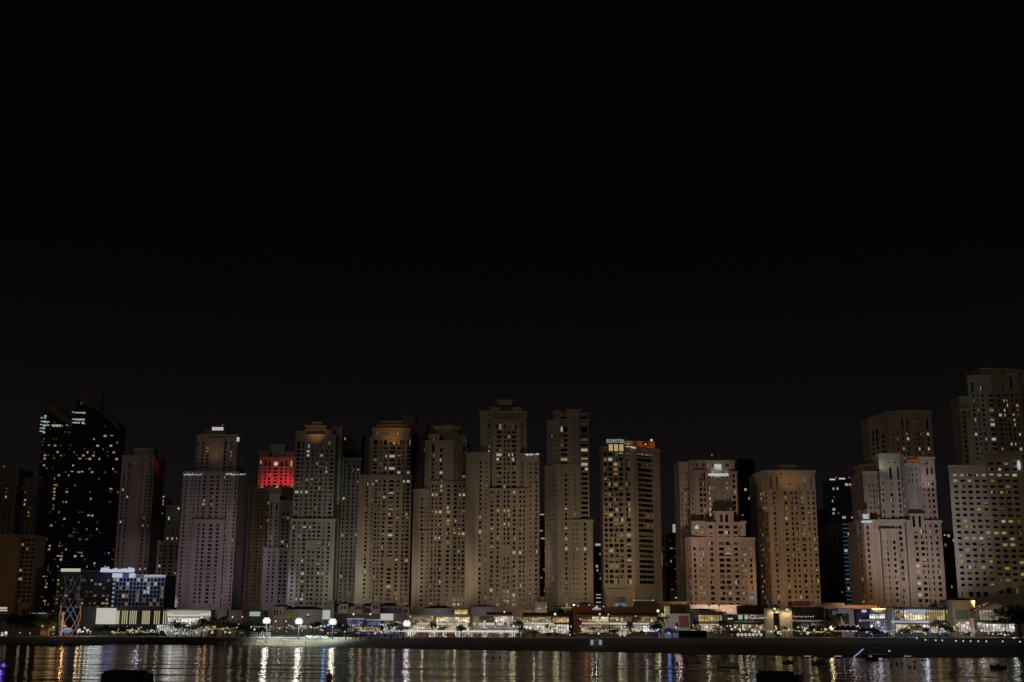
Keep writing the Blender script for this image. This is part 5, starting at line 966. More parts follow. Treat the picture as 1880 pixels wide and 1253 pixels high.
P.slab(1642, 1745, 1114.5, 1118.2, mat('navy_roof', (.03, .04, .09), .6), -2, 14, 'roof'); b = MB(); b.box((P.x(1726), 1, P.z(1117)+.1), (P.x(1734), 1.4, P.z(1111.5)+.1), mat('sign_plate', (.35, .42, .44), .6)); b.build('sign_plate', P.root)
lamp('POINT', (P.x(1684), -9, P.z(1113)), 900, (.45, .6, 1), .8, P.root, name='roof_light')
P = villa('tower_house', 'square beige tower house with a dark green tall window and flat hipped roof', 1751, 1793, 1104, 1099, 14, mat('yellow_beige', (.42, .36, .22), .85)); P.glaze(1757, 1777, 1120, 1137, glow('green_window', (.022, .04, .028), .9), -.1, 3); P.box('white_cube', 1784, 1794, 1135, None, WHITE, -4, 3); P.glaze(1758, 1782, 1142, 1160, SHOP[2], -.1, 5)
lamp('POINT', (P.x(1780), -10, P.z(1118)), 260, (1, .85, .45), .4, P.root, name='facade_fill'); lamp('POINT', (P.x(1789), -9, P.z(1146)), 300, (1, .95, .8), .4, P.root, name='facade_fill')  # two added fill points before the walls, without fixtures
P = Pav('gable_building', 'two-storey glass building with a low gabled roof at the right edge', 1794, 1864, 12)
b = MB(); xa, xb, xm = P.x(1794), P.x(1864), P.x(1829); ze, za = P.z(1119), P.z(1107)
b.box((xa, 0, 0), (xb, 16, ze), STONE5); b.build('wall', P.root)
b = MB(); b.face([(xa, 0, ze+.01), (xb, 0, ze+.01), (xm, 0, za)], mat('brown_gable', (.34, .22, .17), .9)); b.face([(xb, 16, ze+.01), (xa, 16, ze+.01), (xm, 16, za)], STONE5); b.build('gable', P.root)
b = MB(); 
for x_, s_ in ((xa-1.2, 1), (xb+1.2, -1)):
    zz = ze-.35
    b.face([(x_, -1.5, zz), (xm, -1.5, za+.3), (xm, 17, za+.3), (x_, 17, zz)], ROOF); b.face([(x_, -1.5, zz-.35), (xm, -1.5, za-.05), (xm, -1.5, za+.3), (x_, -1.5, zz)], ROOF)
b.build('roof', P.root)
P.glaze(1799, 1857, 1120.5, 1139, glow('gable_interior', (.26, .22, .17), .85, .5, (.35, 1, .5)), -.1, 10); P.glaze(1803, 1863, 1146, 1160, SHOP[1], -.1, 10); P.slab(1796, 1863, 1140.5, 1143, DARK, -4, 3.9, 'balcony')
lamp('POINT', (P.x(1829), -8, P.z(1113)), 220, (1, .8, .55), .4, P.root, name='facade_fill')  # added fill point before the gable, without a fixture
P = Pav('low_building', 'long dark low building filling the gap behind the left trees', -60, 97, 60); P.body(1127, STONE5); P.glaze(44, 84, 1120+5, 1128, GLASS, -.1, 8); P.slab(46, 62, 1125.5, 1126.6, BANDW, -2, 1.9); P.slab(66, 82, 1125.5, 1126.6, BANDW, -2, 1.9)
P = Pav('kiosk_building', 'white-lit kiosk at the far left edge', -8, 16, 6); P.body(1158, STONE5, dep=5); P.glaze(3, 8, 1161, 1168, SHOP[1], -.1, 1); P.glaze(9.5, 15, 1160, 1169, SHOP[1], -.1, 1)
sign_box(-6, 12, 1115, 1118.5, pl(3, 1140, 40)[1], SIGNW, 'upper of the two white roof signs at the far left edge', legs=8); sign_box(-6, 12.5, 1120, 1122.5, pl(3, 1140, 39)[1], WARMLAMP, 'lower cream roof sign at the far left edge', legs=7)
P = Pav('food_kiosk', 'orange-lit kiosk left of the lattice sculpture', 73, 88, 4, 'kiosk'); P.body(1157, mat('orange_wall', (.5, .2, .08), .8), dep=4); P.glaze(75, 86, 1158, 1166, glow('orange_kiosk_light', (.20, .08, .03), .9, .5), -.1, 3); P.slab(71.5, 89.5, 1153.5, 1156.5, mat('orange_canopy', (.4, .2, .1), .8), -1.5, 5)
sign_box(91.5, 99, 1154.5, 1159, pl(95, 1150, 2)[1], glow('green_screen', (.05, .14, .06), .9), 'small green screen left of the lattice sculpture', 'video_screen', legs=2)
# ------------------------------------------------------------------ lattice light sculpture
x, Y = pl(127, 1150, 2); t = thing('light_sculpture', 'tall vase-shaped lattice sculpture of tubes glowing orange and violet', 'sculpture', (x, Y, gz(x)))
ORG, VIO, PAL = glow('orange_tube', (.34, .15, .06), .6), glow('violet_tube', (.12, .11, .20), .65), glow('pale_tube', (.045, .04, .048), .6)
def sx_(u): return at(u, 1120, Y)[0]-x
def sz_(v): return at(127, v, Y)[1]-gz(x)
prof = [(1172, 14), (1160, 17), (1150, 17.5), (1138, 18.5), (1125, 18), (1112, 17.5), (1100, 16.5), (1088, 13), (1075, 12), (1062, 15), (1055, 17)]
def rad(z):
    P = [(sz_(v), (r_)*Y/F) for v, r_ in prof]; return interp(z, P)
zt = sz_(1056); nst = 4
for k in range(nst):
    for sgn in (-1, 1):
        pts = []
        for j in range(25):
            zz = zt*j/24; a = 2*PI*k/nst+sgn*zz/zt*PI*1.15; r_ = rad(zz); pts.append((r_*math.cos(a), r_*math.sin(a)*.8, zz))
        lo, hi = pts[:13], pts[12:]
        b = MB(); b.tube(lo, .24, (ORG if k % 2 else VIO), 5); b.tube(hi, .20, PAL, 5); b.build('lattice_tube', t)
b = MB(); b.tube([(sx_(116), 0, 0), (sx_(117), 0, sz_(1124))], .55, glow('orange_column_light', (.42, .22, .09), .8), 6); b.build('inner_column', t)
b = MB(); b.tube([(0, 0, 0), (0, 0, .4)], rad(1)+.3, CONC, 16); b.build('base', t)
x2, Y2 = pl(123.5, 1157, -3); t2 = thing('oval_sign', 'glowing blue oval board at the foot of the lattice sculpture', 'sign', (x2, Y2, gz(x2)))
hx = abs(at(134.5, 1157, Y2)[0]-at(112.5, 1157, Y2)[0])/2; zc = at(123, 1157.5, Y2)[1]-gz(x2); b = MB(); n = 20; hz = 1.45
ov = [(hx*math.cos(2*PI*i/n), hz*math.sin(2*PI*i/n)) for i in range(n)]; BL = glow('blue_board', (.06, .18, .34), .9, .4, (.8, 1, 1.5))
b.face([(a, 0, zc+c) for a, c in ov], BL); b.face([(a, .3, zc+c) for a, c in ov][::-1], DARK)
for i in range(n):
    a, c = ov[i], ov[(i+1) % n]; b.face([(a[0], 0, zc+a[1]), (a[0], .3, zc+a[1]), (c[0], .3, zc+c[1]), (c[0], 0, zc+c[1])], DARK)
b.build('board', t2); b = MB()
for s_ in (-.6, .6): b.box((hx*s_-.1, .31, 0), (hx*s_+.1, .5, zc), DARK)
b.build('leg', t2)
lamp('POINT', (0, -9, 6), 900, (1, .55, .18), .5, t, name='sculpture_light')
# ------------------------------------------------------------------ lamps
def street_lamp(u, v, back, P, col, label, r=.35, m=WARMLAMP, arm=True, kind='street_lamp', zb=None):
    x, Y = pl(u, v, back); z = at(u, v, Y)[1]; z0 = gz(x) if zb is None else zb; h = z-z0
    t = thing(kind, label, 'lamp', (x, Y, z0)); b = MB(); b.tube([(0, 0, 0), (0, 0, .6), (0, 0, h-r*.9)], [.16, .09, .06], DARK); b.build('pole', t)
    b = MB(); b.ball((0, 0, h), r, m, 8, 6); b.build('globe', t)
    if P: lamp('POINT', (0, -r-.35, h), P*(.42 if P < 900 or col[2] > .5 else .55), col, .8 if P < 900 or not (col[1] < .7 and col[2] < .4) else 3.0, t, name='lamp_light')
    return t
def beach_z(x, Y):
    if Y > yp(x)-26: return gz(x)
    ys = interp(x, shore); e_ = yp(x)-26; f = (Y-ys)/(e_-ys); g_ = gz(x)
    return 0 if f <= 0 else (f/.25*.22*g_ if f < .25 else ((.22+(f-.25)/.35*.40)*g_ if f < .6 else (.62+(f-.6)/.4*.31)*g_))
for u, v, l, P in ((490, 1141, 'beach floodlight mast with lamp cluster, leftmost of the four on the lit sand', 7600), (549, 1142, 'beach floodlight mast with lamp cluster, second from the left behind the fence', 7600),
                (611, 1143, 'beach floodlight mast standing furthest forward on the sand beside the blue-lit hall', 7600), (747, 1146, 'beach floodlight mast with lilac-white glare beside the grey cafe', 3800)):
    x, Y = pl(u, v, -32 if u < 700 else -2); z = at(u, v, Y)[1]; z0 = beach_z(x, Y); h = z-z0
    t = thing('floodlight_mast', l, 'floodlight', (x, Y, z0)); b = MB(); b.tube([(0, 0, 0), (0, 0, h)], [.16, .09], DARK); b.build('mast', t); b = MB(); b.tube([(-1.5, 0, h-.6), (1.5, 0, h-.6)], .07, DARK); b.tube([(-1.6, 0, h+.5), (1.6, 0, h+.5)], .07, DARK); b.build('crossbar', t)
    for dx, dz in ((-1.3, -.6), (0, -.75), (1.3, -.6), (-1.5, .45), (0, .5), (1.5, .45), (-.8, 1.45), (.8, 1.45)):
        b = MB(); b.ball((dx, -.35, h+dz), .86, WHITELAMP, 8, 6, .85); b.build('lamp_head', t)
    lamp('POINT', (0, -1.6, h), P*.42, (1, .98, .9) if u < 700 else (.86, .82, 1), 1.3, t, name='lamp_light')
    if u < 700: lamp('SPOT', (0, -3, h-1), 23000, (.78, 1, .86), .4, t, None, 150, .5, 'down_light')
PLM = [(145, 1157, (1, .75, .35), 900, 2), (152, 1160, (1, .95, .8), 500, 2), (160, 1158, (1, .95, .85), 600, 4), (166, 1160, (1, .95, .85), 300, 2), (78, 1150, (1, .62, .22), 1000, 14), (98, 1152, (1, .62, .22), 1100, 14), (118, 1150, (1, .6, .2), 900, 10), (55, 1163, (1, .8, .4), 150, 0),
       (37, 1162, (1, .95, .8), 120, 2), (97, 1164, (1, .7, .5), 80, 0), (255, 1155, (1, .85, .6), 350, 6), (271, 1158, (1, .85, .6), 260, 4), (290, 1150, (1, 1, .95), 500, 8), (315, 1160, (1, .95, .9), 380, 4),
       (344, 1149, (1, .9, .8), 450, 4), (370, 1134, (1, .8, .5), 900, 8), (379, 1152, (1, .6, .3), 650, 2), (392, 1151, (1, .9, .7), 250, 2), (411, 1133, (1, .95, .8), 350, 8), (427, 1133, (1, .95, .8), 500, 8), (445, 1133, (1, .95, .8), 350, 8), (461, 1152, (1, .8, .75), 250, 0),
       (506, 1141, (.9, .8, 1), 500, 6), (525, 1141, (.95, .9, 1), 350, 6), (538, 1152, (1, .9, .7), 220, 0), (570, 1150, (1, .9, .7), 260, 0), (583, 1152, (1, .9, .7), 150, 0), (596, 1150, (.12, .32, 1), 1500, -4), (649, 1128, (1, 1, .55), 800, 18), (680, 1128, (1, .9, .55), 700, 18),
       (663, 1154, (1, .5, .25), 500, 2), (693, 1156, (1, .8, .6), 260, 0), (706, 1155, (.8, .9, .4), 400, 0), (723, 1153, (.9, .9, 1), 420, 0), (753, 1132, (.95, .95, 1), 200, 8), (793, 1132, (.8, .95, 1), 220, 14), (822, 1141, (.9, 1, .5), 450, 14), (835, 1152, (1, .8, .5), 300, 4),
       (861, 1136, (1, .9, .6), 300, 10), (889, 1150, (1, .9, .65), 400, 4), (926, 1124, (1, .85, .5), 600, 14), (943, 1150, (.95, 1, .55), 900, 4), (990, 1117.5, (1, .9, .8), 200, 50), (1003, 1115, (1, .8, .6), 150, 50), (992, 1160, (1, .85, .6), 300, 0), (1019, 1128, (.85, 1, .5), 1100, 8), (1034, 1163, (1, .9, .8), 150, 0), (1041, 1112.5, (1, .9, .7), 150, 36),
       (1076, 1153, (1, .25, .08), 420, 2), (1101, 1128, (1, .95, .5), 600, 8), (1117, 1128.5, (1, .9, .6), 260, 8), (1140, 1150, (1, 1, .6), 420, 2), (1147, 1151, (1, .9, .8), 300, 0), (1061, 1112.5, (1, .8, .7), 120, 34), (1082, 1111, (1, .9, .8), 100, 34), (1108, 1114, (1, .9, .8), 100, 34), (1167, 1131.5, (1, .9, .7), 120, 6),
       (1208, 1122, (.95, 1, .35), 1600, 10), (1228, 1163, (.15, .3, 1), 1100, -6), (1241, 1152, (1, .85, .9), 400, 0), (1341, 1121, (1, .95, .75), 600, 14), (1343.5, 1166, (1, .1, .06), 90, -3), (1358, 1156, (.9, .95, .6), 700, 0), (1381, 1158, (.7, .85, 1), 500, 0), (1425, 1154, (1, .8, .4), 550, 2), (1431, 1160, (1, .8, .4), 200, 0),
       (1448, 1156, (1, .75, .35), 420, 0), (1465, 1152, (1, .8, .5), 150, 2), (1495, 1157, (1, .85, .45), 350, 0), (1525, 1153, (1, .85, .5), 2000, 2), (1571, 1152, (1, .85, .6), 900, 2), (1600, 1150, (.6, .7, 1), 1100, 2), (1612, 1143, (.5, .65, 1), 1500, 4), (1625, 1161, (1, .9, .9), 220, 0), (1656, 1162, (1, .8, .8), 160, 0), (1673, 1162, (1, .8, .7), 160, 0), (1697, 1150, (.75, .88, 1), 2000, 2),
       (1697, 1162, (1, .9, .7), 150, 0), (1720, 1152, (1, .6, .2), 420, 2), (1734, 1146, (1, .62, .22), 420, 4), (1757, 1148, (1, .8, .5), 420, 4), (1765, 1163, (.15, .25, 1), 160, 0), (1774, 1163, (1, .15, .1), 120, 0), (1777, 1145, (1, 1, 1), 300, 6), (1797, 1146, (.6, .75, 1), 420, 6), (1815, 1163, (1, .85, .7), 220, 0), (1823, 1164, (1, .85, .7), 220, 0), (1844, 1121, (1, 1, .9), 500, 8), (1859, 1152, (.75, .95, 1), 1700, 2), (1805, 1150, (1, .65, .25), 350, 4)]
SIDE = ['below', 'beside']
GREEN_ = glow('yellow_green_lamp', (.72, .82, .38), .6); BLUE_ = glow('soft_blue_lamp', (.12, .22, .95), .7); RED_ = glow('soft_red_lamp', (.8, .12, .06), .7); AMB_ = glow('amber_lamp', (.85, .52, .22), .6); PALEL = glow('pale_lamp', (.80, .80, .78), .6)
zones = [(70, 'by the left trees'), (140, 'beside the lattice sculpture'), (180, 'under the big blank screen'), (300, 'below the vertical light strips'), (385, 'below the long bright canopy'), (450, 'among the promenade trees'), (530, 'behind the lit sand pitch'), (600, 'behind the beach fence'), (700, 'at the blue-lit dining hall'), (760, 'near the grey cafe'), (867, 'at the warm-terraced restaurant'),
         (957, 'at the restaurant with the purple brick wall'), (1050, 'at the brown-roofed restaurant'), (1118, 'at the red facade'), (1212, 'at the terrace restaurant below the hotel tower'), (1267, 'at the pink-white building'), (1334, 'at the house with the gold window'), (1408, 'at the dark-roofed restaurant'), (1456, 'at the uplit gateway'), (1515, 'at the dark box building'), (1580, 'by the arched white building'), (1640, 'at the blue-violet building'), (1750, 'at the two-storey glass restaurant'), (1794, 'by the square beige tower house'), (1900, 'at the gabled glass building')]
seen = {}
for u, v, col, P, bk in PLM:
    z = [n for a, n in zones if u < a][0]; mx = max(col); c = [q/mx for q in col]
    m = BLUE_ if c[2] > .9 and c[0] < .4 else RED_ if c[0] > .9 and c[1] < .3 else GREEN_ if c[2] < .62 and c[1] > .93 else AMB_ if c[1] < .7 else PALEL if c[2] > .75 else WARMLAMP
    hue = {BLUE_: 'blue', RED_: 'red', GREEN_: 'yellow-green', AMB_: 'amber', PALEL: 'white', WARMLAMP: 'warm'}[m]; ht = 'tall' if v < 1140 else 'low'
    key = (ht, hue, z); seen[key] = seen.get(key, 0)+1; od = ['', 'second ', 'third ', 'fourth ', 'fifth '][seen[key]-1]
    street_lamp(u, v, bk-4, P*1.0, col, f'{od}{ht} {hue} globe lamp {z}'+('' if not od else ', counted from left'), .33+min(.5, P/2600), m)
# low bollard lamps along the right bank
for k, (u, v) in enumerate(((1683, 1172), (1699, 1175.3), (1718, 1176), (1730, 1176.2), (1755, 1177), (1768.5, 1177.4), (1782, 1177.5), (1796, 1177.6), (1811, 1177.8), (1841, 1178), (1861.5, 1171.6), (1872.5, 1178.6))):
    x, Y = pl(u, v, -52); z = at(u, v, Y)[1]; z0 = beach_z(x, Y)
    t = thing('bollard_lamp', 'small white lamp in the row along the dark right bank', 'bollard lamp', (x, Y, z0), 0, 'small lamps along the right bank'); b = MB(); b.tube([(0, 0, 0), (0, 0, z-z0-.2)], .1, DARK); b.build('post', t); b = MB(); b.ball((0, 0, z-z0), .36, WHITELAMP, 8, 5); b.build('lamp', t)
# ------------------------------------------------------------------ festoons of small bulbs added to brighten the terraces
FW, FC = glow('festoon_warm', (.80, .62, .34), .6), glow('festoon_white', (.80, .78, .72), .6)
for k, (u0, u1, v0, v1, n, bk, m_, l) in enumerate(((205, 232, 1161, 1161, 9, 0, FW, 'below the first light strips'), (236, 275, 1157, 1160, 12, 2, FC, 'below the middle light strips'), (280, 330, 1158, 1156, 14, 0, FC, 'before the terrace of the bright canopy'), (332, 372, 1154, 1158, 13, 0, FW, 'under the right end of the bright canopy'),
        (378, 432, 1155, 1153, 15, -2, FW, 'across the trees by the small beige block'), (462, 520, 1150, 1152, 14, 2, FC, 'behind the lit sand pitch'), (526, 590, 1153, 1151, 15, 2, FC, 'behind the long low fence'), (640, 700, 1156, 1158, 16, -1, FC, 'before the blue-lit dining hall'), (704, 744, 1158, 1157, 11, -2, FC, 'before the grey cafe'),
        (760, 866, 1152, 1153, 26, 20, FW, 'across the warm terraces'), (880, 955, 1150.5, 1151, 20, 20, FC, 'across the pale lattice wall'), (958, 1046, 1157, 1160, 24, 0, FW, 'before the brown-roofed restaurant'), (960, 1044, 1138, 1139, 20, 18, FW, 'along the upper floor of the brown-roofed restaurant'), (1066, 1116, 1138, 1138, 14, 18, FW, 'along the red-lit upper floor'),
        (1068, 1150, 1157, 1155, 20, 2, FC, 'below the red facade'), (1160, 1208, 1155, 1156, 12, 2, FC, 'above the tents below the hotel tower'), (1270, 1330, 1157, 1156, 16, 0, FW, 'below the house with the gold window'), (1376, 1407, 1135, 1133, 12, 16, FC, 'along the upper floor of the dark-roofed restaurant'), (1410, 1456, 1158, 1157, 12, 0, FW, 'at the foot of the uplit gateway'),
        (1460, 1512, 1158, 1160, 14, 0, FW, 'before the dark box building'), (1530, 1578, 1157, 1157, 16, -1, FC, 'under the maroon parasols'), (1582, 1638, 1157, 1158, 18, -1, FC, 'before the blue-violet building'), (1644, 1742, 1158, 1159, 26, 0, FC, 'before the two-storey glass restaurant'), (1752, 1792, 1156, 1158, 12, 0, FW, 'before the square beige tower house'), (1800, 1860, 1158, 1157, 16, 0, FC, 'before the gabled glass building'))):
    x0, Y0 = pl(u0, v0, bk-1.5); x1, Y1 = pl(u1, v1, bk-1.5); z0, z1 = at(u0, v0, Y0)[1], at(u1, v1, Y1)[1]; t = thing('added_festoon', 'added string of '+('warm' if m_ is FW else 'white')+' bulbs '+l, 'string lights', (x0, Y0, z0)); pts = [(((x1-x0)*j/n), (Y1-Y0)*j/n, (z1-z0)*j/n-.5*math.sin(PI*((j*3/n) % 1))+R.uniform(-.25, .25)) for j in range(n+1)]
    b = MB(); b.tube([(p[0], p[1], p[2]+.18) for p in pts], .03, DARK, 4); b.build('cable', t)
    for p in pts: q = MB(); q.ball(p, R.uniform(.2, .42), m_, 6, 4); q.build('bulb', t)
# ------------------------------------------------------------------ trees
def leafball(b, c, r, n, rr, size, m=LEAF, flat=.8):
    for _ in range(n):
        while True:
            d = Vector((rr.uniform(-1, 1), rr.uniform(-1, 1), rr.uniform(-1, 1)))
            if .25 < d.length < 1: break
        p = Vector(c)+Vector((d.x*r, d.y*r, d.z*r*flat)); a = Vector((rr.uniform(-1, 1), rr.uniform(-1, 1), rr.uniform(-1, 1))).normalized(); e_ = a.orthogonal().normalized(); s = size*rr.uniform(.6, 1.3)
        b.face([p-a*s, p-e_*s*.5, p+a*s, p+e_*s*.5], m)
def tree_proto(seed, h, r, label):
    rr = random.Random(seed); t = thing('tree', label, 'tree'); b = MB(); b.tube([(0, 0, 0), (.1, 0, h*.25), (0, .1, h*.5)], [.28, .22, .16], BARK, 7); tips = []
    for k in range(6):
        a = 2*PI*k/6+rr.uniform(-.3, .3); e_ = (r*.6*math.cos(a), r*.6*math.sin(a), h*rr.uniform(.6, .85)); b.tube([(0, .05, h*.42), (e_[0]*.5, e_[1]*.5, h*.6), e_], [.13, .09, .03], BARK, 5); tips.append(e_)
    b.build('trunk', t); c = MB(); tips += [(rr.uniform(-.3, .3)*r, rr.uniform(-.3, .3)*r, h*.88), (0, 0, h*.65)]
    for e_ in tips: leafball(c, e_, r*rr.uniform(.35, .52), 85, rr, .34)
    c.build('crown', t); return t
def palm_proto(seed, h, label):
    rr = random.Random(seed); t = thing('palm_tree', label, 'palm tree'); b = MB(); bend = rr.uniform(-.5, .5); b.tube([(0, 0, 0), (bend*.3, 0, h*.4), (bend, 0, h)], [.30, .20, .17], BARK, 7); b.build('trunk', t); c = MB()
    for k in range(17):
        a = 2*PI*k/17+rr.uniform(-.15, .15); L = rr.uniform(2.6, 3.4); up = rr.uniform(.1, 1.0); side = Vector((-math.sin(a), math.cos(a), 0)); prev = None
        for j in range(9):
            s = j/8; p = Vector((bend+math.cos(a)*L*s*(1-.15*s), math.sin(a)*L*s*(1-.15*s), h+up*L*s*.7-L*s*s*1.15)); wd = .5*math.sin(PI*min(1, s*.9+.1))+.03
            if prev:
                c.face([prev[0], p, p+side*wd-Vector((0, 0, wd*.5)), prev[0]+side*prev[1]*.4-Vector((0, 0, prev[1]*.2))], LEAF); c.face([prev[0], prev[0]-side*prev[1]*.4-Vector((0, 0, prev[1]*.2)), p-side*wd-Vector((0, 0, wd*.5)), p], LEAF)
            prev = (p, wd)
    c.build('fronds', t); return t
TP_ = [tree_proto(3, 7, 3.2, ''), tree_proto(4, 6, 3.6, ''), tree_proto(8, 9, 3.6, '')]; PP_ = [palm_proto(5, 7, ''), palm_proto(6, 6, '')]
used_p = set()
def put(kind, u, vtop, back, label, grp, wfac=1.0):
    x, Y = pl(u, vtop, back); z0 = gz(x) if back > -26 else beach_z(x, Y); h = at(u, vtop, Y)[1]-z0; protos = TP_ if kind == 'tree' else PP_; i = R.randrange(len(protos)); p = protos[i]; base = ((7.6, 6.6, 9.6) if kind == 'tree' else (8.0, 7.0))[i]; s = max(.2, h/base)
    if p.name not in used_p:
        used_p.add(p.name); o = p; o.location = (x, Y, z0); o.rotation_euler = (0, 0, R.uniform(0, 6)); o.scale = (s*wfac, s*wfac, s); o['label'] = label; o['group'] = grp
    else: o = copy_tree(p, (x, Y, z0), R.uniform(0, 6), (s*wfac, s*wfac, s), label, grp)
    return o
GT_ = 'trees along the promenade'
TL = [('tree', 22, 1122, 6, 'dark leafy tree at the far left of the promenade'), ('tree', 45, 1116, 8, 'tallest dark tree left of the orange kiosk'), ('tree', 66, 1126, 6, 'dark tree directly left of the orange kiosk'), ('tree', 92, 1128, 10, 'dark tree behind the green screen'), ('tree', 104, 1124, 12, 'dark tree just left of the lattice sculpture'),
      ('tree', 34, 1140, -2, 'low dark tree in front at the far left'), ('tree', 56, 1138, -2, 'low dark tree before the orange kiosk'), ('tree', 148, 1150, 4, 'small tree right of the lattice sculpture'), ('tree', 180, 1148, 8, 'green-lit tree under the left edge of the blank screen'), ('tree', 192, 1145, 6, 'green-lit tree under the middle of the blank screen'), ('tree', 205, 1148, 8, 'green tree under the right edge of the blank screen'),
      ('tree', 222, 1146, 6, 'tree in front of the first light strips'), ('tree', 236, 1149, 4, 'small tree between the first light strip groups'), ('tree', 252, 1148, 6, 'tree below the third light strip group'), ('tree', 268, 1152, 2, 'low tree below the middle light strips'), ('tree', 284, 1150, 4, 'low tree left of the bright canopy'),
      ('tree', 326, 1135, 10, 'round dark tree silhouetted against the white canopy building'), ('tree', 343, 1145, 4, 'tree with small lights below the canopy'), ('tree', 358, 1143, 4, 'bushy tree at the right end of the canopy'), ('palm', 372, 1132, 0, 'palm right of the bright canopy'), ('tree', 386, 1133, 4, 'dark bushy tree left of the small beige block'),
      ('tree', 402, 1134, 2, 'dark tree below the small beige block'), ('palm', 412, 1128, 0, 'dark palm between the promenade lamps'), ('tree', 424, 1137, 2, 'dark tree left of the teal screen'), ('tree', 438, 1138, 2, 'dark tree below the teal screen'), ('tree', 455, 1141, 6, 'dim tree under the teal screen'), ('tree', 472, 1143, 8, 'dim tree behind the leftmost beach mast'),
      ('palm', 583, 1138, 4, 'green palm between the beach masts'), ('palm', 574, 1142, 6, 'smaller palm between the beach masts'), ('tree', 628, 1142, 2, 'teal-lit tree right of the forward beach mast'), ('palm', 727, 1141, 2, 'palm below the bright white screen'), ('palm', 716, 1143, 4, 'palm left below the white screen'), ('tree', 736, 1146, 0, 'small tree beside the lilac mast'),
      ('palm', 795, 1141, 8, 'teal-lit palm on the warm-terraced restaurant'), ('tree', 811, 1147, 8, 'small green tree on the left bright restaurant'), ('tree', 847, 1145, 8, 'small tree at the right end of the warm terraces'), ('palm', 954, 1136, 6, 'palm at the right end of the market arcade'), ('tree', 963, 1150, 0, 'bush at the end of the bright strip'),
      ('palm', 1006, 1144, 4, 'palm in front of the brown-roofed restaurant'), ('palm', 1071, 1100, 48, 'palm silhouetted before the right middle tower'), ('tree', 1032, 1110, 50, 'dark roof-garden tree left of the red facade'), ('tree', 1020, 1160, -6, 'low dark shrub-like tree at the beach edge'), ('tree', 1008, 1161, -8, 'low dark bushy tree at the beach edge further left'), ('palm', 1090, 1149, 2, 'palm below the red facade'),
      ('palm', 1156, 1141, 4, 'dark palm on the terrace restaurant'), ('palm', 1213, 1127, 0, 'tall dark palm between the blue tent and the pink-white building'), ('tree', 1203, 1140, 2, 'dark tree left of the pink-white building'), ('palm', 1274, 1134, 2, 'dark bushy palm right of the brick panel'), ('tree', 1262, 1116, 50, 'dim tree behind the pink-white building'),
      ('palm', 1326, 1136, 4, 'palm right of the gold window'), ('palm', 1310, 1153, 0, 'low palm below the gold window'), ('tree', 1320, 1150, 0, 'shrubby tree left of the red lamp'), ('tree', 1428, 1107, 40, 'dark tree behind the uplit gateway'), ('palm', 1440, 1148, 0, 'low lit palm at the right pylon'), ('palm', 1494, 1146, -2, 'yellow-lit palm at the dark box building'),
      ('palm', 1522, 1128, 0, 'green-lit palm left of the arched building'), ('palm', 1541, 1122, 0, 'tall dark palm in front of the arched building'), ('palm', 1512, 1138, 2, 'dim palm beside the dark box building'), ('palm', 1577, 1144, 0, 'dark palm right of the arched recess'), ('tree', 1500, 1160, -8, 'low tree on the lawn edge'), ('tree', 1540, 1160, -8, 'dark low tree on the lawn edge'),
      ('palm', 1686, 1146, 0, 'dark palm left in front of the glass restaurant'), ('tree', 1722, 1134, 0, 'tree on the glass restaurant balcony line'), ('tree', 1738, 1143, -2, 'large dark tree right in front of the glass restaurant'), ('tree', 1745, 1152, -2, 'dark low tree at the corner of the glass restaurant'), ('tree', 1830, 1158, -4, 'low dark tree below the gabled building'), ('tree', 1848, 1156, -4, 'low dark tree beside the big dark tree'),
      ('tree', 1726, 1100, 40, 'dark tree behind the glass restaurant roof'), ('tree', 1712, 1105, 42, 'smaller dark tree behind the glass restaurant'), ('tree', 1868, 1108, -10, 'big dark tree at the right edge'), ('tree', 1885, 1109, -6, 'big dark tree cut by the right edge'), ('tree', 1803, 1106, 40, 'dark tree behind the gabled building'), ('tree', 1700, 1150, -4, 'dark bushy tree left in front of the glass restaurant'), ('tree', 1660, 1152, -4, 'low dark tree at the left end of the glass restaurant'), ('tree', 1610, 1154, -6, 'low dark tree before the blue-violet building'), ('tree', 1350, 1155, -8, 'low dark tree beside the row of glowing balls'), ('tree', 1234, 1152, -4, 'low dark tree before the pink-white building'), ('tree', 1128, 1153, -6, 'low dark tree left of the tall oval lanterns'), ('tree', 980, 1154, -6, 'low dark tree before the brown-roofed restaurant'), ('tree', 1778, 1160, -6, 'low shrub-like tree by the square tower house')]
for k in TL: put(*k, GT_, 1.55 if k[0] == 'tree' and k[2] > 1150 else 1.9 if k[1] in (1868, 1885) else 1.15 if k[0] == 'tree' else 1.0)
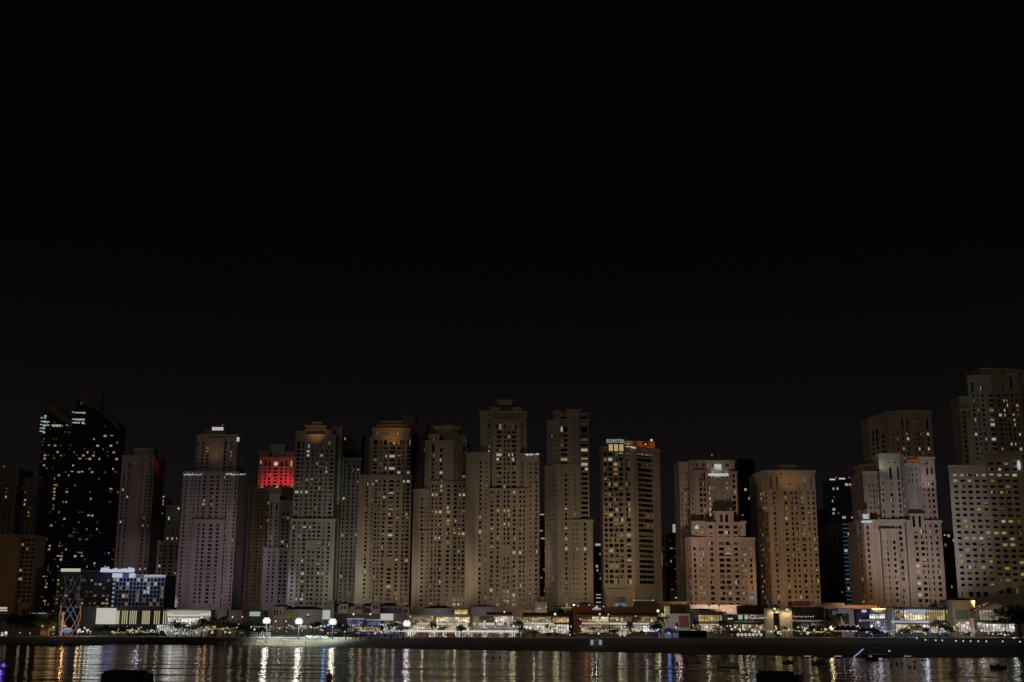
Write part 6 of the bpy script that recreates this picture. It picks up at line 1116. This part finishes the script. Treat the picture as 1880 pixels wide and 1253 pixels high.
# ------------------------------------------------------------------ people
def person_mesh(pose):
    J = {'p': (0, 0, .95), 'c': (0, .02, 1.25), 'n': (0, .02, 1.47), 'h': (0, 0, 1.58), 't': (0, 0, 1.72)}
    st = {0: .10, 1: .28, 2: .16}[pose]
    E = [('p', 'c'), ('c', 'n'), ('n', 'h'), ('h', 't')]; rad_ = {'p': (.15, .11), 'c': (.17, .12), 'n': (.06, .06), 'h': (.10, .11), 't': (.05, .06)}
    for s, k in ((-1, 'l'), (1, 'r')):
        f = s*st; J[k+'s'] = (s*.19, .02, 1.40); J[k+'e'] = (s*.25, .02-f*.5, 1.13); J[k+'w'] = (s*.24, -.08-f*.7 if pose < 2 else -.25, .90 if pose < 2 else 1.2); J[k+'f'] = (s*.24, -.12-f*.7 if pose < 2 else -.30, .82 if pose < 2 else 1.28)
        J[k+'h'] = (s*.10, 0, .88); J[k+'k'] = (s*.11, f*.8-.03, .50); J[k+'a'] = (s*.11, f*1.5, .08); J[k+'t'] = (s*.12, f*1.5-.16, .04)
        E += [('c', k+'s'), (k+'s', k+'e'), (k+'e', k+'w'), (k+'w', k+'f'), ('p', k+'h'), (k+'h', k+'k'), (k+'k', k+'a'), (k+'a', k+'t')]
        rad_.update({k+'s': (.07, .07), k+'e': (.045, .045), k+'w': (.035, .035), k+'f': (.03, .04), k+'h': (.10, .10), k+'k': (.065, .065), k+'a': (.045, .045), k+'t': (.04, .03)})
    ks = list(J); me = bpy.data.meshes.new('person'); me.from_pydata([J[k] for k in ks], [(ks.index(a), ks.index(b)) for a, b in E], [])
    o = bpy.data.objects.new('person', me); COL.objects.link(o); o.modifiers.new('s', 'SKIN'); o.modifiers.new('u', 'SUBSURF').levels = 1
    for i, k in enumerate(ks): me.skin_vertices[0].data[i].radius = rad_[k]
    me.skin_vertices[0].data[0].use_root = True
    bpy.context.view_layer.update(); m2 = bpy.data.meshes.new_from_object(o.evaluated_get(bpy.context.evaluated_depsgraph_get())); bpy.data.objects.remove(o); return m2
PM = [person_mesh(k) for k in range(3)]; CL = [mat('dark_clothing', (.02, .02, .025), .9), mat('grey_clothing', (.10, .10, .11), .9), mat('white_clothing', (.55, .53, .50), .9), mat('red_clothing', (.35, .05, .04), .9), mat('blue_clothing', (.05, .08, .25), .9)]
PV = {}
def person(x, Y, z, pose, c, label, grp):
    k = (pose, c)
    if k not in PV: m = PM[pose].copy(); m.materials.clear(); m.materials.append(CL[c]); PV[k] = m
    o = bpy.data.objects.new('person', PV[k]); COL.objects.link(o); o.location = (x, Y, z); o.rotation_euler = (0, 0, R.uniform(0, 6.28)); s = R.uniform(.93, 1.08); o.scale = (s, s, s); tag(o, label, 'person', grp)
def crowd(u0, u1, n, b0, b1, cs, label, grp):
    for _ in range(n):
        u = R.uniform(u0, u1); x, Y = pl(u, 1168, R.uniform(b0, b1)); z = gz(x) if Y > yp(x)-25.6 else beach_z(x, Y); person(x, Y, z, R.choices((0, 1, 2), (4, 3, 2))[0], R.choice(cs), label, grp)
crowd(560, 760, 62, -44, -14, (0, 0, 0, 1), 'dark figure standing on the sand between the fence and the market arcade', 'people on the lit sand')
crowd(760, 960, 40, -9, 2, (0, 0, 1), 'dark figure in front of the bright market arcade', 'people by the market arcade')
crowd(376, 445, 26, -34, -14, (0, 1, 2, 4), 'person in the crowd on the left of the lit sand', 'crowd left of the lit sand')
crowd(432, 458, 10, -22, -10, (3, 2, 3), 'person in red or white at the left end of the railing', 'red and white group by the railing')
crowd(190, 370, 28, -20, -4, (0, 1, 0), 'dark figure on the promenade below the light strips and canopy', 'people on the left promenade')
crowd(960, 1210, 34, -18, -2, (0, 0, 1, 2), 'person on the promenade below the red facade and hotel tower', 'people on the middle promenade')
crowd(1340, 1650, 30, -14, 0, (0, 1, 2), 'person on the terrace between the dark restaurant and violet building', 'people on the right promenade')
crowd(600, 745, 40, -14, 6, (0, 0, 1, 2, 4), 'person around the dining hall and grey cafe', 'people around the dining hall')
crowd(1040, 1160, 8, -60, -40, (0,), 'barely visible dark figure low on the beach beside the kiosk', 'people low on the beach')
# ------------------------------------------------------------------ beach things
def fence(u0, u1, back, h, n, label, m=STEEL):
    xa, Ya = pl(u0, 1165, back); xb, Yb = pl(u1, 1165, back); x0, Y0 = (xa+xb)/2, (Ya+Yb)/2; z0 = (beach_z(x0, Y0) if back < -26 else gz(x0)); t = thing('railing', label, 'fence', (x0, Y0, z0)); 
    for k in range(n+1):
        f = k/n; b = MB(); px, py = xa+(xb-xa)*f-x0, Ya+(Yb-Ya)*f-Y0; b.box((px-.07, py-.07, 0), (px+.07, py+.07, h), m); b.build('post', t)
    for zz in (h-.08, h*.5, .2):
        b = MB(); b.tube([(xa-x0, Ya-Y0, zz), (xb-x0, Yb-Y0, zz)], .07, m, 5); b.build('rail', t)
fence(460, 496, -24, 2.6, 9, 'white metal railing frames beside the lit sand pitch', mat('white_paint', (.7, .72, .7), .6)); fence(560, 602, -26.5, 1.3, 12, 'long low white fence behind the middle of the sand', mat('white_paint', (.7, .72, .7), .6)); fence(496, 560, -20, 1.1, 14, 'pale fence at the back of the lit sand', STEEL)
for u, l in ((522, 'white goal frame on the lit sand pitch'), (478, 'white goal frame at the left of the sand pitch')):
    x, Y = pl(u, 1168, -36); z = beach_z(x, Y); t = thing('football_goal', l, 'goal', (x, Y, z)); hw = 1.8
    for s_ in (-1, 1):
        b = MB(); b.tube([(s_*hw, 0, 0), (s_*hw, 0, 2.4)], .09, MATS['white_paint'], 6); b.build('post', t); b = MB(); b.tube([(s_*hw, 0, 2.35), (s_*hw, 1.3, 0.05)], .05, MATS['white_paint'], 5); b.build('stay', t)
    b = MB(); b.tube([(-hw, 0, 2.4), (hw, 0, 2.4)], .09, MATS['white_paint'], 6); b.build('crossbar', t)
def tent(u, vt, back, w_, col, label, lit=None):
    x, Y = pl(u, vt, back); z0 = gz(x) if back > -26 else beach_z(x, Y); h = at(u, vt, Y)[1]-z0; t = thing('tent', label, 'tent', (x, Y, z0)); b = MB(); e_ = h*.55
    A = [(-w_, -w_, e_), (w_, -w_, e_), (w_, w_, e_), (-w_, w_, e_)]
    for i in range(4): b.face([A[i], A[(i+1) % 4], (0, 0, h)], col)
    b.face(A[::-1], col); b.build('canopy', t)
    for p in A: q = MB(); q.tube([(p[0]*.96, p[1]*.96, 0), (p[0]*.96, p[1]*.96, e_)], .06, DARK, 5); q.build('pole', t)
    if lit: lamp('POINT', (0, 0, e_-.6), lit[0], lit[1], .2, t, name='tent_light')
NAVY = mat('navy_canvas', (.04, .05, .16), .8); GREY = mat('grey_canvas', (.35, .38, .36), .8); BLUEC = mat('blue_canvas', (.06, .12, .65), .8); MAR = mat('maroon_canvas', (.10, .025, .025), .85)
tent(653, 1154, -10, 2.4, GREY, 'pale grey tent left of the blue-lit seats'); tent(1210, 1156, -6, 2.2, BLUEC, 'bright blue tent below the hotel tower podium', (180, (.2, .35, 1))); tent(1178, 1157, -6, 2.2, NAVY, 'navy tent left of the bright blue tent'); tent(1193, 1159, -6, 2.0, BLUEC, 'small blue tent between the two larger tents', (60, (.2, .35, 1)))
for k, u in enumerate((1537, 1547, 1557, 1567)): tent(u, 1147.5, -4, 3.0, MAR, ['leftmost', 'second', 'third', 'rightmost'][k]+' maroon parasol roof before the arched building', (60, (1, .7, .75)))
for k, u in enumerate((1583, 1593, 1603)): tent(u, 1150.5, -5, 2.2, MAR, ['first', 'second', 'third'][k]+' dark parasol before the blue-violet building, from left', (50, (1, .75, .85)))
for k, (u, v) in enumerate(((661, 1163), (667, 1165), (672, 1162), (678, 1166), (684, 1164), (690, 1166), (695, 1163), (701, 1165), (707, 1163), (714, 1166), (720, 1164), (728, 1165), (733, 1163), (675, 1168), (699, 1168))):
    x, Y = pl(u, v, -9); z = gz(x); t = thing('table_lamp', 'tiny blue lamp on a post in the seating area under the white screen', 'lamp', (x, Y, z), 0, 'blue lamps in the seating area'); b = MB(); b.ball((0, 0, max(.5, at(u, v, Y)[1]-z)), .26, BLUELAMP, 6, 4); b.tube([(0, 0, 0), (0, 0, max(.3, at(u, v, Y)[1]-z-.2))], .05, DARK, 4); b.build('lamp', t)
    if k % 3 == 0: lamp('POINT', (0, -.5, 1.6), 45, (.1, .18, 1), .2, t, name='blue_light')
for k, u in enumerate((1139, 1146.5, 1355, 1362, 1369, 1376, 1383, 1390, 1397)):
    x, Y = pl(u, 1162, -5); z = gz(x); big = k < 2; h = 3.4 if big else 2.5; t = thing('lantern', ('left of the two tall white oval lanterns' if k == 0 else 'right of the two tall white oval lanterns' if k == 1 else 'white glowing ball standing in for a lit letter, right of the red lamp'), 'lantern', (x, Y, z), 0, None if big else 'row of balls standing in for lit letters'); b = MB(); b.ball((0, 0, h*.55), .95 if big else .8, glow('lantern_light', (.50, .46, .40), .8), 8, 6, 1.35 if big else 1.0); b.tube([(0, 0, 0), (0, 0, .4)], .3, DARK); b.build('lamp', t)  # the small ones stand in for a row of unreadable lit letters
# small lamps and lit parasols that fill the terraces
LC = [glow('small_warm_lamp', (.80, .720, .32), .72), glow('small_white_lamp', (.78, .76, .70), .72), glow('small_amber_lamp', (.75, .42, .14), .72), glow('small_cool_lamp', (.55, .726, .78), .72)]
for (u0, u1, v0, v1, n, b0, b1, wts, zn) in ((140, 172, 1153, 1165, 12, 0, 6, (2, 5, 1, 0), 'between the lattice sculpture and the blank screen'), (205, 300, 1150, 1164, 22, 0, 8, (5, 3, 2, 0), 'below the light strips'), (300, 372, 1150, 1164, 24, 0, 8, (3, 5, 1, 1), 'below the bright canopy'), (372, 460, 1146, 1163, 22, 0, 10, (4, 4, 2, 0), 'among the promenade trees'),
        (460, 600, 1148, 1163, 34, 2, 14, (3, 5, 1, 2), 'behind the lit sand pitch'), (600, 745, 1146, 1165, 34, 0, 14, (3, 3, 2, 2), 'around the blue-lit dining hall'), (750, 955, 1133, 1156, 34, 20, 27, (4, 4, 1, 0), 'on the bright restaurant terraces'), (958, 1060, 1136, 1166, 30, 0, 20, (4, 4, 2, 0), 'at the brown-roofed restaurant'), (1064, 1210, 1134, 1164, 34, 2, 20, (4, 3, 3, 1), 'at the terrace restaurant'),
        (1268, 1336, 1147, 1163, 14, 0, 12, (5, 3, 1, 0), 'at the house with the gold window'), (1340, 1456, 1148, 1165, 22, 0, 12, (4, 3, 2, 1), 'between the red lamp and the gateway'), (1456, 1580, 1146, 1165, 26, 0, 12, (5, 3, 2, 0), 'by the dark box and arched buildings'), (1580, 1750, 1147, 1165, 32, 0, 12, (3, 5, 1, 2), 'before the glass restaurant'), (1752, 1862, 1148, 1166, 20, 0, 10, (3, 5, 1, 1), 'by the tower house and gabled building')):
    for _ in range(n):
        u, v = R.uniform(u0, u1), R.uniform(v0, v1); x, Y = pl(u, v, R.uniform(b0, b1)-3); z0 = gz(x); h = max(.8, at(u, v, Y)[1]-z0); r = R.choice((.24, .34, .46, .62)); k = R.choices(range(4), wts)[0]
        t = thing('terrace_lamp', 'small '+('warm', 'white', 'amber', 'bluish')[k]+' lamp '+zn, 'lamp', (x, Y, z0), 0, ('warm', 'white', 'amber', 'bluish')[k]+' lamps '+zn); b = MB(); b.tube([(0, 0, 0), (0, 0, h-r)], .05, DARK, 4); b.ball((0, 0, h), r, LC[k], 6, 4); b.build('lamp', t)
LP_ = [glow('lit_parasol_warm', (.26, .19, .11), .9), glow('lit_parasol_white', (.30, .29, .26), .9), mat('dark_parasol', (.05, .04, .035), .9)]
for (u0, u1, n, bk, zn) in ((212, 300, 8, 2, 'below the light strips'), (376, 450, 7, 2, 'among the promenade trees'), (604, 640, 4, 4, 'left of the blue-lit dining hall'), (640, 742, 9, 0, 'before the dining hall and cafe'), (962, 1048, 8, 2, 'before the brown-roofed restaurant'), (1064, 1160, 8, 4, 'below the red facade'), (1276, 1332, 5, 4, 'below the gold window'), (1462, 1524, 5, 2, 'before the dark box building'), (1646, 1746, 8, 4, 'before the two-storey glass restaurant')):
    for j in range(n):
        u = u0+(u1-u0)*(j+R.uniform(.2, .8))/n; x, Y = pl(u, 1160, bk+R.uniform(-2, 2)); z0 = gz(x); k = R.choices((0, 1, 2), (3, 2, 4))[0]; w_ = R.uniform(1.2, 1.8); h = R.uniform(2.4, 3.0)
        t = thing('parasol', ('warm-lit', 'white-lit', 'dark')[k]+' parasol '+zn, 'parasol', (x, Y, z0), R.uniform(0, 1), ('warm-lit', 'white-lit', 'dark')[k]+' parasols '+zn); b = MB(); P8 = [(w_*math.cos(a*PI/4), w_*math.sin(a*PI/4), h-.5) for a in range(8)]
        for i in range(8): b.face([P8[i], P8[(i+1) % 8], (0, 0, h)], LP_[k])
        b.build('canopy', t); b = MB(); b.tube([(0, 0, 0), (0, 0, h-.02)], .05, DARK, 5); b.build('pole', t)
# teal kiosk low on the beach
x, Y = pl(1094, 1176, -70); z = beach_z(x, Y); s = Y/F; t = thing('beach_kiosk', 'small beach kiosk with teal curved canopy and two arched white-lit doors', 'kiosk', (x, Y, z)); H2 = at(1094, 1166, Y)[1]-z
b = MB(); b.box((-13*s, 0, 0), (13*s, 3, H2*.62), mat('kiosk_wall', (.06, .07, .07), .8)); b.build('wall', t); b = MB()
for k in range(8):
    a0, a1 = PI*k/8, PI*(k+1)/8; p = lambda a: (5*s-math.cos(a)*9*s, H2*.625+math.sin(a)*H2*.36); (xa, za), (xb, zb) = p(a0), p(a1)
    b.face([(xa, -.6, za), (xb, -.6, zb), (xb, 3.2, zb), (xa, 3.2, za)], mat('teal_canopy', (.10, .32, .30), .7))
b.build('canopy', t)
for dx in (-7, 8):
    b = MB(); xc = dx*s; w2 = 2.6*s; zt_ = H2*.40; arc = [(xc-w2, .05), (xc+w2, .05), (xc+w2, zt_)]+[(xc+w2*math.cos(a*PI/6), zt_+w2*math.sin(a*PI/6)*.8) for a in range(1, 6)]+[(xc-w2, zt_)]; b.face([(q[0], -.06, q[1]) for q in arc], glow('kiosk_door_light', (.26, .29, .29), .8)); b.build('door', t)
lamp('POINT', (0, -2.5, H2*.8), 160, (.7, 1, .95), .2, t, name='kiosk_light')
x, Y = pl(1272, 1166, -12); t = thing('container', 'large black container box at the beach edge left of the red lamp', 'container', (x, Y, gz(x))); s = Y/F; b = MB(); b.box((-25*s, 0, 0), (25*s, 3, at(1272, 1158, Y)[1]-gz(x)), mat('black_paint', (.012, .012, .012), .7)); b.build('body', t); b = MB()
for k in range(20): b.box((-24.5*s+k*2.5*s, -.08, .2), (-24.5*s+k*2.5*s+.15, -.004, at(1272, 1158, Y)[1]-gz(x)-.2), DARK)
b.build('rib', t)
# gangway and platform on the right bank
x, Y = onz(1600, 1207, .2); t = thing('boat_ramp', 'dark platform with an arched roof and a lit sloping gangway on the right shore', 'platform', (x, Y, 0)); s = Y/F
zt = at(1600, 1183, Y)[1]; b = MB(); b.box((-14*s, 3, 0), (36*s, 10, 1.2), DARK); b.build('platform', t); b = MB(); b.tube([(-14*s, 4, zt*.55), (-4*s, 4, zt*.8), (14*s, 4, zt*.92), (30*s, 4, zt)], .3, mat('grey_roof', (.2, .2, .2), .7), 6); b.box((-10*s, 4.4, zt*.70), (28*s, 10, zt*.74), MATS['grey_roof']); b.build('roof', t)
b = MB()
for q in (-10, 8, 27): b.box((q*s-.1, 5, 1.2), (q*s+.1, 5.2, zt*.7), DARK)
b.build('column', t); b = MB(); b.tube([(-27*s, 2.4, .2), (-12*s, 2.4, zt*.50)], .2, DARK, 5); b.tube([(-27*s, 3.4, .2), (-12*s, 3.4, zt*.50)], .2, DARK, 5); b.build('gangway', t)
for k in range(6):
    f = k/5; b = MB(); b.ball((-27*s+15*s*f, 2.2, .5+zt*.5*f), .25, glow('cold_lamp', (.45, .58, .95), .9), 6, 5); b.build('step_lamp', t)
b = MB(); b.box((34*s, 2, zt*.45), (37*s, 2.4, zt*.45+.5), SIGNW); b.build('end_lamp', t)
for n_, (u, l) in enumerate(((1482, 'left'), (1538, 'second'), (1601, 'third'), (1665, 'right'))):
    x, Y = onz(u, 1206.5, .3); t = thing('pontoon', ['small floating pontoon with four tiny white lamps, leftmost near the shore', 'small pontoon with tiny white lamps left of the gangway', 'small pontoon with two lamps under the platform', 'small pontoon with tiny white lamps right of the platform'][n_], 'pontoon', (x, Y-1, 0)); s = Y/F; b = MB(); b.box((-7*s, 0, -.1), (7*s, 1.6, .3), DARK); b.build('deck', t)
    for k in range(2 if n_ == 2 else 4): b = MB(); b.ball((-5.4*s+k*3.4*s, .1, .62), .17, WHITELAMP, 6, 5); b.tube([(-5.4*s+k*3.4*s, .1, .3), (-5.4*s+k*3.4*s, .1, .5)], .04, DARK, 4); b.build('lamp', t)
# rocks of the left breakwater
for k in range(46):
    u = 30+k*3.5+R.uniform(-1, 1); v = 1186.5+R.uniform(-1.5, 1.2)-(.03*abs(u-110)); x, Y = onz(u, v, 0); rr = random.Random(k); me = MB(); me.ball((0, 0, 0), R.uniform(.7, 1.5), mat('rock', (.05, .045, .04), .95, var=.3, scale=1), 7, 5, .6); me.v = [tuple(c*(1+rr.uniform(-.2, .2)) for c in p) for p in me.v]; o = me.build('rock', None, (x, Y, .1)); tag(o, 'dark boulder in the breakwater at the left shore', 'rock', 'breakwater boulders')
# ------------------------------------------------------------------ boats and buoys
def hull(L, W, h, m, trimm=None, sections=9):
    b = MB(); rows = []
    for i in range(sections):
        s = i/(sections-1); w_ = W/2*(1-max(0, (s-.45)/.55)**2.2*.97)*(.86+.14*min(1, s*3)); sh_ = h*(1+.35*s*s); x = -L/2+L*s; bow = .35*L*.12*s
        rows.append([(x, -w_, sh_), (x, -w_*.8, h*.15), (x-.0, 0, -.25), (x, w_*.8, h*.15), (x, w_, sh_)])
    for A, B in zip(rows, rows[1:]):
        for j in range(4): b.face([A[j], A[j+1], B[j+1], B[j]], m)
        b.face([A[0], B[0], (B[0][0], B[0][1]*.8, B[0][2]-.12), (A[0][0], A[0][1]*.8, A[0][2]-.12)], m); b.face([A[4], (A[4][0], A[4][1]*.8, A[4][2]-.12), (B[4][0], B[4][1]*.8, B[4][2]-.12), B[4]], m)
        b.face([(A[0][0], A[0][1]*.8, A[0][2]-.12), (B[0][0], B[0][1]*.8, B[0][2]-.12), (B[4][0], B[4][1]*.8, B[4][2]-.12), (A[4][0], A[4][1]*.8, A[4][2]-.12)], DARK)
    b.face(rows[0], m); return b
def boat(u, v, Lpx, label, m, canopy=True, rz=0.0, lit=None):
    x, Y = onz(u, v, 0); L = Lpx*Y/F; t = thing('motorboat', label, 'boat', (x, Y, 0), rz); hull(L, L*.36, L*.17, m).build('hull', t)
    b = MB(); b.box((-L*.12, -L*.09, L*.15), (L*.08, L*.09, L*.30), m); b.build('console', t)
    b = MB(); b.face([(L*.09, -L*.10, L*.24), (L*.09, L*.10, L*.24), (L*.0, L*.09, L*.40), (L*.0, -L*.09, L*.40)], mat('windscreen', (.10, .12, .12), .2)); b.build('windscreen', t)
    b = MB(); b.box((-L*.56, -L*.05, L*.06), (-L*.48, L*.05, L*.30), DARK); b.tube([(-L*.53, 0, -.2), (-L*.52, 0, L*.08)], L*.02, DARK); b.build('outboard_motor', t)
    if canopy:
        b = MB(); b.box((-L*.28, -L*.14, L*.54), (L*.18, L*.14, L*.565), mat('boat_canopy', (.06, .06, .06), .8)); b.build('canopy', t)
        for sx2, ex in ((-L*.26, -L*.34), (L*.16, L*.26)):
            for sy in (-1, 1): b = MB(); b.tube([(ex, sy*L*.14, L*.17), (sx2, sy*L*.13, L*.54)], L*.008+.02, STEEL, 4); b.build('canopy_pole', t)
WB = mat('boat_white', (.80, .78, .76), .5); DB_ = mat('boat_dark', (.10, .05, .04), .6)
boat(1338, 1225, 36, 'white motorboat with a canopy moored left of the pier block', WB); boat(1447, 1218, 19, 'small dark boat right of the white motorboat', DB_, False, .1); boat(1502, 1219, 24, 'grey boat near the shore left of the gangway', mat('boat_grey', (.2, .22, .24), .6), False, .15); boat(1601, 1213, 22, 'dark boat moored under the platform', DB_, False); boat(1832, 1228, 28, 'dark maroon boat with a thin canopy at the right', DB_, True, PI)
boat(3, 1228, 30, 'boat at the left edge with a violet light on its side', mat('boat_violet', (.30, .28, .34), .5), True); x, Y = onz(4, 1228, 0); lamp('POINT', (x+1, Y-3, 1.2), 60, (.2, .12, 1), .25, name='boat_side_light')
bl = bpy.context.scene.objects[-1] if False else [o for o in COL.objects if o.name.startswith('boat_side_light')][0]; par = [o for o in COL.objects if o.type == 'EMPTY' and str(o.get('label', '')).startswith('boat at the left edge')][0]; bl.parent = par; bl.location = (1, -3, 1.2)
b = MB(); b.ball((1.2, -2.0, .9), .5, glow('violet_lamp', (.16, .10, .75), .9), 8, 6); b.build('side_lamp', par)
def buoy(u, v, m, label, grp=None, r=.42):
    x, Y = onz(u, v, 0); t = thing('buoy', label, 'buoy', (x, Y, 0), 0, grp); b = MB(); b.ball((0, 0, .15), r, m, 8, 6); b.tube([(0, 0, .3), (0, 0, .3+r*1.4)], [r*.45, r*.3], m, 6); b.build('float', t)
for u, v in ((1244, 1220.5), (1261, 1220), (1283.5, 1218), (1366, 1214), (1383, 1212), (1421, 1211), (1636, 1223.5), (1647, 1221.5), (1656, 1220), (1679, 1216), (1694, 1213), (1699, 1213.5), (1670, 1227), (1679, 1226.5), (1788, 1219.5), (1030, 1203.5), (905, 1209.5), (918, 1209)): buoy(u, v, mat('dark_buoy', (.02, .012, .012), .6), 'small dark mooring buoy on the water', 'dark mooring buoys')
buoy(604.5, 1244, mat('red_buoy', (.30, .02, .02), .5), 'red buoy below the streak of the forward beach mast', None, .75)
x, Y = onz(475, 1188, 0); t = thing('marker_buoy', 'small white-topped marker on the water left of the brightest streak', 'buoy', (x, Y-2, 0)); b = MB(); b.ball((0, 0, 0), .3, DARK); b.tube([(0, 0, 0), (0, 0, 1.3)], .06, STEEL); b.build('post', t); b = MB(); b.ball((0, 0, 1.55), .32, WHITELAMP); b.build('lamp', t)
# ------------------------------------------------------------------ near mooring piles cut by the lower edge
def pile(u0, u1, v, Y, label, lean=0):
    xa, z = at(u0, v, Y); xb, _ = at(u1, v, Y); x = (xa+xb)/2; hw = (xb-xa)/2; t = thing('mooring_pile', label, 'mooring pile', (x, Y, -1)); b = MB(); BK = mat('pile_black', (.006, .006, .006), .8); h = z+1
    c = .12; b.prism([(-hw, -hw*.8+c), (-hw+c, -hw*.8), (hw-c-.25, -hw*.8), (hw-.25, -hw*.8+c), (hw-.25, hw), (-hw, hw)], 0, h-.12, BK); b.prism([(-hw+.1, -hw*.8+c), (-hw+.2, -hw*.8+.08), (hw-c-.3, -hw*.8+.08), (hw-.35, -hw*.8+c), (hw-.35, hw-.1), (-hw+.1, hw-.1)], h-.12, h, BK); b.build('shaft', t)
    b = MB(); b.box((hw-.245, -hw*.4, 0), (hw, hw*.8, h-.15), mat('pile_fender', (.10, .08, .09), .8)); b.build('fender', t)
    b = MB(); b.tube([(hw+.02, -hw*.5, .3), (hw+.04, -hw*.5, h-.05)], .05, mat('pile_pipe', (.10, .05, .10), .5)); b.build('pipe', t)
pile(195, 274, 1231, 55, 'black square mooring pile with a lighter fender, lower left'); pile(1395, 1467, 1232.5, 58, 'black square mooring pile with a pale left edge, lower right')
